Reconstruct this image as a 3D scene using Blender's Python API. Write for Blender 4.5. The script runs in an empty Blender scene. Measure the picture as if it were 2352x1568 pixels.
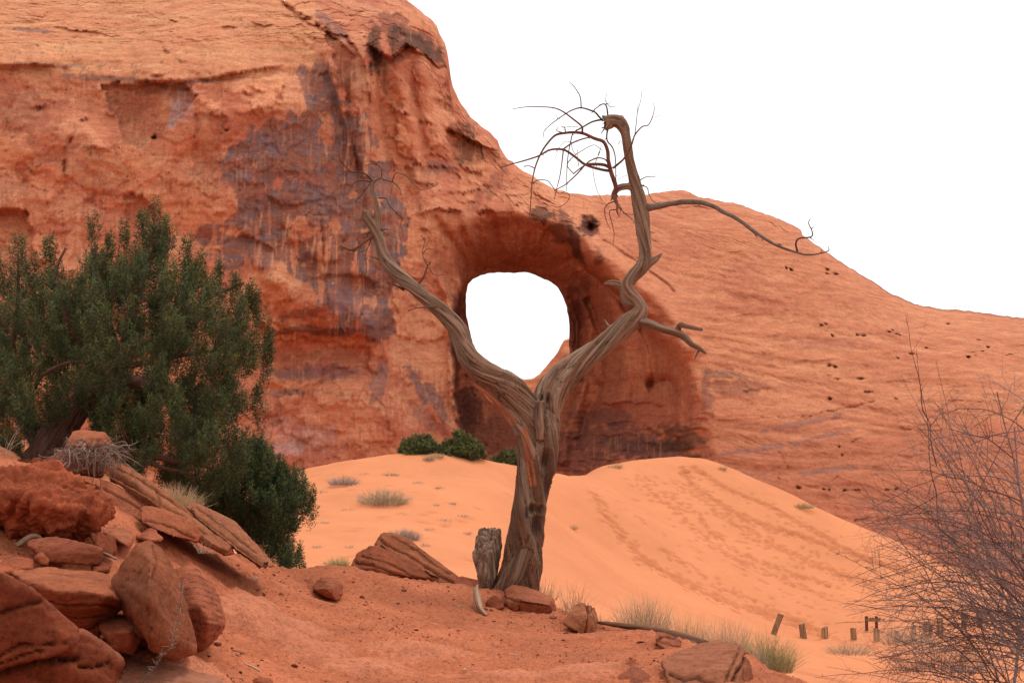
import bpy, bmesh, math, random
import numpy as np
from mathutils import Vector

# ------------------------------------------------------------------ camera, sky, sun, exposure
S = bpy.context.scene
COL = S.collection
F = 3231.0            # focal length in units of the 2352 px wide layout grid
PITCH = math.radians(5.0)
CZ = 1.6
cam_d = bpy.data.cameras.new('camera')
cam = bpy.data.objects.new('camera', cam_d)
COL.objects.link(cam)
cam.location = (0, 0, CZ)
cam.rotation_euler = (math.radians(90) + PITCH, 0, 0)
cam_d.sensor_width = 36.0
cam_d.lens = 36.0 * F / 2352.0
cam_d.clip_start = 0.1
cam_d.clip_end = 5000
S.camera = cam

SUN_EL, SUN_AZ = math.radians(62), math.radians(28)   # azimuth clockwise from +Y
w = bpy.data.worlds.new('World')
S.world = w
w.use_nodes = True
nt = w.node_tree
nt.nodes.clear()
sky = nt.nodes.new('ShaderNodeTexSky')
sky.sky_type = 'NISHITA'
sky.sun_disc = False
sky.sun_elevation = SUN_EL
sky.sun_rotation = SUN_AZ
mixc = nt.nodes.new('ShaderNodeMix'); mixc.data_type = 'RGBA'
mixc.inputs['Factor'].default_value = 0.94             # closed bright cloud cover over the blue sky
mixc.inputs['B'].default_value = (9.4, 9.3, 9.3, 1)
bg = nt.nodes.new('ShaderNodeBackground')
bg.inputs['Strength'].default_value = 0.105
out = nt.nodes.new('ShaderNodeOutputWorld')
nt.links.new(sky.outputs[0], mixc.inputs['A'])
nt.links.new(mixc.outputs['Result'], bg.inputs['Color'])
nt.links.new(bg.outputs[0], out.inputs['Surface'])

sun_d = bpy.data.lights.new('sun', 'SUN')
sun_d.energy = 1.5
sun_d.angle = math.radians(14)
sun_d.color = (1.0, 0.95, 0.88)
sun = bpy.data.objects.new('sun', sun_d)
COL.objects.link(sun)
_d = Vector((math.sin(SUN_AZ) * math.cos(SUN_EL), math.cos(SUN_AZ) * math.cos(SUN_EL), math.sin(SUN_EL)))
sun.rotation_euler = _d.to_track_quat('Z', 'Y').to_euler()
sun.location = (0, 0, 60)

S.view_settings.view_transform = 'Standard'
S.view_settings.look = 'None'
S.view_settings.gamma = 1
S.view_settings.use_curve_mapping = False
S.view_settings.exposure = 0.34
S.render.engine = 'CYCLES'

# ------------------------------------------------------------------ numeric helpers
RNG = np.random.default_rng(11)
random.seed(5)
_c, _s = math.cos(PITCH), math.sin(PITCH)

def raydir(px, py):
    u = (np.asarray(px, float) - 1176) / F
    v = (784 - np.asarray(py, float)) / F
    y = _c - _s * v
    return u / y, (_s + _c * v) / y

def P(px, py, D):
    a, b = raydir(px, py)
    D = np.asarray(D, float)
    return np.stack(np.broadcast_arrays(a * D, D, CZ + b * D), -1)

_perm = RNG.permutation(256)
_perm = np.concatenate([_perm, _perm, _perm]).astype(np.int32)
_g3 = RNG.normal(size=(256, 3)); _g3 /= np.linalg.norm(_g3, axis=1)[:, None]
_an = RNG.random(256) * 2 * math.pi
_g2 = np.stack([np.cos(_an), np.sin(_an)], 1)

def n2(x, y):
    x, y = np.broadcast_arrays(np.asarray(x, float), np.asarray(y, float))
    xi = np.floor(x).astype(np.int64); yi = np.floor(y).astype(np.int64)
    fx = x - xi; fy = y - yi
    u = fx ** 3 * (fx * (fx * 6 - 15) + 10); v = fy ** 3 * (fy * (fy * 6 - 15) + 10)
    r = 0
    for a in (0, 1):
        for b in (0, 1):
            h = _perm[_perm[(xi + a) & 255] + ((yi + b) & 255)]
            g = _g2[h & 255]
            d = g[..., 0] * (fx - a) + g[..., 1] * (fy - b)
            r = r + d * (u if a else 1 - u) * (v if b else 1 - v)
    return r * 1.5

def n3(p):
    i = np.floor(p).astype(np.int64)
    f = p - i
    q = f ** 3 * (f * (f * 6 - 15) + 10)
    r = 0
    for a in (0, 1):
        wx = q[:, 0] if a else 1 - q[:, 0]
        for b in (0, 1):
            wy = q[:, 1] if b else 1 - q[:, 1]
            for c in (0, 1):
                h = _perm[_perm[_perm[(i[:, 0] + a) & 255] + ((i[:, 1] + b) & 255)] + ((i[:, 2] + c) & 255)]
                g = _g3[h & 255]
                d = g[:, 0] * (f[:, 0] - a) + g[:, 1] * (f[:, 1] - b) + g[:, 2] * (f[:, 2] - c)
                r = r + d * wx * wy * (q[:, 2] if c else 1 - q[:, 2])
    return r * 1.5

def fbm2(x, y, o=4, lac=2.1, gain=0.5):
    r = 0; a = 1.0
    for k in range(o):
        r = r + a * n2(x + 17.3 * k, y - 9.1 * k); x = x * lac; y = y * lac; a *= gain
    return r

def fbm3(p, o=4, lac=2.1, gain=0.5):
    r = 0; a = 1.0
    for k in range(o):
        r = r + a * n3(p + 13.7 * k); p = p * lac; a *= gain
    return r

def sst(a, b, x):
    t = np.clip((x - a) / (b - a), 0, 1)
    return t * t * (3 - 2 * t)

class TPS:
    def __init__(self, pts, vals, lam=1e-4):
        self.p = np.asarray(pts, float); n = len(self.p)
        K = self._k(self.p) + lam * np.eye(n)
        Q = np.hstack([np.ones((n, 1)), self.p])
        A = np.zeros((n + 3, n + 3)); A[:n, :n] = K; A[:n, n:] = Q; A[n:, :n] = Q.T
        self.w = np.linalg.solve(A, np.concatenate([np.asarray(vals, float), np.zeros(3)]))
    def _k(self, q):
        r2 = ((q[:, None, :] - self.p[None, :, :]) ** 2).sum(-1) + 1e-12
        return 0.5 * r2 * np.log(r2)
    def __call__(self, q):
        q = np.asarray(q, float); out = np.empty(len(q)); n = len(self.p)
        for i in range(0, len(q), 60000):
            b = q[i:i + 60000]
            out[i:i + 60000] = self._k(b) @ self.w[:n] + self.w[n] + b @ self.w[n + 1:]
        return out

def poly_sd(x, y, poly):
    """signed distance to a closed outline, positive inside"""
    poly = np.asarray(poly, float)
    d2 = np.full(x.shape, 1e18); ins = np.zeros(x.shape, bool)
    for (ax, ay), (bx, by) in zip(poly, np.roll(poly, -1, 0)):
        ex, ey = bx - ax, by - ay
        t = np.clip(((x - ax) * ex + (y - ay) * ey) / (ex * ex + ey * ey + 1e-12), 0, 1)
        d2 = np.minimum(d2, (x - ax - t * ex) ** 2 + (y - ay - t * ey) ** 2)
        c = ((ay > y) != (by > y)) & (x < (bx - ax) * (y - ay) / (by - ay + 1e-12) + ax)
        ins ^= c
    return np.where(ins, 1, -1) * np.sqrt(d2)

def line_d(x, y, pl):
    d2 = np.full(x.shape, 1e18)
    for (ax, ay), (bx, by) in zip(pl[:-1], pl[1:]):
        ex, ey = bx - ax, by - ay
        t = np.clip(((x - ax) * ex + (y - ay) * ey) / (ex * ex + ey * ey + 1e-12), 0, 1)
        d2 = np.minimum(d2, (x - ax - t * ex) ** 2 + (y - ay - t * ey) ** 2)
    return np.sqrt(d2)

def smooth_path(pts, n=6):
    """Catmull-Rom through rows of any width"""
    p = np.asarray(pts, float)
    if len(p) < 3:
        t = np.linspace(0, 1, n + 1)[:, None]
        return p[0] * (1 - t) + p[1] * t
    q = np.vstack([2 * p[0] - p[1], p, 2 * p[-1] - p[-2]])
    o = []
    for i in range(1, len(q) - 2):
        a, b, c, d = q[i - 1:i + 3]
        for t in np.linspace(0, 1, n, endpoint=False):
            o.append(0.5 * ((2 * b) + (c - a) * t + (2 * a - 5 * b + 4 * c - d) * t * t + (3 * b - a - 3 * c + d) * t ** 3))
    o.append(q[-2])
    return np.array(o)

# ------------------------------------------------------------------ mesh helpers
def mkmesh(name, V, faces, smooth=True):
    """faces: list of int arrays, each (n, k)"""
    me = bpy.data.meshes.new(name)
    V = np.asarray(V, np.float32)
    faces = [np.asarray(f, np.int32) for f in faces if len(f)]
    me.vertices.add(len(V)); me.vertices.foreach_set('co', V.ravel())
    li = np.concatenate([f.ravel() for f in faces]) if faces else np.zeros(0, np.int32)
    tot = np.concatenate([np.full(len(f), f.shape[1], np.int32) for f in faces])
    st = np.concatenate([[0], np.cumsum(tot)[:-1]]).astype(np.int32)
    me.loops.add(len(li)); me.loops.foreach_set('vertex_index', li)
    me.polygons.add(len(tot)); me.polygons.foreach_set('loop_start', st)
    try:
        me.polygons.foreach_set('loop_total', tot)
    except Exception:
        pass
    me.update(calc_edges=True)
    if smooth:
        me.polygons.foreach_set('use_smooth', np.ones(len(tot), bool))
    return me

def setcol(me, rgb, name='col'):
    rgb = np.asarray(rgb, np.float32)
    c = np.ones((len(me.vertices), 4), np.float32); c[:, :3] = rgb
    a = me.color_attributes.new(name, 'FLOAT_COLOR', 'POINT')
    a.data.foreach_set('color', c.ravel())

def setvec(me, v, name='grain'):
    a = me.attributes.new(name, 'FLOAT_VECTOR', 'POINT')
    a.data.foreach_set('vector', np.asarray(v, np.float32).ravel())

def link(name, me, mat, parent=None, loc=None):
    o = bpy.data.objects.new(name, me); COL.objects.link(o)
    if mat is not None:
        me.materials.append(mat)
    if loc is not None:
        o.location = loc
    if parent is not None:
        o.parent = parent
    return o

def tag(o, label=None, cat=None, group=None, kind=None):
    for k, v in (('label', label), ('category', cat), ('group', group), ('kind', kind)):
        if v: o[k] = v
    return o

def empty(name, loc, label, cat, group=None):
    o = bpy.data.objects.new(name, None); COL.objects.link(o); o.location = loc
    o.empty_display_size = 0.2
    return tag(o, label, cat, group)

def grid_faces(nr, nc):
    i = np.arange(nr * nc).reshape(nr, nc)
    return np.stack([i[:-1, :-1], i[:-1, 1:], i[1:, 1:], i[1:, :-1]], -1).reshape(-1, 4)

def tubes(paths, sides=5, cap=True):
    """paths: list of (n,4) rows x,y,z,r -> V, [quads, tris]"""
    Vs, Q, T, off = [], [], [], 0
    ang = np.arange(sides) / sides * 2 * math.pi
    for p in paths:
        p = np.asarray(p, float); n = len(p)
        t = np.gradient(p[:, :3], axis=0); t /= np.linalg.norm(t, axis=1)[:, None] + 1e-9
        ref = np.array([0.31, 0.92, 0.2]); 
        a = np.cross(t, ref); a /= np.linalg.norm(a, axis=1)[:, None] + 1e-9
        b = np.cross(t, a)
        ring = p[:, None, :3] + p[:, None, 3:4] * (np.cos(ang)[None, :, None] * a[:, None] + np.sin(ang)[None, :, None] * b[:, None])
        Vs.append(ring.reshape(-1, 3))
        i = off + np.arange(n * sides).reshape(n, sides)
        j = np.roll(i, -1, 1)
        Q.append(np.stack([i[:-1], j[:-1], j[1:], i[1:]], -1).reshape(-1, 4))
        off += n * sides
        if cap:
            for row, fl in ((0, 1), (n - 1, 0)):
                c = p[row, :3]; Vs.append(c[None]); ii = i[row]; jj = j[row]
                tri = np.stack([np.full(sides, off), jj if fl else ii, ii if fl else jj], -1)
                T.append(tri); off += 1
    return np.vstack(Vs), [np.vstack(Q)] + ([np.vstack(T)] if T else [])

def join_geo(geos):
    Vs, fs, off = [], [], 0
    for V, fl in geos:
        Vs.append(V); fs += [np.asarray(f) + off for f in fl]; off += len(V)
    byk = {}
    for f in fs: byk.setdefault(f.shape[1], []).append(f)
    return np.vstack(Vs), [np.vstack(v) for v in byk.values()]

def remesh(V, faces, vox):
    me = mkmesh('tmp', V, faces, False)
    o = bpy.data.objects.new('tmp', me); COL.objects.link(o)
    m = o.modifiers.new('r', 'REMESH'); m.mode = 'VOXEL'; m.voxel_size = vox
    dg = bpy.context.evaluated_depsgraph_get()
    ev = o.evaluated_get(dg); m2 = ev.to_mesh()
    n = len(m2.vertices); co = np.empty(n * 3, np.float32); m2.vertices.foreach_get('co', co)
    nl = len(m2.loops); li = np.empty(nl, np.int32); m2.loops.foreach_get('vertex_index', li)
    assert nl == 4 * len(m2.polygons)
    ev.to_mesh_clear()
    bpy.data.objects.remove(o); bpy.data.meshes.remove(me)
    return co.reshape(-1, 3).astype(float), li.reshape(-1, 4)

def vnormals(V, Q):
    n = np.zeros_like(V)
    fn = np.cross(V[Q[:, 2]] - V[Q[:, 0]], V[Q[:, 3]] - V[Q[:, 1]])
    for k in range(4): np.add.at(n, Q[:, k], fn)
    return n / (np.linalg.norm(n, axis=1)[:, None] + 1e-12)

def relax(V, Q, it, f=0.5):
    for _ in range(it):
        acc = np.zeros_like(V); cnt = np.zeros(len(V))
        for k in range(4):
            a, b = Q[:, k], Q[:, (k + 1) % 4]
            for d in range(3):
                acc[:, d] += np.bincount(a, V[b, d], len(V)) + np.bincount(b, V[a, d], len(V))
            cnt += np.bincount(a, minlength=len(V)) + np.bincount(b, minlength=len(V))
        V = V * (1 - f) + f * acc / cnt[:, None]
    return V

# ------------------------------------------------------------------ materials
class NT:
    def __init__(self, name, rough=0.9, spec=0.15):
        self.m = bpy.data.materials.new(name); self.m.use_nodes = True
        self.t = self.m.node_tree
        self.b = self.t.nodes['Principled BSDF']
        self.b.inputs['Roughness'].default_value = rough
        self.b.inputs['Specular IOR Level'].default_value = spec
    def n(self, ty, **kw):
        x = self.t.nodes.new(ty)
        for k, v in kw.items():
            if k in x.inputs: x.inputs[k].default_value = v
            else: setattr(x, k, v)
        return x
    def l(self, a, b): self.t.links.new(a, b)
    def noise(self, vec, scale, detail=4, rough=0.55):
        x = self.n('ShaderNodeTexNoise', Scale=scale, Detail=detail, Roughness=rough)
        if vec is not None: self.l(vec, x.inputs['Vector'])
        return x.outputs['Fac']
    def mapped(self, src, scale, rot=(0, 0, 0)):
        m = self.n('ShaderNodeMapping'); m.inputs['Scale'].default_value = scale; m.inputs['Rotation'].default_value = rot
        self.l(src, m.inputs['Vector']); return m.outputs[0]
    def ramp(self, fac, stops):
        r = self.n('ShaderNodeValToRGB'); e = r.color_ramp.elements
        while len(e) < len(stops): e.new(0.5)
        for k, (p, c) in enumerate(stops):
            e[k].position = p; e[k].color = (*c, 1) if len(c) == 3 else c
        self.l(fac, r.inputs[0]); return r.outputs[0]
    def mix(self, fac, a, b, mode='MIX'):
        x = self.n('ShaderNodeMix', data_type='RGBA', blend_type=mode)
        for s, v in (('Factor', fac), ('A', a), ('B', b)):
            if hasattr(v, 'is_linked') or hasattr(v, 'links'): self.l(v, x.inputs[s])
            elif s == 'Factor': x.inputs[s].default_value = v
            else: x.inputs[s].default_value = (*v, 1)
        return x.outputs['Result']
    def bump(self, h, strength, dist):
        x = self.n('ShaderNodeBump', Strength=strength, Distance=dist)
        self.l(h, x.inputs['Height'])
        return x
    def coord(self): return self.n('ShaderNodeTexCoord').outputs['Object']
    def attr(self, name):
        a = self.n('ShaderNodeAttribute'); a.attribute_name = name; return a
    def base(self, c): self.l(c, self.b.inputs['Base Color'])
    def normal(self, bumps):
        prev = None
        for h, s, d in bumps:
            x = self.bump(h, s, d)
            if prev is not None: self.l(prev, x.inputs['Normal'])
            prev = x.outputs[0]
        self.l(prev, self.b.inputs['Normal'])

def m_rock(name, sc=1.0, grain=0.5, bedvec=(0.5, 0.5, 3.0)):
    k = NT(name, 0.92, 0.12)
    co = k.coord(); a = k.attr('col').outputs['Color']
    n1 = k.noise(co, 9 * sc, 6, 0.65)
    n2_ = k.noise(co, 60 * sc, 4, 0.7)
    bd = k.noise(k.mapped(co, bedvec), 5 * sc, 5, 0.6)
    n4 = k.noise(co, 26 * sc, 6, 0.75)
    c = k.mix(1.0, a, k.ramp(n1, [(0.25, (0.68, 0.64, 0.62)), (0.5, (1, 1, 1)), (0.75, (1.28, 1.25, 1.2))]), 'MULTIPLY')
    c = k.mix(grain, c, k.ramp(n2_, [(0.3, (0.72, 0.68, 0.66)), (0.55, (1, 1, 1)), (0.8, (1.25, 1.25, 1.25))]), 'MULTIPLY')
    c = k.mix(0.6, c, k.ramp(bd, [(0.3, (0.78, 0.72, 0.7)), (0.6, (1.1, 1.08, 1.05))]), 'MULTIPLY')
    c = k.mix(0.75, c, k.ramp(n4, [(0.34, (0.5, 0.44, 0.42)), (0.46, (1, 1, 1)), (0.68, (1.2, 1.2, 1.18))]), 'MULTIPLY')
    k.base(c)
    k.normal([(n4, 0.7, 0.02 / sc), (bd, 0.45, 0.03 / sc), (n1, 0.5, 0.03 / sc), (n2_, 0.5, 0.008 / sc)])
    return k.m

def m_attr(name, rough=0.85, spec=0.2, transl=0.0, nscale=None, namt=0.4):
    k = NT(name, rough, spec)
    a = k.attr('col').outputs['Color']
    if nscale:
        nz = k.noise(k.coord(), nscale, 4)
        a = k.mix(namt, a, k.ramp(nz, [(0.3, (0.55, 0.55, 0.55)), (0.7, (1.4, 1.4, 1.4))]), 'MULTIPLY')
    k.base(a)
    return k.m

def m_wood(name, mul=(1, 1, 1)):
    k = NT(name, 0.8, 0.2)
    a = k.attr('col').outputs['Color']
    g = k.attr('grain').outputs['Vector']
    n1 = k.noise(k.mapped(g, (1, 1, 0.05)), 30, 5, 0.6)
    n2_ = k.noise(k.mapped(g, (1, 1, 0.03)), 110, 3, 0.6)
    c = k.mix(1.0, a, k.ramp(n1, [(0.3, (0.5, 0.45, 0.42)), (0.5, (1, 1, 1)), (0.72, (1.35, 1.35, 1.35))]), 'MULTIPLY')
    c = k.mix(0.7, c, k.ramp(n2_, [(0.32, (0.5, 0.46, 0.44)), (0.5, (1, 1, 1)), (0.7, (1.2, 1.2, 1.2))]), 'MULTIPLY')
    c = k.mix(1.0, c, mul, 'MULTIPLY')
    k.base(c)
    k.normal([(n1, 0.6, 0.015), (n2_, 0.5, 0.005)])
    return k.m

# ------------------------------------------------------------------ the cliff with the round arch
SKY = np.array([(-900, -420), (0, -450), (500, -300), (800, -110), (900, -25), (935, 0), (960, 20), (985, 40), (1003, 58), (1010, 78),
    (1022, 100), (1027, 120), (1031, 141), (1034, 172), (1040, 200), (1058, 237), (1082, 270), (1106, 290), (1128, 307), (1143, 322), (1149, 340),
    (1160, 358), (1178, 376), (1205, 394), (1240, 415), (1270, 432), (1310, 444), (1360, 449), (1420, 449), (1480, 448), (1512, 443),
    (1530, 439), (1558, 437), (1585, 441), (1592, 447), (1602, 453), (1640, 459), (1700, 471), (1750, 490), (1800, 510), (1830, 524), (1839, 532), (1842, 543),
    (1880, 570), (1930, 605), (2000, 650), (2050, 681), (2100, 704), (2150, 714), (2220, 720), (2290, 730), (2352, 738), (2700, 800), (3500, 960)], float)

def build_cliff():
    px = np.concatenate([np.arange(-900, 0, 15.0), np.arange(0, 560, 3.4), np.arange(560, 1720, 2.7), np.arange(1720, 2360, 3.3), np.arange(2360, 3500, 20.0)])
    nc = len(px); nr = 410
    top = np.interp(px, SKY[:, 0], SKY[:, 1])
    top = top + np.where(px > 0, 2.2, 0) * n2(px / 19.0, px * 0 + 3.3) + np.where(px > 0, 1.0, 0) * n2(px / 6.0, px * 0 + 8.3)
    # rows: dense where seen, coarse above the frame
    vis = np.interp(px, [0, 1650, 1850, 3500], [1230, 1230, 1440, 1600])
    X = np.tile(px, (nr, 1)); Y = np.empty((nr, nc))
    na = 24; nu = 130
    tm = np.maximum(top, -10)
    pu = np.arange(-900, 3500, 10.0); su = np.maximum(np.interp(pu, SKY[:, 0], SKY[:, 1]), -10)
    ker = np.exp(-0.5 * (np.arange(-30, 31) * 10 / 75.0) ** 2); ker /= ker.sum()
    sm_ = np.convolve(np.pad(su, 30, mode='edge'), ker, 'valid')
    low = np.interp(px, pu, sm_) + 110
    mid = tm + 12
    n1 = nr - na - nu
    Y[:n1] = vis + (low - vis) * np.linspace(0, 1, n1)[:, None]
    Y[n1 - 1:nr - na] = low + (mid - low) * np.linspace(0, 1, nu + 1)[:, None]
    Y[nr - na - 1:] = mid + (top - mid) * np.linspace(0, 1, na + 1)[:, None]
    x = X.ravel(); y = Y.ravel()
    # broad form (column, row, depth in metres)
    B = [(-900, 600, 72), (-900, 1200, 70), (-900, -300, 110), (0, 1200, 83), (0, 900, 86), (0, 700, 88), (0, 400, 90.5), (0, 190, 92), (0, 120, 94.5), (0, 0, 102), (0, -400, 132),
         (400, 1200, 88), (400, 900, 90.5), (400, 700, 92), (400, 400, 94), (400, 200, 95), (400, 100, 99), (400, 0, 106), (400, -300, 130),
         (650, 1200, 93), (700, 900, 96), (700, 600, 97.5), (700, 300, 98.7), (700, 160, 100.5), (700, 60, 104), (740, -10, 110), (740, -120, 122),
         (850, 1100, 95.5), (870, 900, 97), (870, 600, 99), (860, 400, 101), (860, 250, 102.5), (855, 110, 103.5), (880, 20, 109), (900, -20, 115),
         (930, 560, 101), (930, 760, 100.5), (960, 900, 99.5), (950, 1000, 98), (950, 1150, 95), (950, 300, 104.5), (960, 160, 106), (950, 60, 108), (1000, 90, 112), (1025, 160, 112),
         (1020, 300, 108), (1100, 330, 112), (1150, 380, 113), (1080, 420, 108.5), (1150, 470, 107), (1230, 480, 108.5), (1060, 480, 105.2), (1000, 430, 104), (1010, 560, 103.8), (1040, 620, 106), (970, 600, 102.2), (1020, 760, 102.5), (1020, 1000, 100),
         (1240, 440, 112), (1310, 470, 111), (1400, 470, 113), (1500, 465, 114), (1590, 470, 116), (1380, 540, 107), (1450, 600, 104.5), (1560, 700, 102), (1620, 850, 98), (1650, 1000, 94.5), (1650, 1150, 91),
         (1560, 560, 109), (1700, 520, 113), (1800, 560, 113), (1800, 700, 106), (1800, 850, 100), (1800, 1050, 93), (1900, 620, 113), (2000, 680, 112), (2000, 780, 105), (2000, 950, 97), (2000, 1150, 89),
         (2150, 740, 112), (2200, 800, 105), (2200, 950, 96), (2200, 1150, 86), (2352, 760, 110), (2352, 850, 101), (2352, 1050, 89), (2352, 1250, 81), (2900, 850, 100), (2900, 1200, 76), (3500, 1000, 85), (3500, 1250, 66)]
    B = np.array(B, float)
    base = TPS(B[:, :2] / 1000, B[:, 2], 2e-4)(np.stack([x, y], 1) / 1000)
    # the alcove round the hole has its own, deeper form
    A = [(960, 500, 103.5), (1100, 500, 106.8), (1030, 590, 105.5), (1060, 630, 109.5), (1100, 560, 110), (1100, 612, 115), (1180, 540, 110.5), (1180, 590, 113.5), (1180, 622, 117), (1260, 540, 109.5), (1260, 590, 112.5), (1270, 640, 117),
         (1340, 570, 108.5), (1340, 630, 113), (1310, 700, 117.5), (1400, 600, 106.5), (1400, 680, 111), (1360, 740, 115), (1470, 660, 105), (1420, 760, 111), (1320, 800, 116.5), (1500, 750, 105.5), (1400, 850, 111.5), (1330, 880, 115.5), (1540, 800, 103.6),
         (1460, 900, 108.5), (1340, 960, 113.5), (1520, 900, 105.2), (1580, 880, 100.6), (1600, 960, 98.2), (1540, 980, 102.2), (1450, 1040, 106), (1330, 1060, 109), (1240, 960, 114.5), (1200, 900, 116), (1120, 900, 116), (1090, 960, 113.5), (1060, 900, 116), (1060, 780, 116), (1070, 700, 116.5),
         (1080, 1050, 109), (1200, 1060, 109.5), (1600, 1060, 96), (1300, 1150, 106), (1100, 1150, 106), (1600, 1150, 93.3)]
    A = np.array(A, float)
    AP = [(1066, 1240), (1072, 1010), (1052, 950), (1042, 905), (1045, 880), (1040, 790), (1040, 720), (1052, 680), (1062, 655), (1056, 634), (1046, 606), (1040, 575), (1052, 540), (1085, 512), (1130, 500), (1190, 494), (1240, 498), (1285, 520), (1312, 560), (1360, 612), (1412, 652), (1462, 706),
          (1508, 762), (1556, 806), (1588, 856), (1618, 930), (1630, 1000), (1640, 1240)]
    nzp = 7 * fbm2(x / 60, y / 60, 3) + 3 * n2(x / 15, y / 15)
    sda = poly_sd(x, y, AP) + nzp * 0.6
    alc = TPS(A[:, :2] / 1000, A[:, 2], 2e-4)(np.stack([x, y], 1) / 1000)
    wid = 4.0 + 14 * sst(1300, 1400, x) + 14 * sst(1480, 1560, x) + 9 * sst(1060, 1100, x) * sst(1400, 1300, x) + 12 * sst(640, 560, y)
    ma = sst(-wid, wid, sda)
    D = base * (1 - ma) + np.maximum(alc, base - 0.3) * ma
    # world position used for the textures of the form
    p0 = P(x, y, D); wx, wz = p0[:, 0] + 0.35 * (D - 100), p0[:, 2]
    right = sst(1380, 1560, x) * (1 - ma)           # slickrock dome
    # exfoliation plates
    wa = fbm2(wx / 5, wz / 5, 3)
    s = 3.1 * fbm2(wx / 6.5 + 0.5 * wa, wz / 5.0 - 0.4 * wa + 3, 3)
    fr = s - np.floor(s)
    plate = (np.floor(s) + sst(0.94, 1.0, fr)) * 0.17
    s2 = 2.6 * fbm2(wx / 1.7 + 0.3 * wa + 40, wz / 1.2, 3)
    fr2 = s2 - np.floor(s2)
    plate2 = (np.floor(s2) + sst(0.86, 1.0, fr2)) * 0.05
    left = 1 - sst(1300, 1500, x)
    upper = sst(185, 120, y) * sst(760, 560, x)
    D += plate * left * (1 - 0.75 * upper) * (0.55 + 0.45 * ma) + plate2 * (0.8 + 0.3 * left)
    pw = fbm2(wx / 4 + 60, wz / 3, 3)
    pf = fbm2(wx / 6.0 + 0.45 * pw + 90, wz / 3.8 + 0.45 * pw, 4)
    pA = sst(0.05, 0.085, pf); pf2 = fbm2(wx / 3.0 + 0.3 * pw + 130, wz / 2.6 - 0.4 * pw, 4); pB = sst(0.16, 0.20, pf2)
    D += (0.16 * pA - 0.10 * pB) * left * (1 - 0.6 * upper)
    # cross-bedded strata
    tb = wz - 0.10 * wx * (1 - right) + 0.13 * (wx - 14) * right + 0.9 * fbm2(wx / 14, wz / 9, 2)
    setn = n2(wx / 30, tb / 2.6)
    tb2 = tb + 0.35 * wx * (setn > 0.15) - 0.2 * wx * (setn < -0.25)
    st1 = n2(wx / 9.0, tb * 1.6); st2 = n2(wx / 4.0 + 7, tb2 * 4.2); st3 = n2(wx / 2.5 + 7, tb2 * 9.0)
    stam = 0.42 + 0.5 * right + 0.5 * upper - 0.3 * ma
    D += stam * (0.20 * st1 + 0.11 * np.abs(st2) * (1 - 0.45 * right) + 0.055 * st3 * (0.5 + 0.5 * sst(-.2, .3, setn)))
    D += 0.75 * fbm2(wx / 9, wz / 9 + 20, 2) * (1 - 0.4 * right) + 0.05 * fbm2(wx / 1.6, wz / 1.6 + 9, 3) + 0.018 * n2(wx / 0.3, wz / 0.3)
    # ledges: rock above the line stands proud of what is below
    def ledge(pl, h, L, sharp=3.0):
        nonlocal D
        pl = np.array(pl, float)
        sel = (x > pl[0, 0] - 5) & (x < pl[-1, 0] + 5) & (y > pl[:, 1].min() - 5 * L - 20) & (y < pl[:, 1].max() + 2.5 * L + 20)
        xs, ys = x[sel], y[sel]
        yl = np.interp(xs, pl[:, 0], pl[:, 1]) + 5 * n2(xs / 34, xs * 0 + h) + 3 * n2(xs / 9, xs * 0 + h) + 1.5 * n2(xs / 3.5, xs * 0 + h)
        d = yl - ys
        fl_ = min(30, 0.3 * (pl[-1, 0] - pl[0, 0])); e = sst(0, fl_, xs - pl[0, 0]) * sst(0, fl_, pl[-1, 0] - xs)
        e = e * np.clip(0.55 + 1.1 * n2(xs / 70 + h * 9, xs * 0 + yl.mean() / 37) + 0.35 * n2(xs / 17, xs * 0 + yl.mean() / 11), 0.05, 1.25)
        D[sel] -= h * e * sst(-sharp, sharp, d) * np.exp(-np.maximum(d, 0) / L)
        D[sel] += 0.25 * h * e * np.exp(-np.maximum(-d, 0) / (L * 0.35)) * (d < 0)
    ledge([(-60, 150), (100, 150), (190, 160), (240, 175), (300, 185), (380, 188), (470, 183), (560, 165), (660, 150)], 1.0, 60)
    ledge([(0, 30), (120, 62), (260, 80), (400, 100), (520, 108)], 0.45, 25)
    ledge([(580, 730), (640, 765), (700, 770), (760, 768), (830, 775), (890, 790)], 1.5, 60)
    ledge([(590, 700), (680, 685), (745, 650), (790, 648)], 0.7, 22)
    ledge([(840, 95), (870, 122), (900, 132), (935, 106), (980, 128), (1005, 150), (1034, 150)], 1.9, 50)
    ledge([(930, 60), (970, 66), (1010, 92)], 0.8, 30)
    ledge([(1015, 292), (1075, 318), (1120, 338), (1152, 346)], 1.7, 36)
    ledge([(1040, 372), (1090, 397), (1135, 390)], 0.5, 22)
    ledge([(945, 490), (1010, 482), (1100, 487), (1190, 487), (1245, 500)], 0.8, 24)
    ledge([(960, 455), (1080, 440), (1180, 400)], 0.35, 14)
    ledge([(950, 470), (1100, 462), (1215, 440)], 0.35, 14)
    ledge([(1490, 478), (1560, 474), (1650, 480)], 0.5, 12)
    ledge([(1640, 474), (1760, 505), (1840, 543)], 0.5, 12)
    ledge([(600, 436), (615, 446), (650, 468), (684, 470), (725, 461), (780, 452)], 0.6, 14)
    ledge([(550, 530), (567, 542), (598, 556), (622, 566), (640, 588)], 0.9, 24)
    ledge([(300, 468), (322, 452), (345, 470)], 0.5, 20)
    ledge([(-40, 484), (20, 484), (52, 482), (66, 510), (78, 535)], 0.9, 40)
    ledge([(1480, 885), (1500, 872), (1530, 868), (1552, 885)], 1.2, 12)
    ledge([(1310, 930), (1450, 925), (1560, 930)], 0.6, 25)
    ledge([(1280, 1005), (1400, 1000), (1640, 985)], 0.6, 18)
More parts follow.
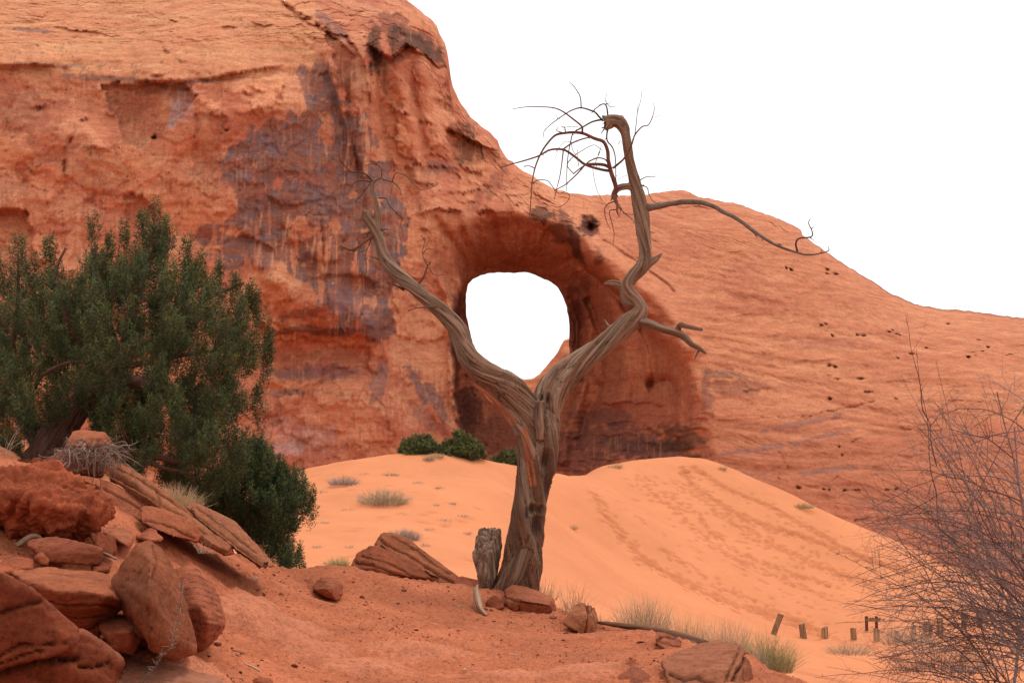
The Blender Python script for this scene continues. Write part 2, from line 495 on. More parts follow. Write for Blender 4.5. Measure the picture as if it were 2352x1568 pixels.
    for k in range(14):
        yy = 960 + 11 * k; ledge([(1080, yy + 8), (1300, yy), (1500, yy - 6 + 5 * (k % 3)), (1640, yy - 10)], 0.22 + 0.15 * (k % 2), 7, 2)
    for k in range(16):
        x0 = 1620 + 61 * (k * 7 % 11); yy = 730 + 21 * k; L_ = 130 + 70 * (k % 4)
        ledge([(x0, yy + 7), (x0 + L_ * 0.5, yy - 4), (x0 + L_, yy - 12)], 0.16, 8, 2)
    def ridge(pl, h, wd, one=0.0):
        nonlocal D
        pl = smooth_path(pl, 5); sel = (x > pl[:, 0].min() - 4 * wd) & (x < pl[:, 0].max() + 4 * wd) & (y > pl[:, 1].min() - 4 * wd) & (y < pl[:, 1].max() + 4 * wd)
        xs, ys = x[sel], y[sel]
        d = line_d(xs + 4 * n2(xs / 30, ys / 30), ys + 4 * n2(xs / 30 + 9, ys / 30), pl)
        D[sel] -= h * np.exp(-(d / wd) ** 2)
    # sculpted rim, ribs and panels of the alcove
    ridge([(1300, 500), (1330, 522), (1362, 565), (1406, 599), (1457, 643), (1515, 694), (1550, 735), (1585, 800)], 2.0, 24)
    ridge([(1300, 560), (1330, 606), (1375, 642), (1425, 690), (1475, 752)], -1.0, 9)
    ridge([(1389, 551), (1425, 575), (1461, 599), (1550, 670)], -0.5, 3)
    ridge([(1307, 688), (1327, 756), (1322, 815), (1330, 870)], -1.0, 7); ridge([(1330, 680), (1350, 740), (1352, 820)], 1.1, 11)
    ridge([(1350, 690), (1379, 777), (1380, 860)], -0.9, 6); ridge([(1400, 690), (1430, 780), (1440, 860), (1425, 920)], 1.2, 20)
    ridge([(1470, 740), (1500, 820), (1495, 900)], -0.8, 8); ridge([(1540, 780), (1580, 860), (1590, 940), (1585, 1020)], 1.4, 22)
    ridge([(1340, 880), (1322, 940), (1300, 1000), (1290, 1060)], 1.5, 14); ridge([(1380, 890), (1350, 950), (1330, 1010)], -0.7, 8)
    ridge([(1500, 880), (1530, 873), (1552, 900)], -1.6, 14); ridge([(1556, 860), (1562, 930), (1556, 1000)], 1.0, 9)
    ridge([(1000, 500), (1040, 560), (1075, 615)], -0.7, 9); ridge([(1060, 490), (1080, 540), (1110, 600)], 0.8, 12); ridge([(1130, 495), (1140, 545), (1150, 600)], -0.6, 9); ridge([(1200, 495), (1195, 550), (1190, 600)], 0.7, 14); ridge([(1255, 500), (1250, 560), (1240, 615)], -0.6, 8)
    ridge([(1010, 640), (1034, 700), (1036, 800), (1040, 900), (1052, 960)], 1.1, 12)
    # buttresses of the left wall
    xl = np.interp(y, [150, 236, 328, 410, 520, 640], [800, 805, 813, 832, 845, 850]); xr = np.interp(y, [60, 113, 219, 325, 376, 427, 520, 640], [846, 852, 864, 878, 893, 897, 905, 905])
    u = (x - xl) / (xr - xl + 1e-6); vy = sst(150, 230, y) * sst(640, 430, y)
    D -= 1.6 * vy * np.where((u > 0) & (u < 1), np.sqrt(np.clip(4 * u * (1 - u), 0, 1)), 0)
    D += 1.5 * sst(60, 130, y) * sst(560, 400, y) * (x > xr) * np.exp(-np.maximum(x - xr, 0) / 70) * sst(0, 8, x - xr)
    xv = np.interp(y, [90, 205, 300, 420, 480, 560], [735, 772, 800, 800, 790, 780])
    D += 1.0 * sst(90, 190, y) * sst(520, 300, y) * (x < xv) * np.exp(-np.maximum(xv - x, 0) / 120) * sst(0, 8, xv - x)
    ridge([(915, 150), (930, 230), (950, 330), (955, 420)], 0.9, 16); ridge([(975, 160), (985, 240), (1010, 330)], 0.7, 18); ridge([(945, 150), (955, 240), (975, 340)], -0.7, 9)
    ridge([(640, 640), (700, 690), (760, 700), (830, 730)], 2.0, 45); ridge([(600, 600), (640, 640)], 1.0, 22); ridge([(700, 600), (760, 640), (850, 660)], -0.9, 22)
    ridge([(905, 960), (930, 1010), (935, 1080)], 1.2, 30); ridge([(1000, 930), (1040, 1000), (1062, 1060)], 1.0, 16); ridge([(640, 820), (760, 800), (870, 830)], -0.8, 26)
    ridge([(30, 215), (200, 235), (330, 300), (420, 360)], -1.2, 60); ridge([(250, 330), (400, 400), (520, 470)], 0.9, 50); ridge([(0, 400), (150, 440), (320, 500), (470, 560)], -0.7, 28); ridge([(420, 330), (560, 260), (680, 240)], 0.8, 40); ridge([(60, 330), (140, 300), (230, 330)], 0.8, 36)
    ledge([(636, -6), (680, 31), (735, 62), (772, 89), (800, 118), (845, 150)], 1.5, 40)
    ledge([(180, 335), (250, 345), (330, 372), (420, 420), (520, 470)], 0.5, 22); ledge([(340, 300), (400, 330), (450, 315), (500, 330)], 0.4, 16); ledge([(560, 395), (600, 388), (690, 400)], 0.3, 10); ledge([(640, 620), (720, 640), (800, 628), (880, 650)], 0.6, 22)
    ledge([(620, 840), (700, 850), (820, 838), (890, 860)], 0.4, 14); ledge([(600, 960), (720, 930), (860, 950)], 0.35, 14)
    ledge([(880, 240), (940, 262), (1010, 290)], 0.6, 20); ledge([(905, 330), (980, 350), (1040, 372)], 0.5, 18); ledge([(930, 410), (1000, 425), (1080, 418), (1150, 440)], 0.5, 14)
    # large panels standing proud of, or broken out of, the wall
    PAN = []
    for poly, dp, tint in [([(235, 196), (330, 192), (435, 196), (446, 232), (404, 276), (352, 318), (318, 338), (286, 322), (262, 262)], 1.0, .86), ([(150, 335), (215, 350), (300, 395), (262, 450), (180, 425), (150, 400)], -.5, .90),
                           ([(288, 452), (328, 447), (345, 470), (336, 540), (290, 545)], .7, .92), ([(-60, 486), (30, 482), (56, 486), (72, 520), (80, 600), (-60, 620)], .9, .88), ([(742, 70), (800, 90), (846, 160), (850, 235), (806, 240), (782, 190)], .8, .84),
                           ([(60, 400), (100, 372), (146, 380), (150, 440), (96, 470)], -.4, 1.08), ([(430, 196), (560, 182), (655, 176), (640, 236), (560, 262), (470, 250)], -.45, 1.10), ([(450, 260), (520, 270), (512, 330), (490, 420), (440, 400)], .45, .9),
                           ([(905, 250), (985, 285), (1012, 330), (960, 372), (915, 350)], -.7, 1.06), ([(1030, 300), (1075, 322), (1110, 340), (1090, 385), (1040, 370)], .6, .88), ([(930, 380), (1020, 384), (1070, 415), (1000, 430), (940, 420)], .5, .93),
                           ([(905, 640), (930, 590), (985, 600), (1030, 650), (1034, 760), (980, 790), (910, 770)], -.5, 1.05), ([(620, 780), (720, 782), (840, 800), (860, 860), (740, 880), (630, 870)], .6, .97), ([(640, 910), (760, 900), (880, 930), (900, 1010), (760, 1030), (650, 1000)], -.5, 1.03),
                           ([(600, 640), (690, 650), (760, 655), (840, 700), (800, 755), (690, 765), (620, 735)], -.8, .95), ([(640, 500), (740, 495), (800, 540), (770, 600), (690, 596)], -.4, 1.0), ([(560, 1000), (660, 960), (700, 1060), (600, 1080)], -.5, 1.05)]:
        poly = np.array(poly, float)
        sel = (x > poly[:, 0].min() - 30) & (x < poly[:, 0].max() + 30) & (y > poly[:, 1].min() - 30) & (y < poly[:, 1].max() + 30)
        m_ = np.zeros_like(x); m_[sel] = sst(-2.2, 2.2, poly_sd(x[sel], y[sel], poly) + 9 * fbm2(x[sel] / 26, y[sel] / 26, 4))
        g_ = np.clip(.45 + .55 * (poly[:, 1].max() - y) / (np.ptp(poly[:, 1]) + 1), .3, 1)
        D += dp * m_ * g_; PAN.append((m_, tint))
    # small flakes and spalls all over the walls
    rr = np.random.default_rng(3)
    for _ in range(330):
        cx, cy = rr.uniform(-20, 1320), rr.uniform(-10, 1080)
        tp_ = np.interp(cx, SKY[:, 0], SKY[:, 1])
        if cy < tp_ + 25 or (cx < 500 and cy > 700 and rr.random() < .7): continue
        if 1050 < cx < 1320 and 600 < cy < 960: continue
        L_ = rr.uniform(16, 75); sl = rr.normal() * .25 + (0.1 if cx < 900 else -.2); bow = rr.normal() * .16 * L_
        xs_ = np.linspace(-.5, .5, 5) * L_
        if rr.random() < .9:
            ledge([(cx + q, cy + sl * q + bow * (1 - (2 * q / L_) ** 2)) for q in xs_], rr.uniform(.12, .45), rr.uniform(5, 16), 1.3)
        else:       # steep fracture
            ridge([(cx + sl * 2 * q + bow * .5 * (1 - (2 * q / L_) ** 2), cy + q) for q in xs_], -rr.uniform(.05, .16), rr.uniform(1.3, 2.0))
    for _ in range(150):
        cx, cy = rr.uniform(1480, 2352), rr.uniform(470, 1240)
        if cy < np.interp(cx, SKY[:, 0], SKY[:, 1]) + 14: continue
        L_ = rr.uniform(14, 70); sl = -.10 - .12 * sst(700, 1000, cy) + rr.normal() * .06
        ledge([(cx - L_ / 2, cy - sl * L_ / 2), (cx, cy + rr.normal() * 1.5), (cx + L_ / 2, cy + sl * L_ / 2)], rr.uniform(.08, .3), rr.uniform(3, 9), 1.2)
    # cracks
    CR = [([(147, 400), (148, 370), (150, 342), (164, 318)], 3, 0.9), ([(640, 0), (680, 31), (735, 62), (772, 89)], 6, 1.6), ([(797, 14), (802, 38)], 3, 0.5),
          ([(852, 113), (852, 164), (859, 219), (864, 260), (878, 325), (893, 376), (897, 427)], 4, 1.0), ([(805, 236), (823, 255), (820, 290), (813, 328), (820, 369), (832, 410)], 3, 0.8),
          ([(1218, 437), (1232, 451), (1270, 468)], 3, 0.8), ([(1425, 560), (1460, 590), (1490, 612)], 2, 0.5), ([(390, 470), (392, 420), (388, 395)], 2, 0.4),
          ([(735, 490), (742, 560), (745, 640), (760, 735)], 2.5, 0.7), ([(1058, 985), (1062, 930)], 4, 0.9), ([(748, 265), (760, 290), (778, 305)], 3, 0.6), ([(590, 1130), (620, 1010), (640, 930)], 1.5, 0.3),
          ([(1230, 590), (1260, 560), (1285, 548)], 2, 0.5), ([(1100, 620), (1160, 610), (1200, 606)], 2, 0.4), ([(1790, 1040), (1800, 1060), (1808, 1075)], 3, 0.5), ([(1840, 960), (1950, 935), (2010, 922)], 2, 0.4)]
    for pl, wd, dp in CR:
        pl = np.array(pl, float); sel = (x > pl[:, 0].min() - 20) & (x < pl[:, 0].max() + 20) & (y > pl[:, 1].min() - 20) & (y < pl[:, 1].max() + 20)
        xs, ys = x[sel], y[sel]
        d = line_d(xs + 3 * n2(xs / 14, ys / 14), ys + 3 * n2(xs / 14 + 9, ys / 14), pl)
        D[sel] += 0.55 * dp * np.exp(-(d / wd) ** 2) * (0.4 + 0.6 * sst(-0.3, 0.3, n2(xs / 16, ys / 16)))
    # pits
    c3 = lambda a, b: (1492.9 + a * 0.3662, 344.5 + b * 0.3662)
    c8 = lambda a, b: (1492.9 + a * 0.3652, 1004.9 + b * 0.3652)
    PT = [(*c3(a, b), r1 * 0.29, r2 * 0.27) for a, b, r1, r2 in [(855, 740, 10, 13), (885, 752, 13, 14), (1165, 780, 24, 13), (1110, 777, 11, 8), (1075, 1100, 13, 9), (1105, 1095, 13, 8), (1145, 1165, 10, 11), (1340, 1165, 24, 10), (1300, 1160, 14, 8), (1500, 1140, 12, 8), (1522, 1130, 9, 8), (1545, 1155, 9, 9), (1565, 1160, 9, 8),
          (1870, 1090, 18, 9), (1640, 1280, 26, 8), (1555, 1305, 11, 9), (1735, 1240, 14, 7), (1998, 1300, 19, 15), (2040, 1288, 7, 6), (2085, 1262, 8, 7), (2120, 1237, 13, 11), (1125, 1352, 15, 12), (1160, 1360, 13, 12), (1325, 1435, 30, 8), (1180, 1437, 28, 5), (1370, 1518, 44, 5), (810, 597, 15, 9), (1130, 1560, 20, 13), (1540, 1560, 18, 5), (2060, 1190, 14, 5)]]
    PT += [(*c8(a, b), r1 * 0.30, r2 * 0.28) for a, b, r1, r2 in [(935, 315, 25, 9), (1095, 325, 14, 6), (1130, 327, 16, 6), (1225, 332, 17, 9), (1300, 330, 40, 6), (1495, 328, 20, 7), (1550, 325, 12, 7), (815, 255, 9, 5), (1190, 60, 10, 8), (1210, 110, 10, 8), (1190, 465, 7, 5)]]
    PT += [(1348, 517, 24, 23), (1360, 530, 17, 16), (1352, 522, 15, 15), (1330, 585, 9, 14), (352, 318, 6, 3), (355, 316, 4, 4), (520, 300, 5, 4), (1900, 620, 6, 4)]
    pit = np.zeros_like(D)
    for cx, cy, rx, ry in PT:
        sel = (np.abs(x - cx) < 3 * rx + 8) & (np.abs(y - cy) < 3 * ry + 8)
        r = np.hypot((x[sel] - cx) / (rx * 1.1), (y[sel] - cy) / (ry * 1.1)) + 0.18 * n2(x[sel] / (0.8 * rx), y[sel] / (0.8 * rx))
        q = sst(1.1, 0.35, r); D[sel] += q * min(1.1, 0.12 * min(rx, ry) + 0.25); pit[sel] = np.maximum(pit[sel], q)
    # the skyline rolls back instead of ending as a cut edge
    topx = np.tile(top, (nr, 1)).ravel()
    dtop = np.clip((y - topx) * D / F, 0, None)
    R = 1.6 + 1.2 * right
    D += R * (1 - np.sqrt(1 - np.clip(1 - dtop / R, 0, 1) ** 2)) * 1.5
    V = P(x, y, D)

    # hole: drop the faces inside, snap the rim to the outline
    HP = smooth_path([(1071, 690), (1071, 668), (1077, 650), (1092, 637), (1120, 627), (1150, 624.5), (1180, 625.5), (1205, 624), (1225, 628), (1246, 638), (1268, 648), (1285, 664), (1297, 690), (1303, 715), (1308, 745), (1307, 790), (1309, 830),
          (1300, 880), (1280, 915), (1245, 932), (1150, 932), (1112, 905), (1098, 850), (1090, 820), (1085, 782), (1075, 745), (1070.5, 712), (1071, 690)], 4)[:-1]
    HP = HP + np.stack([1.6 * n2(HP[:, 0] / 12, HP[:, 1] / 12), 1.6 * n2(HP[:, 0] / 12 + 5, HP[:, 1] / 12)], 1)
    sel = (x > 1040) & (x < 1340) & (y > 600) & (y < 960)
    sdh = np.full(x.shape, -99.0); sdh[sel] = poly_sd(x[sel], y[sel], HP)
    Q = grid_faces(nr, nc)
    Q = Q[~((sdh[Q] > 0).any(1))]
    # boundary edges near the hole
    E = np.concatenate([Q[:, [k, (k + 1) % 4]] for k in range(4)])
    key = np.sort(E, 1); kk = key[:, 0].astype(np.int64) * len(x) + key[:, 1]
    u, idx, cnt = np.unique(kk, return_index=True, return_counts=True)
    be = E[idx[cnt == 1]]
    rim = be[(np.abs(sdh[be]) < 40).all(1)]
    rv = np.unique(rim)
    # nearest outline point
    seg = HP; nx = np.roll(HP, -1, 0); best = np.full(len(rv), 1e18); bx = np.zeros(len(rv)); by = np.zeros(len(rv))
    for (ax, ay), (cx, cy) in zip(seg, nx):
        ex, ey = cx - ax, cy - ay
        tt = np.clip(((x[rv] - ax) * ex + (y[rv] - ay) * ey) / (ex * ex + ey * ey + 1e-12), 0, 1)
        qx, qy = ax + tt * ex, ay + tt * ey; d2 = (x[rv] - qx) ** 2 + (y[rv] - qy) ** 2
        m = d2 < best; best[m] = d2[m]; bx[m] = qx[m]; by[m] = qy[m]
    V[rv] = P(bx, by, D[rv])
    # wall of the hole, five metres of rock flaring outwards behind
    n0 = len(V); mp = {int(a): i for i, a in enumerate(rv)}
    ctr = P(1190, 770, 117.0)
    layers = [V[rv]]
    for dd, fl in ((0.5, -0.0), (1.6, 0.02), (3.0, 0.10), (5.0, 0.25), (9.0, 0.6)):
        q = V[rv].copy(); q[:, 1] += dd; q[:, [0, 2]] = ctr[[0, 2]] + (q[:, [0, 2]] - ctr[[0, 2]]) * (1 + dd / 117 + fl)
        layers.append(q)
    V = np.vstack([V] + layers[1:]); nrv = len(rv)
    re = np.array([[mp[int(a)], mp[int(b)]] for a, b in rim])
    def lid(k, i): return rv[i] if k == 0 else n0 + (k - 1) * nrv + i
    tube = [np.stack([lid(k, re[:, 1]), lid(k, re[:, 0]), lid(k + 1, re[:, 0]), lid(k + 1, re[:, 1])], 1) for k in range(len(layers) - 1)]
    # back of the rock: over the top and down behind
    tr = (nr - 1) * nc + np.arange(nc); prev = tr; back = []; extra = []
    cur = len(V)
    for dd, dz in ((2.5, 0.5), (8, -0.5), (20, -5), (34, -18), (40, -60)):
        q = V[tr].copy(); q[:, 1] += dd; q[:, 0] *= (1 + dd / 110); q[:, 2] += dz
        nearhole = (px > 985) & (px < 1420)
        q[:, 2] = np.where(nearhole, np.maximum(q[:, 2], V[tr][:, 2] - 3), np.maximum(q[:, 2], -12))
        q[:, 1] = np.where(nearhole, np.minimum(q[:, 1], V[tr][:, 1] + 9 + 0.02 * dd), q[:, 1])
        ids = cur + np.arange(nc); extra.append(q); cur += nc
        back.append(np.stack([prev[:-1], prev[1:], ids[1:], ids[:-1]], 1)); prev = ids
    V = np.vstack([V] + extra)

    # ---------------- colour of the stone
    def C(r, g, b): return np.array([r, g, b])
    n_a = fbm2(wx / 11 + 3, wz / 7, 4); n_b = fbm2(wx / 3 + 30, wz / 1.5, 4)
    orange, red, light, deep = C(.64, .235, .105), C(.50, .150, .076), C(.72, .33, .150), C(.38, .095, .046)
    f = np.clip(0.5 + 0.75 * n_a + 0.3 * n_b, 0, 1)[:, None]
    col = red * (1 - f) + orange * f
    pa = (pA * left * (1 - 0.5 * upper))[:, None]; pb = (pB * left * (1 - 0.5 * upper))[:, None]
    col = col * (1 - 0.55 * pa) + 0.55 * pa * C(.50, .148, .074); col = col * (1 - 0.45 * pb) + 0.45 * pb * C(.70, .30, .145)
    # bands
    lb = np.clip(0.35 + 0.8 * st1 + 0.6 * st2, 0, 1)[:, None]
    upm = (poly_sd(x, y, [(-100, -500), (500, -400), (700, -60), (748, 70), (735, 150), (650, 172), (430, 196), (250, 180), (-100, 155)]) + 25 * fbm2(x / 70, y / 40, 3))
    um = sst(-14, 14, upm)[:, None]
    col = col * (1 - um * 0.85) + (light * lb + orange * (1 - lb)) * um * 0.85
    rm = right[:, None]
    col = col * (1 - 0.75 * rm) + 0.75 * rm * (C(.68, .27, .125) * lb + C(.57, .19, .088) * (1 - lb))
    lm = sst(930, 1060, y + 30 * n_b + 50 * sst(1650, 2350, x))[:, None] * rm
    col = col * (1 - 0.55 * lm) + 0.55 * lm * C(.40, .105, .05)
    # orange face left of the hole, red alcove
    of = sst(-8, 8, poly_sd(x, y, [(895, 650), (1040, 640), (1045, 880), (1040, 960), (960, 900), (900, 830)]) + 10 * n_b)[:, None] * (1 - ma)[:, None]
    col = col * (1 - 0.85 * of) + 0.85 * of * C(.66, .27, .13)
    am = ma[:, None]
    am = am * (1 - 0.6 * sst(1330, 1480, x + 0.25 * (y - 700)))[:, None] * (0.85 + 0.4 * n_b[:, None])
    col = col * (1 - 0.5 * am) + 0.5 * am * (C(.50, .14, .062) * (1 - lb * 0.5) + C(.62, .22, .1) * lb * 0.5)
    def stain_shade(mask, c, amt):  # blends a colour in; carries real stains and painted shade alike
        nonlocal col
        m = (np.clip(mask, 0, 1) * amt)[:, None]; col = col * (1 - m) + np.asarray(c) * m
    streak = fbm2(x / 7.0, y / 170.0 + 4, 4)
    streak2 = fbm2(x / 16.0 + 9, y / 220.0, 3)
    # desert varnish
    VP = [(722, 90), (742, 150), (772, 205), (802, 282), (838, 255), (870, 300), (905, 420), (940, 480), (930, 560), (905, 700), (885, 800), (820, 775), (760, 765), (705, 650), (620, 590), (560, 640), (470, 580), (440, 545), (535, 505), (548, 480), (505, 420), (520, 335), (562, 325), (585, 300), (640, 270), (690, 240), (680, 160), (700, 145), (718, 160)]
    vs = poly_sd(x, y, VP) + 24 * fbm2(x / 60, y / 80, 5, 2.1, .45)
    hole = fbm2(x / 60 + 70, y / 55, 4)
    vm = sst(-1.5, 1.5, vs) * sst(0.56, 0.52, hole) * (1 - sst(470, 580, y) * sst(0.22, 0.30, fbm2(x / 20.0 + 33, y / 260.0, 3)))
    vc = np.where((fbm2(x / 90 + 5, y / 60, 4) > 0.02)[:, None], C(.205, .100, .078), C(.265, .098, .062))
    vc = np.where((fbm2(x / 50 + 25, y / 38, 4) > 0.33)[:, None], C(.18, .112, .102), vc)
    m = (vm * np.clip(0.88 + 0.16 * streak + 0.16 * st3, 0, 1))[:, None]
    col = col * (1 - m) + vc * m
    for pl, wd in [([(598, 560), (586, 632), (578, 680)], 8), ([(628, 575), (620, 640), (608, 700)], 5), ([(664, 494), (648, 572)], 5), ([(762, 545), (744, 634)], 7), ([(724, 540), (716, 600)], 5), ([(602, 490), (598, 520)], 3), ([(830, 250), (846, 330), (838, 400)], 12), ([(748, 330), (750, 360)], 3), ([(800, 330), (790, 420)], 6)]:
        pl = np.array(pl, float)
        stain_shade(sst(wd * 0.55, wd * 0.35, line_d(x + 2 * n2(x / 9, y / 30), y, pl)), C(.60, .26, .13), 0.8)
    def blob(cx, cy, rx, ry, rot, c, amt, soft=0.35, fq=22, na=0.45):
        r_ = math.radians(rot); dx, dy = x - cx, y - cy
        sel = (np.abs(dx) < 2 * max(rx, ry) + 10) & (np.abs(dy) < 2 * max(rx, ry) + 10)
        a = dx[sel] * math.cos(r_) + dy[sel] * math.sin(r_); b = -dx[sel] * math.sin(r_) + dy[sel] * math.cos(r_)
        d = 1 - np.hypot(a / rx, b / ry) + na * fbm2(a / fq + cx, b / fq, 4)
        mk = np.zeros_like(x); mk[sel] = sst(0, soft, d); stain_shade(mk, c, amt)
    dk, gr, br = C(.075, .035, .022), C(.21, .115, .10), C(.26, .075, .038)  # stains of the stone, plus shade painted into the hollow, jambs and recesses
    for a in [(75, 70, 55, 6, 6, gr, .7), (250, 182, 130, 9, 4, C(.17, .085, .06), .65), (110, 150, 110, 6, 2, gr, .5), (420, 190, 100, 6, -3, gr, .6), (60, 265, 80, 60, 20, br, .45), (300, 240, 60, 50, 0, br, .35), (420, 240, 30, 50, 10, C(.42, .25, .21), .45), (400, 270, 14, 40, 25, C(.5, .36, .34), .5),
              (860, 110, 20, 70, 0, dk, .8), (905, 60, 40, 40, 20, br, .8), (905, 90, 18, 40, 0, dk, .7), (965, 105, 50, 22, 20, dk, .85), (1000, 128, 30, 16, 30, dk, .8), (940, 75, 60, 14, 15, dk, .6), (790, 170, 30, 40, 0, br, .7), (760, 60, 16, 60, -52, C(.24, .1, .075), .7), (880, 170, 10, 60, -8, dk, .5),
              (1070, 330, 26, 60, 12, dk, .55), (1050, 300, 30, 14, 20, br, .8), (1010, 385, 40, 20, 0, gr, .5), (1100, 350, 60, 20, 20, br, .5), (1140, 420, 18, 60, 30, br, .6), (1095, 460, 14, 50, 35, br, .5),
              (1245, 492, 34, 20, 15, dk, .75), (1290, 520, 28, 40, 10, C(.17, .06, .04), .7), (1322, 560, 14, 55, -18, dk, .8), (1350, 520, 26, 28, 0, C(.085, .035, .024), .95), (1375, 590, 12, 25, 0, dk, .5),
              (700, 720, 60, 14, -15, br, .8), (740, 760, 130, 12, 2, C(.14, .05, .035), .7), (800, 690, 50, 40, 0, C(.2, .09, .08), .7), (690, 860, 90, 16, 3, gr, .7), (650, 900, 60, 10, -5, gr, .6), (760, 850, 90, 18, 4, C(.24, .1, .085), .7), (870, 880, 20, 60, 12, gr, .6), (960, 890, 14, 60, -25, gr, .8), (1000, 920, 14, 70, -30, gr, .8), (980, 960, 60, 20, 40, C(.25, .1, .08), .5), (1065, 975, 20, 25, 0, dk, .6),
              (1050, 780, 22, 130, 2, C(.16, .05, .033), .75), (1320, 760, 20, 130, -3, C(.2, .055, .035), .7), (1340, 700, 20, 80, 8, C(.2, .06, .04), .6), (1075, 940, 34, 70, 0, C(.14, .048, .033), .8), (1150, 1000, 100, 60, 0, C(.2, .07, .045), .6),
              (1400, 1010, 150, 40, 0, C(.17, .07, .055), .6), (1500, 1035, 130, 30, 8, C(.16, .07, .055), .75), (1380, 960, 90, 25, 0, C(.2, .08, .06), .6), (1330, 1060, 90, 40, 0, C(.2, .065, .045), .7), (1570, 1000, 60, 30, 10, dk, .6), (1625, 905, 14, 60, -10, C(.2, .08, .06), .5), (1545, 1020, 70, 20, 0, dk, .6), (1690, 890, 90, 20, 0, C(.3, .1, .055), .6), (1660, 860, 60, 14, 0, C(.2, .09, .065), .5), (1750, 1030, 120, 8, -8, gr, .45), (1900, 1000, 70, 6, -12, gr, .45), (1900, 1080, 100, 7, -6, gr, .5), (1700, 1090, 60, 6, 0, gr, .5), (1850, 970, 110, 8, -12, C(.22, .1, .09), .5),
              (1720, 700, 120, 30, 0, C(.48, .14, .07), .5), (1900, 790, 130, 14, 0, C(.46, .15, .085), .5), (1600, 560, 70, 30, 0, C(.48, .14, .07), .4), (1700, 640, 60, 40, 0, C(.46, .13, .07), .4), (2050, 850, 120, 30, 0, C(.48, .15, .075), .35),
              (700, 1000, 110, 40, 10, C(.44, .24, .19), .35), (660, 1030, 40, 20, 0, C(.52, .4, .36), .35), (1000, 650, 60, 80, 0, C(.5, .15, .07), .5)]:
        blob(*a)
    for m_, tint in PAN: col = col * (1 + (tint - 1) * m_)[:, None]
    # run-off streaks: thin dark lines down the walls
    sm = sst(0.22, 0.42, streak) * sst(-0.1, 0.3, fbm2(x / 90 + 8, y / 120, 2)) * (1 - right) * (1 - um[:, 0])
    stain_shade(sm, C(.30, .095, .055), 0.28)
    lstr = sst(0.3, 0.5, fbm2(x / 5.0 + 60, y / 150.0, 3)) * sst(0.0, 0.3, fbm2(x / 70 + 18, y / 90, 2)) * (1 - right)
    stain_shade(lstr, C(.62, .27, .14), 0.35)
    # lichen and dark specks
    spk = sst(0.52, 0.6, fbm2(x / 4.0, y / 4.0, 2)) * sst(0.0, 0.35, fbm2(x / 110 + 50, y / 90, 2)) * sst(900, 700, x)
    stain_shade(spk, C(.14, .06, .045), 0.5)
    spl = sst(0.55, 0.62, fbm2(x / 3.5 + 200, y / 3.5, 2)) * sst(0.15, 0.45, fbm2(x / 100 + 20, y / 80, 2)) * sst(1000, 800, x)
    stain_shade(spl, C(.55, .38, .31), 0.35)
    stain_shade(sst(0.4, 1, pit), C(.24, .06, .03), 0.4)  # shade painted into the pits
    band = (0.5 + 0.5 * st3)[:, None] * (0.25 + 0.25 * rm + 0.2 * um)
    col = col * (1 - 0.45 * band * (1 - vm[:, None]))
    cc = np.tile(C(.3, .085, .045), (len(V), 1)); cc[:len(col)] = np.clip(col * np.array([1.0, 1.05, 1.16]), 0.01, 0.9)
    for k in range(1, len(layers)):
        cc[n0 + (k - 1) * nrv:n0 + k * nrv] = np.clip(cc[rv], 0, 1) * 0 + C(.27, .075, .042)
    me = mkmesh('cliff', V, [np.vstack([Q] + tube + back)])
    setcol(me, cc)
    k = NT('sandstone_cliff', 0.94, 0.1)
    co = k.coord(); a = k.attr('col').outputs['Color']
    f1 = k.noise(k.mapped(co, (0.6, 0.6, 2.2), (0.0, 0.12, 0)), 1.6, 7, 0.65)
    f2 = k.noise(co, 5.0, 6, 0.7)
    f3 = k.noise(k.mapped(co, (2.2, 2.2, 0.25)), 1.5, 5, 0.6)
    c = k.mix(0.9, a, k.ramp(f1, [(0.3, (0.74, 0.68, 0.64)), (0.52, (1, 1, 1)), (0.75, (1.22, 1.22, 1.2))]), 'MULTIPLY')
    c = k.mix(0.8, c, k.ramp(f2, [(0.3, (0.76, 0.72, 0.7)), (0.52, (1, 1, 1)), (0.75, (1.2, 1.2, 1.2))]), 'MULTIPLY')
    f4 = k.noise(co, 15.0, 4, 0.7)
    c = k.mix(0.7, c, k.ramp(f4, [(0.33, (0.66, 0.6, 0.57)), (0.5, (1, 1, 1)), (0.72, (1.22, 1.22, 1.2))]), 'MULTIPLY')
    c = k.mix(0.2, c, k.ramp(f3, [(0.35, (0.74, 0.66, 0.62)), (0.55, (1, 1, 1)), (0.72, (1.15, 1.14, 1.12))]), 'MULTIPLY')
    k.base(c)
    k.normal([(f1, 0.3, 0.16), (f2, 0.6, 0.08), (f4, 0.7, 0.03)])
    o = link('cliff', me, k.m)
    tag(o, 'towering red sandstone cliff pierced by a round natural arch', None, None, 'structure')
build_cliff()

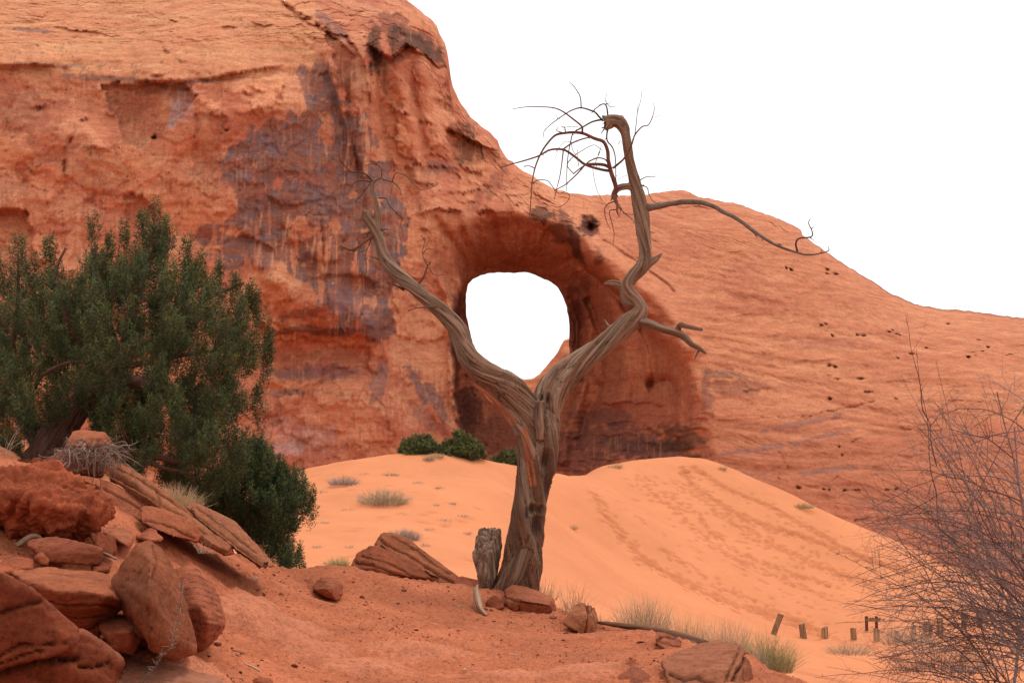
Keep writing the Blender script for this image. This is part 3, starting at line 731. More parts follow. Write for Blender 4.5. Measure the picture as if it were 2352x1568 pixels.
# the pale orange rock beyond the arch, seen through the hole
def build_far_rock():
    sk = np.array([(900, 720), (1000, 770), (1060, 800), (1100, 818), (1122, 832), (1150, 850), (1180, 865), (1205, 871), (1224, 869), (1240, 858), (1262, 832), (1280, 810), (1290, 790), (1292, 783), (1300, 780), (1320, 772), (1400, 700), (1600, 560)], float)
    px = np.arange(900, 1601, 5.0); nr = 70
    top = np.interp(px, sk[:, 0], sk[:, 1]) + 1.5 * n2(px / 9, px * 0)
    X = np.tile(px, (nr, 1)); t = np.linspace(0, 1, nr)[:, None]
    Y = 1100 + (top - 1100) * t
    D = 150 + 22 * t ** 1.3 - 8 * np.abs(X - 1215) / 200
    x, y = X.ravel(), Y.ravel(); D = D.ravel()
    p = P(x, y, D); D = D + 1.0 * fbm2(p[:, 0] / 5, p[:, 2] / 3, 4) + 0.35 * n2(p[:, 0] / 6, p[:, 2] * 1.8)
    V = P(x, y, D); n = len(px); tr = (nr - 1) * n + np.arange(n)
    q = V[tr].copy(); q[:, 1] += 25; q[:, 2] -= 20
    V2 = np.vstack([V, q]); ids = len(V) + np.arange(n)
    me = mkmesh('far_rock', V2, [np.vstack([grid_faces(nr, n), np.stack([tr[:-1], tr[1:], ids[1:], ids[:-1]], 1)])])
    b = np.clip(0.5 + 0.6 * n2(V2[:, 0] / 8, V2[:, 2] * 1.5), 0, 1)[:, None]
    setcol(me, np.array([.62, .25, .12]) * b + np.array([.52, .17, .08]) * (1 - b))
    o = link('far_rock', me, bpy.data.materials['sandstone_cliff'])
    tag(o, 'pale sandstone slope glimpsed through the round arch', None, None, 'structure')
build_far_rock()

# ------------------------------------------------------------------ dune sand and the near dirt slope
DUNE = [(700, 1082, 66), (800, 1064, 67), (900, 1047, 68), (960, 1040, 68), (1010, 1037, 68), (1060, 1043, 68), (1100, 1050, 68), (1180, 1070, 70), (1230, 1092, 74), (1290, 1099, 78), (1350, 1090, 82), (1420, 1071, 85), (1500, 1058, 87), (1545, 1054, 88), (1590, 1053, 88), (1630, 1060, 88), (1700, 1085, 87), (1800, 1130, 86), (1900, 1180, 85), (2000, 1225, 84), (2100, 1265, 83), (2200, 1310, 82), (2352, 1370, 80), (2700, 1430, 78)]
dp = [P(a, b, c) for a, b, c in DUNE]
dpx = [p for p in dp] + [p + np.array([p[0] * 0.03, 3, -1.2]) for p in dp] + [p + np.array([p[0] * .1, 9, -3.5]) for p in dp] + [p + np.array([p[0] * .5, 40, -5.0]) for p in dp[::3]]
for a, b, c in [(700, 1110, 62), (800, 1150, 58), (1000, 1090, 64), (1000, 1150, 58), (1150, 1130, 62), (760, 1290, 45), (950, 1290, 46), (1100, 1260, 52), (1240, 1335, 48), (1300, 1200, 66), (1450, 1150, 76), (1450, 1250, 68), (1450, 1350, 60), (1550, 1090, 83), (1600, 1200, 76), (1600, 1300, 69), (1600, 1400, 61), (1750, 1250, 76), (1750, 1350, 70), (1750, 1440, 65),
                (1900, 1350, 73), (1900, 1465, 65), (2000, 1465, 65), (2100, 1465, 65), (2200, 1440, 67), (2352, 1430, 70), (1850, 1520, 56), (1950, 1560, 47), (2150, 1520, 56), (2352, 1530, 54), (1500, 1440, 52), (500, 1150, 62), (0, 1150, 62), (-400, 1150, 60), (500, 1300, 44), (0, 1300, 40)]:
    dpx.append(P(a, b, c))
for xx in (-40, -20, 0, 20, 45): dpx.append(np.array([xx, 22.0, -5.5])); dpx.append(np.array([xx * 3, 150.0, -7]))
for yy in (40, 70, 100): dpx.append(np.array([110.0, yy, -8])); dpx.append(np.array([-90.0, yy, -2]))
dpx = np.array(dpx)
dune_tps = TPS(dpx[:, :2] / 50, dpx[:, 2], 5e-5)
def dune_z(x, y): return dune_tps(np.stack([np.ravel(x), np.ravel(y)], 1) / 50)

GP = [(-300, 1040, 16), (0, 1060, 16), (100, 1062, 15.8), (150, 1110, 15.0), (300, 1150, 14.5), (0, 1240, 10.5), (250, 1260, 11), (330, 1230, 12), (450, 1262, 13.2), (530, 1285, 14.4), (620, 1302, 15.8), (700, 1312, 17), (800, 1322, 17.8), (900, 1335, 18), (1000, 1345, 18), (1100, 1350, 17.9), (1165, 1362, 17.5), (1240, 1385, 17.0), (1330, 1420, 16.4),
      (1000, 1568, 10.4), (1400, 1568, 10.5), (1700, 1568, 10.3), (600, 1568, 9.6), (300, 1530, 8.8), (100, 1600, 7.6), (700, 1450, 12.2), (1000, 1450, 13), (1300, 1500, 12.4), (600, 1380, 13), (500, 1500, 10), (450, 1400, 11.5), (-300, 1300, 8.5), (-300, 1750, 5.5), (1176, 2100, 4.2), (2000, 2100, 4.2),
      (1400, 1434, 16), (1500, 1456, 14.8), (1600, 1482, 13.8), (1720, 1504, 12.8), (1850, 1562, 11.2), (2100, 1640, 9.5), (2352, 1720, 8.5)]
GP2 = [(1240, 1408, 16.4), (1350, 1455, 14.95), (1540, 1498, 13.1), (870, 1323, 18.3), (1000, 1343, 18.6), (1060, 1350, 18.1), (755, 1377, 15.2), (1140, 1399, 16.15), (1580, 1540, 10.9), (1690, 1545, 10.8), (1200, 1450, 14.2), (850, 1400, 14.8)]
gp = [P(a, b, c) for a, b, c in GP] + [P(a, b, c) for a, b, c in GP2]
edge_i = [0, 1, 2] + list(range(10, 19)) + list(range(35, 42))
for i in edge_i:
    p = gp[i]
    for dd, dz in ((1.3, -0.45), (3.5, -2.0), (8, -5.5)):
        gp.append(p + np.array([p[0] * dd / p[1], dd, dz - (0.0 if i > 2 else -0.2 * dd)]))
for q in [(-14, 4, 1.6), (-14, 16, 2.3), (-14, 28, -3), (11, 4, -2.0), (11, 12, -5), (11, 28, -8), (0, 28, -6.5), (0, 3.0, .1), (4, 3, -.1), (-5, 3, .8)]: gp.append(np.array(q, float))
gp = np.array(gp)
gr_tps = TPS(gp[:, :2] / 10, gp[:, 2], 2e-5)
def gz0(x, y):
    return gr_tps(np.stack([np.ravel(x), np.ravel(y)], 1) / 10)
def gz(x, y):
    x = np.ravel(np.asarray(x, float)); y = np.ravel(np.asarray(y, float))
    z = gz0(x, y)
    # low bedrock ribs and hummocks in the dirt
    z += 0.03 * fbm2(x / 1.4, y / 1.4, 3) + 0.016 * fbm2(x / 0.25, y / 0.25, 3)
    return z

def hit(px, py, fn, D0, D1, n=500):
    """first point where the sight line through (px, py) meets the surface fn"""
    D = np.linspace(D0, D1, n); p = P(px, py, D)
    h = fn(p[:, 0], p[:, 1]) - p[:, 2]
    k = np.argmax(h > 0)
    if not (h > 0).any(): return None
    if k == 0: return p[0]
    t = -h[k - 1] / (h[k] - h[k - 1] + 1e-9)
    return p[k - 1] * (1 - t) + p[k] * t

def build_dune():
    xs = np.concatenate([[-600, -300, -150, -100, -70], np.arange(-50, -14, 0.6), np.arange(-14, 3, 0.3), np.arange(3, 31, 0.12), np.arange(32, 70, 0.8), [80, 100, 150, 300, 600]])
    ys = np.concatenate([[-60, -20, 0, 10, 16], np.arange(22, 50, 0.4), np.arange(50, 58, 0.25), np.arange(58, 89.5, 0.135), np.arange(90, 130, 2.0), [150, 250, 600]])
    X, Y = np.meshgrid(xs, ys); x, y = X.ravel(), Y.ravel()
    z = dune_z(np.clip(x, -95, 115), np.clip(y, 18, 150))
    z = np.where((y < 18) | (y > 150), np.minimum(z, -7), z)
    z += 0.10 * fbm2(x / 5, y / 5, 3) + 0.018 * fbm2(x / 0.7, y / 0.7, 2)
    dist = np.zeros_like(x)
    # footprints
    c8 = lambda a, b: (1492.9 + a * 0.3652, 1004.9 + b * 0.3652)
    tr = [([c8(*q) for q in [(270, 185), (380, 250), (500, 330), (700, 410), (860, 490), (1080, 605), (1300, 725), (1480, 790), (1640, 860)]], 190, 0.42),
          ([c8(*q) for q in [(200, 180), (250, 260), (330, 340), (430, 410), (560, 490), (760, 565), (900, 605), (1100, 665), (1300, 735), (1480, 795)]], 230, 0.6),
          ([c8(*q) for q in [(-380, 330), (-260, 480), (-160, 640), (-60, 760), (0, 800), (130, 870), (300, 945), (480, 1035), (700, 1095), (860, 1145), (960, 1180), (1110, 1250)]], 260, 1.0),
          ([c8(*q) for q in [(60, 700), (180, 770), (420, 900), (640, 1010), (800, 1100), (1000, 1190), (1200, 1270)]], 60, 0.8),
          ([c8(*q) for q in [(-60, 240), (120, 370), (280, 480), (420, 620), (600, 740), (820, 830), (1000, 890), (1200, 960)]], 80, 0.7),
          ([c8(*q) for q in [(150, 260), (350, 420), (560, 560), (760, 660), (980, 760), (1200, 860), (1400, 920)]], 110, 0.8),
          ([c8(*q) for q in [(0, 330), (200, 500), (400, 680), (620, 800), (860, 900), (1100, 1000)]], 70, 0.6)]
    pr = []
    for pl, n, wdt in tr:
        sp = smooth_path(pl, 12); L = np.linspace(0, len(sp) - 1.001, int(n * 1.7))
        for t in L:
            i = int(t); q = sp[i] * (1 - t + i) + sp[i + 1] * (t - i)
            pr.append((q[0] + RNG.normal() * 8 * wdt, q[1] + RNG.normal() * 5.5 * wdt, RNG.uniform(0.32, 0.75)))
    for _ in range(420):
        a = RNG.uniform(1420, 2040); b = RNG.uniform(1090, 1440)
        if b > 1075 + (a - 1600) * 0.46 and b < 1180 + (a - 1420) * 0.55: pr.append((a, b, RNG.uniform(0.35, 0.7)))
    for _ in range(40):
        pr.append((RNG.uniform(720, 1180), RNG.uniform(1080, 1290), RNG.uniform(0.4, 0.8)))
    xi0 = np.searchsorted(xs, -6); 
    zz = z.reshape(X.shape); dd = dist.reshape(X.shape)
    P3 = []
    tp = dune_tps
    # march all prints at once
    a = np.array([q[0] for q in pr]); b = np.array([q[1] for q in pr]); s = np.array([q[2] for q in pr])
    Ds = np.linspace(40, 92, 160)
    pts = P(a[:, None], b[:, None], Ds[None, :]); h = dune_z(pts[..., 0], pts[..., 1]).reshape(len(a), -1) - pts[..., 2]
    k = np.argmax(h > 0, 1); ok = (h > 0).any(1) & (k > 0)
    for i in np.where(ok)[0]:
        t = -h[i, k[i] - 1] / (h[i, k[i]] - h[i, k[i] - 1])
        c = pts[i, k[i] - 1] * (1 - t) + pts[i, k[i]] * t
        rx, ry = 0.17 * s[i], 0.33 * s[i]
        i0, i1 = np.searchsorted(xs, [c[0] - 0.9, c[0] + 0.9]); j0, j1 = np.searchsorted(ys, [c[1] - 1.2, c[1] + 1.2])
        if i1 <= i0 or j1 <= j0: continue
        gx, gy = np.meshgrid(xs[i0:i1] - c[0], ys[j0:j1] - c[1])
        an = RNG.normal() * 0.4 - 0.9
        u = gx * math.cos(an) + gy * math.sin(an); v = -gx * math.sin(an) + gy * math.cos(an)
        r = np.hypot(u / rx, v / ry)
        m = sst(1.25, 0.5, r + 0.25 * n2(gx / .12 + i, gy / .2))
        zz[j0:j1, i0:i1] -= 0.075 * s[i] * m - 0.02 * s[i] * np.exp(-((r - 1.5) / 0.4) ** 2)
        dd[j0:j1, i0:i1] = np.maximum(dd[j0:j1, i0:i1], sst(1.3, 0.7, r))
    V = np.stack([x, y, zz.ravel()], 1)
    me = mkmesh('sand_dune', V, [grid_faces(len(ys), len(xs))])
    d_ = dd.ravel()[:, None]
    n_ = fbm2(x / 6, y / 6, 3)[:, None]
    c = np.array([.60, .220, .099]) * (1 + 0.06 * n_)
    # browner dirt floor right of the near slope
    br = sst(58, 44, y + 0.0 * x)[:, None] * sst(6, 12, x)[:, None] * sst(-0.35, 0.4, fbm2(x / 3, y / 3, 4) + 0.2)[:, None]
    c = c * (1 - 0.5 * br) + np.array([.40, .13, .06]) * br * 0.5
    c = c * (1 - 0.5 * d_) + np.array([.40, .115, .046]) * 0.5 * d_
    setcol(me, c)
    k = NT('orange_sand', 0.95, 0.1)
    a = k.attr('col').outputs['Color']; co = k.coord()
    f1 = k.noise(co, 0.5, 5, 0.6); f2 = k.noise(k.mapped(co, (1, 2.5, 1), (0, 0, 0.5)), 3.0, 4, 0.6)
    cc = k.mix(0.5, a, k.ramp(f1, [(0.3, (0.88, 0.85, 0.82)), (0.6, (1.04, 1.04, 1.04))]), 'MULTIPLY')
    cc = k.mix(0.3, cc, k.ramp(f2, [(0.3, (0.88, 0.85, 0.82)), (0.6, (1.04, 1.04, 1.04))]), 'MULTIPLY')
    k.base(cc); k.normal([(f2, 0.25, 0.05)])
    o = link('sand_dune', me, k.m)
    tag(o, 'bright orange sand dune below the cliff crossed by lines of footprints', None, None, 'structure')
build_dune()

def build_ground():
    xs = np.concatenate([np.arange(-14, -6.4, 0.2), np.arange(-6.4, 4.2, 0.04), np.arange(4.2, 11, 0.2)])
    ys = np.concatenate([np.arange(2.4, 6.5, 0.2), np.arange(6.5, 18.6, 0.05), np.arange(18.6, 28, 0.25)])
    X, Y = np.meshgrid(xs, ys); x, y = X.ravel(), Y.ravel()
    z = gz(x, y)
    # loose clods
    cl = fbm2(x / 0.09, y / 0.09, 3); patch = sst(-0.25, 0.35, fbm2(x / 1.1 + 4, y / 1.1, 3))
    z += 0.034 * np.maximum(cl - 0.10, 0) * (0.3 + patch) + 0.009 * n2(x / 0.05, y / 0.05)
    # smooth wind-scoured bedrock tongues with raised lips
    rk = np.zeros_like(x)
    def tongue(cx, cy, rx, ry, h, D0=6, D1=20):
        nonlocal z, rk
        c = hit(cx, cy, gz0, D0, D1); a = c[1] / F
        u = (x - c[0]) / (rx * a); v = (y - c[1]) / (ry * a)
        r = np.hypot(u, v) + 0.3 * fbm2(x * 2, y * 2, 3)
        m = sst(1.0, 0.72, r)
        lay = np.floor((1 - r) * 4 + 0.6 * n2(x * 3, y * 3)) / 4
        z += 1.7 * h * m * (0.55 + 0.6 * np.clip(lay, 0, 1)); rk = np.maximum(rk, m)
    tongue(580, 1400, 70, 260, 0.05); tongue(640, 1440, 110, 200, 0.035); tongue(840, 1540, 120, 140, 0.05); tongue(730, 1500, 90, 160, 0.04); tongue(960, 1500, 130, 120, 0.03); tongue(1340, 1545, 90, 120, 0.03); tongue(420, 1560, 130, 160, 0.10); tongue(1170, 1560, 100, 90, 0.03)
    V = np.stack([x, y, z], 1)
    me = mkmesh('ground', V, [grid_faces(len(ys), len(xs))])
    nA = fbm2(x / 1.3, y / 1.3, 4)[:, None]; pt = patch[:, None]; r_ = rk[:, None]
    c = np.array([.425, .130, .060]) * (1 + 0.2 * nA)
    c = c * (1 - 0.3 * pt) + np.array([.34, .093, .042]) * 0.3 * pt
    c = c * (1 - 0.75 * r_) + np.array([.49, .172, .092]) * 0.75 * r_
    setcol(me, c)
    k = NT('red_dirt', 0.95, 0.1)
    a = k.attr('col').outputs['Color']; co = k.coord()
    f1 = k.noise(co, 2.5, 5, 0.6); f2 = k.noise(co, 22, 5, 0.7); f3 = k.noise(co, 75, 3, 0.7)
    cc = k.mix(0.7, a, k.ramp(f1, [(0.3, (0.78, 0.74, 0.7)), (0.65, (1.15, 1.15, 1.15))]), 'MULTIPLY')
    cc = k.mix(0.9, cc, k.ramp(f2, [(0.33, (0.62, 0.56, 0.54)), (0.5, (1, 1, 1)), (0.7, (1.22, 1.22, 1.22))]), 'MULTIPLY')
    cc = k.mix(0.8, cc, k.ramp(f3, [(0.34, (0.55, 0.5, 0.48)), (0.48, (1, 1, 1)), (0.72, (1.25, 1.25, 1.25))]), 'MULTIPLY')
    k.base(cc); k.normal([(f2, 0.6, 0.03), (f3, 0.6, 0.01)])
    o = link('ground', me, k.m)
    tag(o, 'stony red dirt slope in front of the dune', None, None, 'structure')
build_ground()

# ------------------------------------------------------------------ boulders and slabs
M_ROCK = m_rock('red_sandstone', 1.0, 0.6)
M_BROWN = m_rock('brown_sandstone', 1.3, 0.7, (0.8, 0.8, 2.0))
M_ROUGH = m_rock('rough_sandstone', 2.0, 0.7, (1, 1, 1.6))
ROCKTONE = np.array([.68, .57, .51])
RED, BRN, PINK, DRK, TAN = (.40, .125, .060), (.33, .122, .060), (.47, .165, .090), (.29, .082, .039), (.44, .175, .088)

def proj(V):
    d = V[:, 1] * _c + (V[:, 2] - CZ) * _s
    return 1176 + F * V[:, 0] / d, 784 - F * (-V[:, 1] * _s + (V[:, 2] - CZ) * _c) / d

def hull_geo(pts3, cuts=0, seed=0):
    bm = bmesh.new()
    for p in pts3: bm.verts.new(p)
    bmesh.ops.convex_hull(bm, input=bm.verts)
    if cuts:        # knock flat chips off the corners
        r = np.random.default_rng(seed); c = np.mean(pts3, 0)
        for _ in range(cuts):
            n = r.normal(size=3); n /= np.linalg.norm(n)
            sup = max((np.array(v.co[:]) - c) @ n for v in bm.verts)
            co = c + n * sup * r.uniform(.93, .99)
            bmesh.ops.bisect_plane(bm, geom=bm.verts[:] + bm.edges[:] + bm.faces[:], plane_co=co, plane_no=n, clear_outer=True)
            pp = [v.co[:] for v in bm.verts]; bm.clear()
            for p in pp: bm.verts.new(p)
            bmesh.ops.convex_hull(bm, input=bm.verts)
            bmesh.ops.delete(bm, geom=[v for v in bm.verts if not v.link_faces], context='VERTS')
    bmesh.ops.triangulate(bm, faces=bm.faces)
    bmesh.ops.delete(bm, geom=[v for v in bm.verts if not v.link_faces], context='VERTS')
    bm.verts.index_update()
    V = np.array([v.co[:] for v in bm.verts]); T = np.array([[v.index for v in f.verts] for f in bm.faces])
    bm.free(); return V, [T]

def rock(label, hulls, vox, col=RED, mat=None, bed=(0.1, 0.2, 1.0), layer=0.02, lfreq=9.0, amp=0.02, fs=3.0, rnd=3, rough=0.004, cat='rock', name='boulder', group=None, top=None, seed=None, steep=None, cuts=11, cracks=()):
    """hulls: lists of (px, py, depth) corner points; every hull is one lump of the same stone"""
    if steep is None: steep = 0.35
    by = max(q[1] for h in hulls for q in h)
    hulls = [[(q[0], q[1], q[2] - steep * (by - q[1]) / F * q[2]) for q in h] for h in hulls]    # lean the faces forward
    off = (seed if seed is not None else len(bpy.data.objects)) * 3.71
    geos = [hull_geo(np.array([P(*q) for q in h]), cuts, len(bpy.data.objects) + 7 * i) for i, h in enumerate(hulls)]
    V, fl = join_geo(geos)
    V, Q = remesh(V, fl, vox * 1.05)
    V = relax(V, Q, max(0, min(rnd - 2, 2)))
    N = vnormals(V, Q)
    b = np.array(bed, float); b /= np.linalg.norm(b)
    q = V + off
    t = V @ b
    wob = t + 0.05 * fbm3(q * 1.6, 2)
    s = wob * lfreq
    l1 = n3(np.stack([s, q[:, 0] * .7, q[:, 1] * .7], 1)); l2 = n3(np.stack([s * 2.7, q[:, 0] * 1.1, q[:, 1] * 1.1], 1))
    side = 1 - np.abs(N @ b) ** 2
    big = fbm3(q * fs, 4, 2.1, 0.5)
    ridg = 1 - np.abs(n3(q * fs * 1.7 + 5))
    amp, layer, rough = amp * 0.8, layer * 1.1, rough * 1.3
    d = amp * (big + 0.5 * (ridg - 0.7)) + layer * side * (l1 + 0.55 * np.sign(l2) * np.abs(l2) ** 0.6) + rough * n3(q * 38) + rough * 0.6 * n3(q * 90)
    crk = sst(0.06, 0.0, np.abs(l2)) * side * sst(0.0, 0.4, n3(q * 1.3 + 30))
    d -= crk * layer * 1.0
    # stair-stepped bedding and big joints
    sq = s * 1.6; fr = sq - np.floor(sq)
    d += layer * 0.4 * side * (sst(0.0, 0.85, fr) - sst(0.9, 1.0, fr)) * sst(-0.3, 0.3, n3(q * 1.1 + 70))
    jn = n3(q * 2.0 * fs / 3 + 111); jt = 0.6 * sst(0.025, 0.0, np.abs(jn)) * sst(0.0, 0.3, n3(q * 1.7 + 140)); d -= jt * amp * 0.9
    ck = np.zeros(len(V))
    if cracks:
        ppx, ppy = proj(V)
        for pl, wd, dp in cracks:
            m = np.exp(-(line_d(ppx + 2 * n2(ppx / 18, ppy / 18), ppy + 2 * n2(ppx / 18 + 5, ppy / 18), pl) / wd) ** 2) * (N[:, 1] < 0.35); ck = np.maximum(ck, m); d -= dp * m
    dark_ = np.clip(np.maximum(np.maximum(0.55 * crk, 0.6 * jt), 0.8 * ck), 0, 1)
    V = V + N * d[:, None]
    c0 = np.array([V[:, 0].mean(), V[:, 1].mean(), V[:, 2].min()])
    me = mkmesh(name, V - c0, [Q])
    bnd = np.clip(0.5 + 0.7 * l1, 0, 1)[:, None]
    c = np.array(col) * (0.86 + 0.28 * bnd) * (1 + 0.22 * fbm3(q * 2.2 + 9, 3))[:, None]
    pt = sst(0.1, 0.5, fbm3(q * 3.1 + 50, 3))[:, None]
    c = c * (1 - 0.4 * pt) + np.array(DRK) * 0.4 * pt * 1.1
    if top is not None:     # blend the top colour in on the flat upper side
        tp = sst(0.45, 0.85, N[:, 2] + 0.2 * big)[:, None]
        c = c * (1 - 0.45 * tp) + np.array(top) * 0.45 * tp
    c = c * (1 - 0.75 * dark_[:, None])
    setcol(me, np.clip(c * ROCKTONE, .008, .8))
    o = link(name, me, mat or M_ROCK, None, c0)
    return tag(o, label, cat, group)

def box8(front, dback, shift=(0, 0), shrink=1.0):
    """front outline at its depths plus the same outline pushed back"""
    f = [tuple(q) for q in front]
    cx = sum(q[0] for q in f) / len(f); cy = sum(q[1] for q in f) / len(f)
    return f + [(cx + (q[0] - cx) * shrink + shift[0], cy + (q[1] - cy) * shrink + shift[1], q[2] + dback) for q in f]

# lower left pile
rock('huge dark overhanging boulder with black bedding cracks filling the lower left corner', [
    [(-160, 1280, 7.4), (0, 1310, 7.4), (65, 1346, 7.4), (130, 1396, 7.4), (178, 1440, 7.4), (184, 1462, 7.3), (168, 1490, 7.15), (100, 1512, 7.0), (-160, 1570, 6.9), (-160, 1300, 8.4), (60, 1372, 8.3), (150, 1440, 8.2), (140, 1500, 8.0), (-160, 1560, 8)],
    [(-160, 1500, 7.2), (120, 1490, 7.35), (190, 1446, 7.6), (240, 1470, 7.6), (284, 1499, 7.55), (283, 1532, 7.4), (245, 1585, 7.2), (100, 1680, 7.0), (-160, 1700, 7.0), (200, 1455, 8.2), (270, 1510, 8.2), (200, 1640, 8), (-160, 1600, 8)]],
    0.014, DRK, M_ROCK, (0.32, 0.25, 1.0), 0.022, 7.0, 0.02, 2.2, 3, top=(.36, .15, .09), steep=1, cracks=[([(-40, 1556), (0, 1546), (33, 1535), (88, 1522), (123, 1516), (176, 1511)], 4, .10), ([(-40, 1525), (0, 1507), (44, 1480), (110, 1478), (154, 1472)], 2.5, .05), ([(0, 1526), (55, 1503), (110, 1491)], 2, .03), ([(-20, 1420), (20, 1402), (60, 1388), (95, 1380)], 4, .03), ([(180, 1530), (215, 1532), (250, 1520)], 2.5, .05)])
rock('flat-topped pale slab leaning on the dark corner boulder, overhanging a hollow', [
    [(18, 1309, 9.2), (120, 1302, 9.6), (236, 1316, 9.6), (292, 1345, 9.25), (45, 1328, 8.8), (60, 1336, 8.55), (140, 1362, 8.35), (236, 1366, 8.4), (284, 1382, 8.7), (272, 1402, 8.75), (255, 1417, 8.75), (200, 1444, 8.55), (130, 1448, 8.5), (70, 1400, 8.7), (100, 1400, 9.5), (265, 1390, 9.4)]],
    0.014, RED, M_ROCK, (0.15, 0.3, 1), 0.02, 7, 0.02, 2.5, 3, top=(.52, .20, .10), steep=0.8, cracks=[([(70, 1370), (150, 1392), (230, 1388), (270, 1398)], 2.4, .03), ([(100, 1410), (180, 1424), (240, 1414)], 2, .02)])
rock('tall pointed brown boulder standing in front of the striped stone', [
    [(345, 1238, 9.3), (322, 1246, 9.25), (300, 1268, 9.2), (254, 1332, 9.1), (376, 1268, 9.3), (396, 1300, 9.3), (412, 1335, 9.2), (425, 1385, 9.05), (452, 1478, 8.8), (452, 1500, 8.7), (430, 1518, 8.6), (406, 1526, 8.5), (352, 1494, 8.3), (344, 1470, 8.2), (340, 1375, 8.3), (345, 1290, 8.75), (290, 1372, 8.7), (300, 1440, 8.8), (330, 1470, 9.2), (420, 1400, 9.8), (330, 1300, 9.8)]],
    0.014, BRN, M_BROWN, (0.5, 0.2, 0.8), 0.012, 6, 0.024, 2.2, 3, steep=0.75, cracks=[([(300, 1420), (320, 1450), (340, 1486)], 2.5, .03), ([(352, 1250), (362, 1290), (352, 1330)], 1.5, .012)])
rock('rounded red stone with fine striped layers behind the pointed boulder', [
    [(400, 1305, 9.9), (425, 1297, 9.9), (452, 1299, 9.9), (490, 1338, 9.8), (512, 1395, 9.6), (519, 1418, 9.5), (516, 1440, 9.4), (500, 1464, 9.35), (470, 1492, 9.2), (440, 1500, 9.2), (420, 1400, 9.3), (460, 1390, 9.2), (480, 1430, 9.15), (430, 1330, 10.5), (500, 1420, 10.5), (440, 1490, 10.3)]],
    0.013, PINK, M_ROCK, (-0.15, 0.1, 1), 0.005, 20, 0.012, 2.0, 6, steep=0.5, cracks=[([(405, 1330 + 13 * k), (450, 1322 + 13 * k), (505 + k, 1346 + 12 * k)], 0.9, .002) for k in range(9)])
rock('small square block wedged in the hollow under the flat-topped slab', [
    [(228, 1418, 8.8), (250, 1408, 8.9), (318, 1414, 8.9), (330, 1436, 8.8), (322, 1470, 8.6), (300, 1504, 8.5), (262, 1492, 8.45), (232, 1450, 8.5), (300, 1448, 8.45), (250, 1450, 8.45), (240, 1430, 9.3), (320, 1440, 9.3)]],
    0.011, PINK, M_BROWN, (0.1, 0.3, 1), 0.008, 8, 0.015, 4, 2, steep=0.6)
rock('dark red rubble stone in the gap left of the square block', [box8([(180, 1430, 8.7), (215, 1420, 8.7), (230, 1440, 8.6), (222, 1470, 8.6), (195, 1478, 8.6), (175, 1455, 8.6)], 0.25)], 0.012, DRK, M_BROWN, amp=0.03, fs=5)
rock('small stone lying under the overhang beside the corner boulder', [box8([(196, 1472, 8.3), (222, 1466, 8.3), (232, 1485, 8.3), (222, 1500, 8.3), (200, 1495, 8.3)], 0.18)], 0.01, RED, M_BROWN, amp=0.03, fs=6)
rock('large round rough boulder with crumbling scaly surface at the left edge', [
    [(-80, 1110, 11.2), (-20, 1088, 11.2), (50, 1078, 11.3), (120, 1071, 11.4), (152, 1081, 11.4), (192, 1106, 11.3), (230, 1141, 11.2), (246, 1180, 11.1), (238, 1200, 11), (224, 1216, 10.9), (198, 1246, 10.8), (150, 1236, 10.6), (60, 1222, 10.55), (0, 1200, 10.6), (-80, 1170, 10.8), (120, 1160, 10.35), (40, 1140, 10.4), (200, 1180, 10.6), (100, 1110, 10.8), (30, 1100, 12.3), (150, 1120, 12.2), (200, 1190, 12)]],
    0.017, (.42, .118, .056), M_ROUGH, (-0.35, 0.3, 0.9), 0.055, 11, 0.115, 4.5, 4, 0.016, steep=0.7)
rock('long flat-topped block propped up over a dark gap', [
    [(60, 1243, 10.1), (75, 1236, 10.0), (130, 1231, 10.0), (236, 1257, 9.75), (239, 1266, 9.7), (237, 1284, 9.65), (228, 1298, 9.6), (112, 1291, 9.6), (80, 1268, 9.7), (62, 1252, 9.8), (100, 1240, 10.6), (230, 1262, 10.3), (100, 1280, 10.5), (225, 1290, 10.2)]],
    0.013, DRK, M_BROWN, (0.2, 0.2, 1), 0.008, 8, 0.014, 3.5, 2, top=(.42, .15, .085), steep=0.9)
rock('small upright cone-shaped stone left of the propped block', [box8([(80, 1288, 9.5), (86, 1272, 9.5), (98, 1268, 9.5), (108, 1284, 9.45), (109, 1298, 9.4), (95, 1297, 9.4)], 0.22)], 0.01, (.46, .15, .07), M_BROWN, amp=0.02, fs=6)
rock('low flat stone lying behind the corner boulder at the left edge', [box8([(-20, 1296, 9.0), (40, 1281, 9.3), (70, 1290, 9.2), (75, 1308, 9.0), (30, 1316, 8.9), (-20, 1320, 8.8)], 0.4)], 0.014, RED, M_ROCK, amp=0.02)
rock('dark fractured stone tucked under the right end of the round rough boulder', [box8([(206, 1226, 10.5), (228, 1222, 10.5), (262, 1240, 10.5), (266, 1268, 10.4), (250, 1280, 10.3), (222, 1258, 10.3)], 0.4)], 0.013, DRK, M_BROWN, (1, 0.2, 0.3), 0.02, 12, 0.015, 4, 2)
rock('small dark stone supporting the right end of the propped block', [box8([(208, 1300, 9.6), (240, 1293, 9.7), (258, 1300, 9.6), (250, 1312, 9.5), (215, 1314, 9.5)], 0.2)], 0.01, DRK, M_BROWN, amp=0.02, fs=6)

rock('added dark filler rock standing in for shade in the hollow behind the small square block', [box8([(170, 1440, 9.4), (240, 1395, 9.5), (330, 1400, 9.5), (350, 1470, 9.3), (330, 1530, 9.1), (240, 1530, 9.1), (180, 1500, 9.2)], 0.4)], 0.018, DRK, M_ROUGH, amp=0.06, fs=6)  # added dark filler, keeps bright ground from showing in the gap

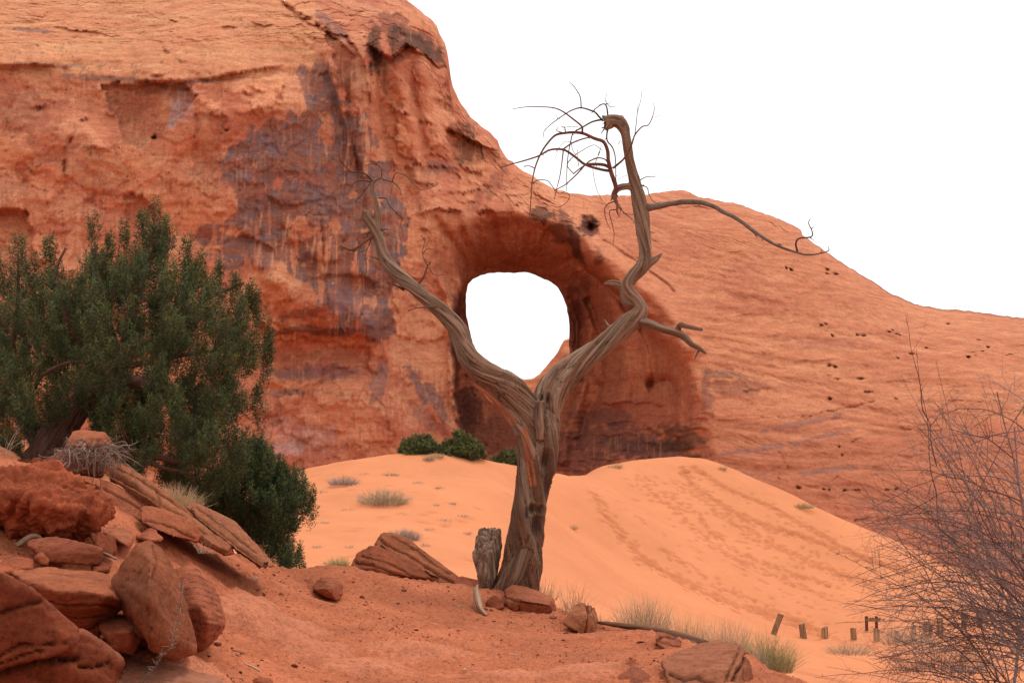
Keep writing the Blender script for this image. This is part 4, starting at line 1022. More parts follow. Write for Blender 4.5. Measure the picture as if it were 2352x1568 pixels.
# leaning slabs on the rise
rock('long leaning slab with split layers running down from the twig pile', [
    [(232, 1078, 13.2), (258, 1054, 13.4), (300, 1074, 13.4), (362, 1116, 13.3), (430, 1168, 13.1), (520, 1240, 12.9), (534, 1256, 12.8), (528, 1274, 12.6), (508, 1268, 12.55), (448, 1240, 12.6), (430, 1205, 12.65), (350, 1150, 12.8), (290, 1112, 13.0), (240, 1090, 13.1), (270, 1064, 13.8), (430, 1172, 13.7), (525, 1262, 13.4)]],
    0.013, (.40, .165, .085), M_ROCK, (-0.60, 0.15, -0.80), 0.012, 11, 0.014, 3.0, 2, top=(.46, .19, .10), cracks=[([(255, 1085), (330, 1128), (400, 1172), (470, 1222)], 3.4, .08), ([(300, 1086), (380, 1138), (450, 1186), (520, 1240)], 2, .035), ([(270, 1075), (330, 1104), (400, 1150)], 1.6, .025), ([(360, 1130), (372, 1150), (366, 1170)], 1.6, .02)])
rock('lower sheet of split sandstone tucked below the long leaning slab', [
    [(230, 1100, 12.9), (248, 1104, 12.95), (345, 1170, 12.8), (420, 1205, 12.7), (425, 1215, 12.6), (330, 1196, 12.5), (316, 1197, 12.5), (264, 1181, 12.5), (238, 1160, 12.6), (228, 1125, 12.75), (250, 1110, 13.5), (330, 1180, 13.3), (410, 1215, 13.1)]],
    0.013, (.42, .155, .085), M_ROCK, (-0.58, 0.1, -0.8), 0.010, 11, 0.012, 3, 2, cracks=[([(240, 1120), (330, 1172), (400, 1206)], 2, .04)])
rock('thick reddish slab lying along the foot of the leaning slabs', [
    [(316, 1168, 12.4), (326, 1160, 12.45), (350, 1162, 12.45), (402, 1180, 12.4), (452, 1206, 12.4), (462, 1232, 12.3), (455, 1247, 12.2), (400, 1233, 12.0), (345, 1212, 12.0), (320, 1198, 12.1), (340, 1164, 12.8), (452, 1210, 12.8), (440, 1240, 12.7)]],
    0.013, RED, M_BROWN, (-0.4, 0.2, -0.9), 0.014, 8, 0.016, 3, 3, top=(.52, .2, .11), cracks=[([(330, 1192), (390, 1206), (450, 1236)], 2, .03)])
rock('tilted slab with a ragged edge propped over a black gap, pointing down to the right', [
    [(426, 1166, 13.2), (432, 1156, 13.3), (452, 1155, 13.4), (505, 1178, 13.5), (542, 1200, 13.5), (572, 1232, 13.4), (628, 1294, 13.2), (628, 1304, 13.1), (600, 1300, 12.9), (562, 1277, 12.85), (505, 1232, 12.9), (448, 1186, 13.0), (520, 1190, 14.1), (575, 1236, 14.0), (620, 1294, 13.8)]],
    0.013, (.40, .17, .092), M_ROCK, (-0.6, 0.2, -0.75), 0.010, 14, 0.014, 4, 2, top=(.47, .20, .115), cracks=[([(436, 1172), (500, 1216), (560, 1262), (612, 1300)], 2.6, .05), ([(450, 1164), (520, 1212), (590, 1270)], 1.6, .025)])
rock('dark triangular block filling the space between the two leaning slabs', [
    [(440, 1196, 13.2), (470, 1205, 13.2), (534, 1256, 12.9), (536, 1272, 12.8), (516, 1274, 12.6), (460, 1250, 12.6), (445, 1235, 12.7), (470, 1210, 13.6), (530, 1262, 13.4)]], 0.013, DRK, M_BROWN, (-0.5, 0.2, -0.8), 0.01, 9, 0.015, 3, 2)
rock('angular capstone sitting on top of the dead twig pile', [
    [(150, 1024, 13.0), (158, 1006, 13.1), (166, 990, 13.3), (182, 987, 13.4), (240, 991, 13.4), (252, 1008, 13.3), (256, 1026, 13.1), (230, 1032, 12.9), (205, 1026, 12.85), (150, 1026, 12.95), (230, 1003, 12.95), (180, 992, 13.8), (250, 1012, 13.8), (160, 1022, 13.6)]],
    0.011, (.44, .15, .075), M_BROWN, (0.1, 0.1, 1), 0.008, 8, 0.014, 4, 2, top=(.5, .2, .11))
rock('weathered block hidden beneath the dead twigs at the head of the long slab', [box8([(95, 1062, 13.6), (150, 1030, 13.7), (240, 1032, 13.6), (262, 1060, 13.4), (235, 1095, 13.2), (170, 1085, 13.2), (110, 1075, 13.4)], 0.7)], 0.016, DRK, M_ROUGH, (0, 0, 1), 0.02, 9, 0.03, 4)
rock('thin flat stone lying on the crest near the juniper trunk', [box8([(68, 1060, 14.6), (80, 1052, 14.6), (93, 1051, 14.6), (94, 1060, 14.5), (80, 1066, 14.5)], 0.25)], 0.011, RED, M_BROWN, amp=0.01)
rock('pale rounded stone at the far left edge beside the juniper', [box8([(-40, 1030, 13.8), (0, 1028, 13.8), (30, 1042, 13.8), (48, 1056, 13.6), (20, 1066, 13.5), (-40, 1070, 13.5)], 0.5)], 0.015, (.50, .21, .115), M_ROCK, amp=0.02)
rock('small pink wedge-shaped stone in front of the thick reddish slab', [
    [(314, 1232, 11.9), (346, 1211, 12.0), (352, 1213, 12.0), (369, 1234, 11.9), (366, 1243, 11.75), (345, 1242, 11.7), (316, 1238, 11.8), (345, 1218, 12.3), (360, 1240, 12.2)]], 0.010, PINK, M_BROWN, amp=0.01, rnd=2)
rock('half-buried pink flagstone on the slope right of the round rough boulder', [
    [(222, 1204, 11.9), (250, 1196, 12.1), (285, 1204, 12.0), (308, 1232, 11.4), (302, 1262, 11.0), (285, 1250, 10.9), (240, 1232, 11.3), (250, 1215, 12.2), (300, 1250, 11.5), (270, 1240, 10.95)]], 0.014, PINK, M_ROCK, amp=0.012, top=(.55, .23, .13))

# by the dead tree
rock('big slanting layered slab on the crest left of the dead tree', [
    [(853, 1258, 19.4), (860, 1240, 19.5), (876, 1222, 19.6), (902, 1222, 19.7), (934, 1236, 19.7), (985, 1274, 19.5), (1035, 1312, 19.2), (1064, 1334, 19.0), (1050, 1344, 18.8), (1000, 1342, 18.7), (940, 1312, 18.8), (880, 1268, 19.0), (862, 1264, 19.1), (900, 1228, 20.4), (1000, 1290, 20.2), (1050, 1338, 19.8)]],
    0.02, (.34, .115, .055), M_ROCK, (-0.55, 0.2, -0.8), 0.022, 7, 0.03, 2.2, 2, top=(.42, .16, .08), cracks=[([(856, 1260), (900, 1290), (960, 1324), (1005, 1343)], 4, .10), ([(872, 1238), (930, 1270), (1000, 1314), (1045, 1340)], 2.2, .05), ([(900, 1232), (960, 1264), (1030, 1318)], 1.6, .025)])
rock('low rounded layered rock half under the big slanting slab', [
    [(805, 1305, 18.9), (807, 1290, 19.0), (820, 1272, 19.1), (848, 1252, 19.2), (885, 1256, 19.2), (940, 1288, 18.9), (1000, 1330, 18.6), (960, 1338, 18.5), (900, 1322, 18.3), (850, 1323, 18.2), (812, 1316, 18.4), (860, 1300, 18.3), (850, 1275, 20), (950, 1330, 19.6)]],
    0.018, (.36, .11, .05), M_ROCK, (-0.5, 0.1, -0.85), 0.020, 8, 0.02, 2.5, 3, cracks=[([(815, 1290), (870, 1300), (930, 1328), (970, 1342)], 2.5, .05), ([(830, 1276), (880, 1286), (950, 1322)], 2, .03), ([(810, 1304), (860, 1314), (910, 1324)], 2, .03)])
rock('flat dark stone between the slanting slab and the dead tree', [box8([(1040, 1332, 18.2), (1060, 1322, 18.4), (1098, 1332, 18.3), (1102, 1346, 18.1), (1075, 1352, 18.0), (1045, 1343, 18.0)], 0.5)], 0.014, DRK, M_BROWN, amp=0.012)
rock('squat cracked stone alone on the open dirt left of the tree', [
    [(718, 1345, 15.50), (740, 1326, 15.80), (765, 1325, 15.80), (787, 1340, 15.70), (786, 1362, 15.40), (775, 1380, 15.10), (745, 1370, 15.05), (722, 1355, 15.20), (755, 1352, 15.00), (740, 1340, 16.20), (780, 1355, 16.10)]], 0.012, RED, M_ROCK, (0.5, 0.3, 0.6), 0.014, 11, 0.015, 5, 2, top=(.46, .19, .12))
rock('smooth pink stone leaning against the squat cracked stone', [box8([(688, 1345, 15.60), (700, 1330, 15.70), (716, 1330, 15.70), (722, 1348, 15.50), (716, 1362, 15.30), (695, 1358, 15.35)], 0.3)], 0.012, PINK, M_ROCK, amp=0.01)
rock('wide red boulder resting against the foot of the dead tree', [
    [(1160, 1352, 16.9), (1176, 1340, 17.0), (1212, 1346, 17.1), (1268, 1372, 17.0), (1276, 1396, 16.8), (1272, 1412, 16.6), (1240, 1414, 16.4), (1182, 1408, 16.3), (1158, 1388, 16.4), (1200, 1378, 16.25), (1262, 1388, 16.4), (1190, 1350, 17.7), (1262, 1378, 17.6), (1180, 1395, 17.2)]],
    0.014, (.42, .14, .07), M_ROCK, (0.15, 0.4, 0.8), 0.012, 6, 0.022, 2.6, 3, top=(.52, .2, .11), cracks=[([(1160, 1372), (1200, 1384), (1260, 1392)], 2, .025), ([(1196, 1380), (1190, 1404)], 2, .02)])
rock('dark angular stone between the driftwood stick and the wide red boulder', [box8([(1118, 1380, 16.3), (1135, 1366, 16.4), (1156, 1380, 16.3), (1158, 1395, 16.15), (1140, 1400, 16.1), (1120, 1392, 16.2)], 0.35)], 0.012, DRK, M_BROWN, amp=0.015, rnd=1)
rock('tan blocky boulder standing alone right of the tree with a crack down its side', [
    [(1318, 1392, 15.6), (1330, 1384, 15.7), (1348, 1385, 15.7), (1366, 1392, 15.6), (1372, 1420, 15.4), (1366, 1450, 15.1), (1354, 1464, 14.95), (1322, 1448, 14.9), (1293, 1432, 15.1), (1300, 1416, 15.2), (1352, 1410, 15.1), (1330, 1395, 16.1), (1364, 1410, 16.1), (1310, 1440, 15.7)]],
    0.012, TAN, M_BROWN, (0.7, 0.2, 0.5), 0.01, 6, 0.016, 3.0, 2, cracks=[([(1348, 1388), (1354, 1415), (1346, 1455)], 2.6, .05), ([(1362, 1392), (1352, 1412)], 2, .03)])
rock('small layered stone beside the weathered log', [
    [(1504, 1462, 13.4), (1508, 1450, 13.6), (1530, 1452, 13.7), (1562, 1466, 13.6), (1569, 1480, 13.4), (1562, 1494, 13.2), (1545, 1502, 13.0), (1518, 1488, 13.0), (1506, 1474, 13.1), (1520, 1456, 14.1), (1560, 1474, 14.0)]], 0.011, (.44, .16, .085), M_ROCK, (0.2, 0.3, 0.9), 0.022, 12, 0.012, 4, 2, cracks=[([(1506, 1468), (1540, 1478), (1568, 1482)], 2.2, .05), ([(1512, 1456), (1550, 1466)], 1.5, .02)])
rock('large tilted slab with a broad smooth top in the lower right', [
    [(1518, 1520, 10.9), (1540, 1503, 11.3), (1620, 1473, 12.0), (1650, 1471, 12.1), (1698, 1480, 11.7), (1714, 1497, 11.5), (1720, 1540, 10.9), (1728, 1600, 10.4), (1660, 1620, 10.0), (1545, 1600, 10.1), (1530, 1545, 10.5), (1672, 1540, 10.5), (1690, 1490, 11.4), (1600, 1560, 11.6), (1700, 1530, 12.0)]],
    0.016, (.40, .16, .088), M_ROCK, (-0.25, -0.45, 0.85), 0.02, 10, 0.014, 2.4, 2, top=(.47, .20, .115), cracks=[([(1716, 1500), (1692, 1545), (1668, 1610)], 3, .06), ([(1700, 1488), (1676, 1540), (1655, 1600)], 2, .03), ([(1535, 1545), (1570, 1562), (1600, 1556), (1640, 1575)], 3, .04)])
rock('narrow broken piece at the right end of the large tilted slab', [box8([(1708, 1535, 10.7), (1722, 1528, 10.8), (1727, 1560, 10.6), (1724, 1610, 10.3), (1700, 1610, 10.3)], 0.3)], 0.012, BRN, M_BROWN, (-.3, -.4, .8), 0.012, 12, 0.012)
rock('dark pointed stone at the bottom edge left of the large tilted slab', [
    [(1430, 1550, 10.7), (1450, 1530, 10.9), (1470, 1532, 10.9), (1495, 1558, 10.6), (1500, 1600, 10.2), (1410, 1600, 10.2), (1440, 1545, 11.3), (1485, 1560, 11.2), (1462, 1556, 10.4)]], 0.012, DRK, M_ROCK, amp=0.014, top=(.45, .18, .11))
rock('smaller stone peeking out behind the dark pointed stone', [box8([(1428, 1532, 11.2), (1440, 1518, 11.3), (1455, 1517, 11.3), (1474, 1530, 11.2), (1470, 1545, 11.0), (1435, 1545, 11.0)], 0.3)], 0.011, RED, M_BROWN, amp=0.012)
rock('white-streaked pale stone lying flat on the dirt near the bottom edge', [box8([(1334, 1540, 11.1), (1350, 1534, 11.2), (1395, 1532, 11.2), (1403, 1538, 11.1), (1385, 1548, 10.95), (1345, 1546, 10.95)], 0.25)], 0.010, (.62, .42, .36), M_ROCK, (0.1, 0.2, 1), 0.012, 12, 0.012, 6, 1)
rock('low red bedrock hump half buried at the bottom edge', [
    [(548, 1552, 9.9), (575, 1537, 10.2), (605, 1538, 10.2), (636, 1554, 10.0), (650, 1600, 9.5), (540, 1600, 9.5), (590, 1550, 10.8), (595, 1560, 9.6)]], 0.013, (.44, .145, .07), M_ROCK, amp=0.014, rnd=6)
rock('broad pale flagstone half buried at the bottom left below the pointed boulder', [
    [(262, 1580, 8.3), (300, 1512, 8.9), (350, 1500, 9.1), (420, 1520, 9.0), (500, 1552, 8.9), (560, 1600, 8.6), (280, 1640, 8.0), (430, 1560, 8.45), (350, 1530, 9.4), (500, 1580, 9.2)]], 0.016, (.50, .22, .14), M_ROCK, (-.1, .2, 1), 0.014, 10, 0.014, 2.5, 3, top=(.55, .27, .18))
rock('low stone ledge jutting from the dirt at the lower right edge of the slope', [
    [(1726, 1566, 11.2), (1752, 1552, 11.8), (1790, 1551, 11.8), (1850, 1572, 11.3), (1900, 1604, 10.6), (1740, 1614, 10.5), (1770, 1556, 12.1), (1850, 1580, 11.8), (1760, 1580, 10.8)]], 0.014, (.42, .14, .075), M_ROCK, (0.1, 0.1, 1), 0.02, 9, 0.012, 3, 2)

# loose stones one can count
STV = []
for k in range(7):
    r = np.random.default_rng(40 + k)
    pts = r.normal(size=(14, 3)); pts /= np.linalg.norm(pts, axis=1)[:, None]; pts *= np.array([0.5, 0.42, 0.3])
    V, fl = hull_geo(pts, 3, k)
    V = V - np.array([0, 0, V[:, 2].min() * 0.6])
    me = mkmesh('loose_stone', V, fl, False)
    c = np.tile(np.array([(.27, .08, .038), (.19, .052, .026), (.33, .11, .055), (.40, .15, .09), (.22, .065, .033), (.60, .34, .26), (.30, .095, .045)][k]), (len(V), 1))
    setcol(me, c); me.materials.append(M_BROWN); STV.append(me)
def stone(px, py, size, lab, grp, var=None, Dr=(6, 20)):
    c = hit(px, py, gz, Dr[0], Dr[1], 300)
    if c is None or c[1] <= Dr[0] + 0.01: return
    s = size * c[1] / F
    o = bpy.data.objects.new('loose_stone', STV[var if var is not None else random.randrange(7)]); COL.objects.link(o)
    o.location = (c[0], c[1], gz(c[0], c[1])[0] - 0.10 * s); o.scale = (s * random.uniform(.8, 1.3), s * random.uniform(.8, 1.2), s * random.uniform(.7, 1.2))
    o.rotation_euler = (random.uniform(-.3, .3), random.uniform(-.3, .3), random.uniform(0, 6.28))
    tag(o, lab, 'stone', grp)
for a in [(832, 1372, 14, 'small dark stone alone on the dirt between squat stone and slanting slab', 1), (812, 1338, 12, 'brown pebble just below the low rounded layered rock', 0), (928, 1356, 18, 'flat stone chip below the big slanting slab', 2), (956, 1448, 14, 'dark chip in the middle of the open dirt', 1), (850, 1448, 16, 'reddish chip lying left of the middle of the open dirt', 0), (736, 1473, 14, 'dark stone alone on the lower left of the open dirt', 1), (676, 1530, 20, 'rounded stone near the low bedrock hump', 4), (1053, 1448, 14, 'dark chip below the driftwood stick', 4),
          (1300, 1455, 18, 'broken stone at the left foot of the tan blocky boulder', 1), (1380, 1462, 18, 'stone at the right foot of the tan blocky boulder', 4), (1470, 1474, 18, 'lone dark stone left of the small layered stone', 4), (1196, 1418, 10, 'tiny stone in front of the wide red boulder', 1), (1270, 1418, 20, 'small flat stones beside the wide red boulder', 2), (1360, 1518, 14, 'pale stone just above the white-streaked stone', 5), (1400, 1530, 26, 'pinkish flat stone right of the white-streaked stone', 3), (585, 1330, 26, 'white flat chip on the dirt below the tilted slab', 5), (640, 1334, 12, 'pale chip right of the white flat chip', 5), (545, 1300, 18, 'small red stone below the black gap', 2), (455, 1312, 16, 'stone chip above the striped stone', 3), (420, 1272, 12, 'tiny stone below the thick reddish slab', 1),
          (350, 1500, 20, 'pebble at the foot of the pointed boulder', 1), (500, 1480, 24, 'lump of dirt at the foot of the striped stone', 2), (530, 1490, 16, 'dark lump right of the striped stone', 1), (300, 1278, 14, 'small stone in the dirt above the pointed boulder', 3), (540, 1478, 12, 'small reddish pebble right of the striped stone', 0), (1090, 1510, 12, 'brown pebble low on the open dirt', 0), (1210, 1530, 14, 'dark pebble near the bottom edge', 1), (1285, 1415, 12, 'chip between the wide red boulder and the tan boulder', 6), (1128, 1402, 14, 'chip of red stone below the dark angular stone', 0)]:
    stone(a[0], a[1], a[2], a[3], 'loose stones on the dirt slope', a[4])
n = 0; tries = 0
while n < 46 and tries < 3000:
    tries += 1
    a, b = random.uniform(150, 660), random.uniform(1185, 1560)
    c = hit(a, b, gz0, 6, 20, 120)
    if c is None or c[1] < 6.1 or (a > 470 and b < 1310): continue
    stone(a, b, random.choice([10, 12, 14, 16, 20]), 'broken red stone in the rubble around the boulders on the left', 'rubble around the left boulders', random.choice([0, 1, 2, 4, 6])); n += 1
n = 0
while n < 285:
    a, b = random.uniform(200, 1780), random.uniform(1180, 1566)
    if a < 520 and not (1190 < b < 1300): continue
    c = hit(a, b, gz0, 6, 20, 120)
    if c is None or c[1] < 6.1: continue
    stone(a, b, random.choice([5, 5, 6, 6, 7, 8, 9, 11]), 'tiny loose red stone among the gravel of the dirt slope', 'gravel-sized stones on the dirt slope'); n += 1
def gravel():
    geos = []
    tet = np.array([(1, 0, -.3), (-.5, .87, -.3), (-.5, -.87, -.3), (0.1, 0, .8)]); tf = np.array([(0, 1, 3), (1, 2, 3), (2, 0, 3), (0, 2, 1)])
    N = 22000
    x = RNG.uniform(-6, 4, N); y = 6.5 + 12 * RNG.random(N) ** 1.2
    cl = fbm2(x / 0.8, y / 0.8, 3); keep = RNG.random(N) < sst(-0.5, 0.5, cl) * 0.9 + 0.1; x, y = x[keep], y[keep]; N = len(x)
    z = gz(x, y); s = 0.006 + 0.016 * RNG.random(N) ** 3
    an = RNG.random(N) * 6.28; ca, sa = np.cos(an), np.sin(an)
    j = tet[None] * RNG.uniform(.6, 1.3, (N, 4, 3)) * s[:, None, None]
    X = j[..., 0] * ca[:, None] - j[..., 1] * sa[:, None]; Y = j[..., 0] * sa[:, None] + j[..., 1] * ca[:, None]
    V = np.stack([X + x[:, None], Y + y[:, None], j[..., 2] + z[:, None] + 0.002], -1).reshape(-1, 3)
    f = (tf[None] + 4 * np.arange(N)[:, None, None]).reshape(-1, 3)
    me = mkmesh('gravel', V, [f], False)
    c = np.array([.27, .075, .036]) * RNG.uniform(.6, 1.6, (N, 1)); setcol(me, np.repeat(c, 4, 0))
    o = link('gravel', me, m_attr('gravel_stone', 0.95, 0.1)); tag(o, 'fine reddish gravel scattered over the dirt slope', None, None, 'stuff')
gravel()

# sticks and splinters lying about
def litter():
    k = 0
    while k < 44:
        a, b = random.uniform(480, 1640), random.uniform(1330, 1560)
        c = hit(a, b, gz, 6, 20, 160)
        if c is None or c[1] < 6.1: continue
        L = random.uniform(.04, .15); an = random.uniform(0, 6.28); r0 = random.uniform(.003, .006); pth = []
        for t in np.linspace(-.5, .5, 5):
            x = math.cos(an) * L * t + random.uniform(-1, 1) * .004; y = math.sin(an) * L * t + random.uniform(-1, 1) * .004
            pth.append((x, y, gz(c[0] + x, c[1] + y)[0] - c[2] + r0 * .7, r0 * (1 - .5 * abs(t))))
        V, fl = tubes([pth], 5); me = mkmesh('dead_stick', V, fl)
        setcol(me, np.tile([(.45, .32, .23), (.30, .19, .13), (.55, .40, .30), (.20, .11, .07)][k % 4], (len(V), 1)))
        tag(link('dead_stick', me, M_STICK, None, tuple(c)), 'little bleached stick lying on the open dirt slope', 'stick', 'small dead sticks on the dirt slope'); k += 1
M_STICK = m_attr('bleached_stick', 0.85, 0.15)
litter()

# ------------------------------------------------------------------ the dead juniper snag
TD = 17.5
M_WOOD = m_wood('weathered_wood')
M_TWIG = m_attr('dead_twig', 0.85, 0.15, nscale=30, namt=0.6)
def dpath(pts, D=TD, n=6):
    """rows (px, py, width px[, depth offset]) -> x,y,z,r"""
    rows = np.array([list(q) + [0.0] * (4 - len(q)) for q in pts], float)
    sp = smooth_path(rows, n)
    d = D + sp[:, 3]
    return np.concatenate([P(sp[:, 0], sp[:, 1], d), (sp[:, 2] * 0.5 * d / F)[:, None]], 1)

def wood_mesh(name, paths, vox, cols, twist=1.6, groove=0.022, knots=(), noise=0.012, rx=3, orange=()):
    V, fl = tubes(paths, 14)
    V, Q = remesh(V, fl, vox)
    V = relax(V, Q, rx)
    # nearest axis: along-length s and cross-section position give the grain its direction
    best = np.full(len(V), 1e9); sa = np.zeros(len(V)); rad = np.zeros(len(V)); u = np.zeros(len(V)); v = np.zeros(len(V))
    for k, p in enumerate(paths):
        s0 = k * 7.0 if k > 2 else 0.0
        if k in (1, 2): s0 = np.linalg.norm(np.diff(paths[0][:, :3], axis=0), axis=1).sum() * 0.8
        L = 0
        for a, b in zip(p[:-1], p[1:]):
            e = b[:3] - a[:3]; l = np.linalg.norm(e) + 1e-9
            t = np.clip(((V - a[:3]) @ e) / (l * l), 0, 1)
            w = V - a[:3] - t[:, None] * e
            r = a[3] * (1 - t) + b[3] * t
            d = np.linalg.norm(w, axis=1) / r
            m = d < best
            best[m] = d[m]; sa[m] = s0 + L + t[m] * l; rad[m] = r[m]
            ax = e / l; x1 = np.cross(ax, [0, 1, 0]); x1 /= np.linalg.norm(x1) + 1e-9; x2 = np.cross(ax, x1)
            u[m] = (w @ x1)[m]; v[m] = (w @ x2)[m]
            L += l
    an = np.arctan2(v, u) + twist * sa
    g = np.stack([np.cos(an) * np.maximum(rad, .03), np.sin(an) * np.maximum(rad, .03), sa], 1)
    N = vnormals(V, Q)
    q1 = np.stack([np.cos(an) * 1.7, np.sin(an) * 1.7, sa * 0.5], 1)
    q2 = np.stack([g[:, 0] * 22, g[:, 1] * 22, sa * 1.1], 1)
    q3 = np.stack([g[:, 0] * 60, g[:, 1] * 60, sa * 2.0], 1)
    lob = n3(q1)
    gr = n3(q2); gr3 = n3(q3)
    d = 0.13 * rad * lob + groove * np.minimum(rad / .15, 1) * (-(1 - np.abs(gr)) ** 6 * 1.0 + 0.35 * gr3) + noise * fbm3(V * 3, 3) * np.minimum(rad / .1, 1)
    dk = np.zeros(len(V))
    for kx, ky, rx_, ry_, dp in knots:
        c = P(kx, ky, TD); a = TD / F
        uu = (V[:, 0] - c[0]) / (rx_ * a); vv = (V[:, 2] - c[2]) / (ry_ * a)
        m = np.exp(-(uu ** 2 + vv ** 2) ** 1.3) * (N[:, 1] < 0.1)
        ring = np.exp(-((np.hypot(uu, vv) - 1.45) / .3) ** 2) * (N[:, 1] < 0.1)
        d += -dp * m + 0.012 * ring; dk = np.maximum(dk, m)
    V = V + N * d[:, None]
    grey, brown, darkc, rusty = [np.array(c) for c in cols]
    f = np.clip(0.5 + 0.9 * n3(np.stack([np.cos(an) * 1.2, np.sin(an) * 1.2, sa * 0.9 + 5], 1)) + 0.3 * gr, 0, 1)[:, None]
    c = grey * f + brown * (1 - f)
    low_ = sst(2.6, 0.6, V[:, 2])[:, None]      # the foot keeps its red-brown wood, the limbs are bleached
    f = f * (1 - .55 * low_); c = grey * f + brown * (1 - f) * (1 - .15 * low_)
    rs = (.7 + .6 * low_) * sst(0.12, 0.5, n3(np.stack([np.cos(an) * 1.5 + 9, np.sin(an) * 1.5, sa * 0.6], 1)))[:, None] * 0.6
    rs = np.clip(rs, 0, .8); c = c * (1 - rs) + rusty * rs
    for pl, wd, D_ in orange:
        pp = P(np.array([q[0] for q in pl]), np.array([q[1] for q in pl]), D_)
        m = (sst(wd, wd * .5, line_d(V[:, 0], V[:, 2], pp[:, [0, 2]])) * (N[:, 1] < 0.2))[:, None] * 0.75
        c = c * (1 - m) + np.array([.42, .125, .05]) * m
    cr = sst(0.09, 0.0, np.abs(gr))[:, None] * 0.6
    c = c * (1 - cr) + darkc * cr
    c = c * (1 - 0.85 * dk[:, None]) + np.array([.03, .015, .01]) * 0.85 * dk[:, None]
    me = mkmesh(name, V, [Q]); setcol(me, np.clip(c, .005, .8)); setvec(me, g)
    return me
WC = ((.325, .210, .142), (.135, .060, .030), (.020, .010, .006), (.20, .072, .034))
base = P(1180, 1362, TD)
snag = empty('dead_tree', tuple(base), 'large grey dead tree forked like a Y at the edge of the dirt slope', 'dead tree')
def local(me_v): return me_v - base
trunk_p = dpath([(1186, 1395, 112), (1188, 1350, 104), (1196, 1300, 96), (1204, 1240, 84), (1213, 1180, 78), (1222, 1120, 80), (1232, 1060, 88), (1238, 1000, 90), (1243, 955, 84)])
left_p = dpath([(1228, 1050, 70, -.05), (1218, 985, 72, -.06), (1200, 935, 78, -.1), (1170, 895, 74, -.2), (1135, 868, 58, -.3), (1105, 850, 56, -.35), (1078, 822, 52, -.4), (1062, 790, 46, -.4), (1048, 755, 44, -.4), (1022, 722, 42, -.4), (990, 694, 38, -.4), (955, 665, 34, -.4), (924, 640, 36, -.3), (897, 612, 34, -.3), (880, 585, 28, -.3), (873, 556, 26, -.3), (862, 530, 26, -.3), (850, 508, 26, -.3), (840, 492, 22, -.3), (834, 484, 12, -.3)])
right_p = dpath([(1245, 985, 74), (1252, 935, 76), (1264, 900, 76), (1290, 868, 68), (1325, 838, 56), (1365, 808, 52), (1400, 780, 50), (1435, 750, 50), (1462, 726, 42), (1472, 708, 30), (1464, 690, 26), (1448, 670, 30), (1442, 652, 34), (1454, 634, 36), (1474, 612, 38), (1482, 586, 34), (1479, 548, 33), (1474, 500, 36), (1468, 462, 34), (1460, 425, 28), (1450, 385, 23), (1442, 345, 23), (1437, 312, 22), (1433, 296, 26), (1424, 283, 31), (1410, 277, 31), (1397, 277, 27), (1388, 279, 20)])
extra = [dpath([(1205, 1270, 50, -.12), (1178, 1320, 48, -.2), (1150, 1358, 34, -.25), (1130, 1378, 12, -.3)]), dpath([(1225, 1260, 44), (1225, 1310, 44), (1216, 1350, 34), (1212, 1385, 24)]), dpath([(1195, 1280, 50, .2), (1180, 1340, 50, .35), (1170, 1390, 40, .4)]),
         dpath([(1456, 700, 24, .08), (1438, 690, 26, .1), (1434, 665, 22, .12), (1420, 655, 18, .1), (1404, 650, 14, .05), (1386, 651, 5, 0)]),
         dpath([(1478, 615, 24), (1498, 600, 18), (1512, 590, 11), (1522, 581, 3)]), dpath([(1408, 765, 16), (1396, 748, 10), (1388, 733, 5)]),
         dpath([(1404, 284, 22), (1396, 292, 16), (1390, 300, 5)]), dpath([(1394, 272, 12), (1386, 268, 8), (1381, 265, 2)]), dpath([(1418, 272, 12), (1428, 268, 8), (1434, 272, 3)]), dpath([(866, 535, 22, -.3), (868, 505, 18, -.3), (867, 485, 16, -.3), (864, 470, 14, -.3), (860, 450, 12, -.3), (855, 432, 11, -.3), (858, 418, 10, -.3), (870, 409, 7, -.3)]),
         dpath([(1462, 432, 20), (1448, 429, 16), (1432, 429, 16), (1418, 434, 16), (1410, 446, 14), (1408, 458, 9)])]
# ragged bark ridge along the underside of the right limb and the left limb
extra += [dpath([(1240, 920, 24, -.3), (1238, 960, 26, -.28), (1240, 1010, 18, -.25)]), dpath([(1090, 880, 14, -.3), (1130, 912, 18, -.25), (1165, 950, 18, -.2), (1190, 1000, 14, -.15)])]
me = wood_mesh('trunk', [trunk_p, left_p, right_p] + extra, 0.0115, WC, knots=[(1254, 1058, 13, 22, .07), (1222, 1168, 9, 11, .06), (1240, 1170, 8, 9, .04), (1232, 1205, 12, 26, .035), (1258, 918, 7, 12, .05), (1240, 915, 5, 7, .05), (1258, 1110, 10, 40, .03), (1208, 1178, 4, 12, .03), (1302, 525 + 400, 4, 6, .02)],
               orange=[([(1098, 888), (1130, 915), (1160, 945), (1178, 968)], 0.06, TD - .3), ([(1205, 990), (1215, 1050), (1222, 1110)], 0.06, TD - .2)])
V = np.empty(len(me.vertices) * 3, np.float32); me.vertices.foreach_get('co', V); V = V.reshape(-1, 3) - base; me.vertices.foreach_set('co', V.ravel().astype(np.float32)); me.update()
trunk = link('trunk', me, M_WOOD, snag)
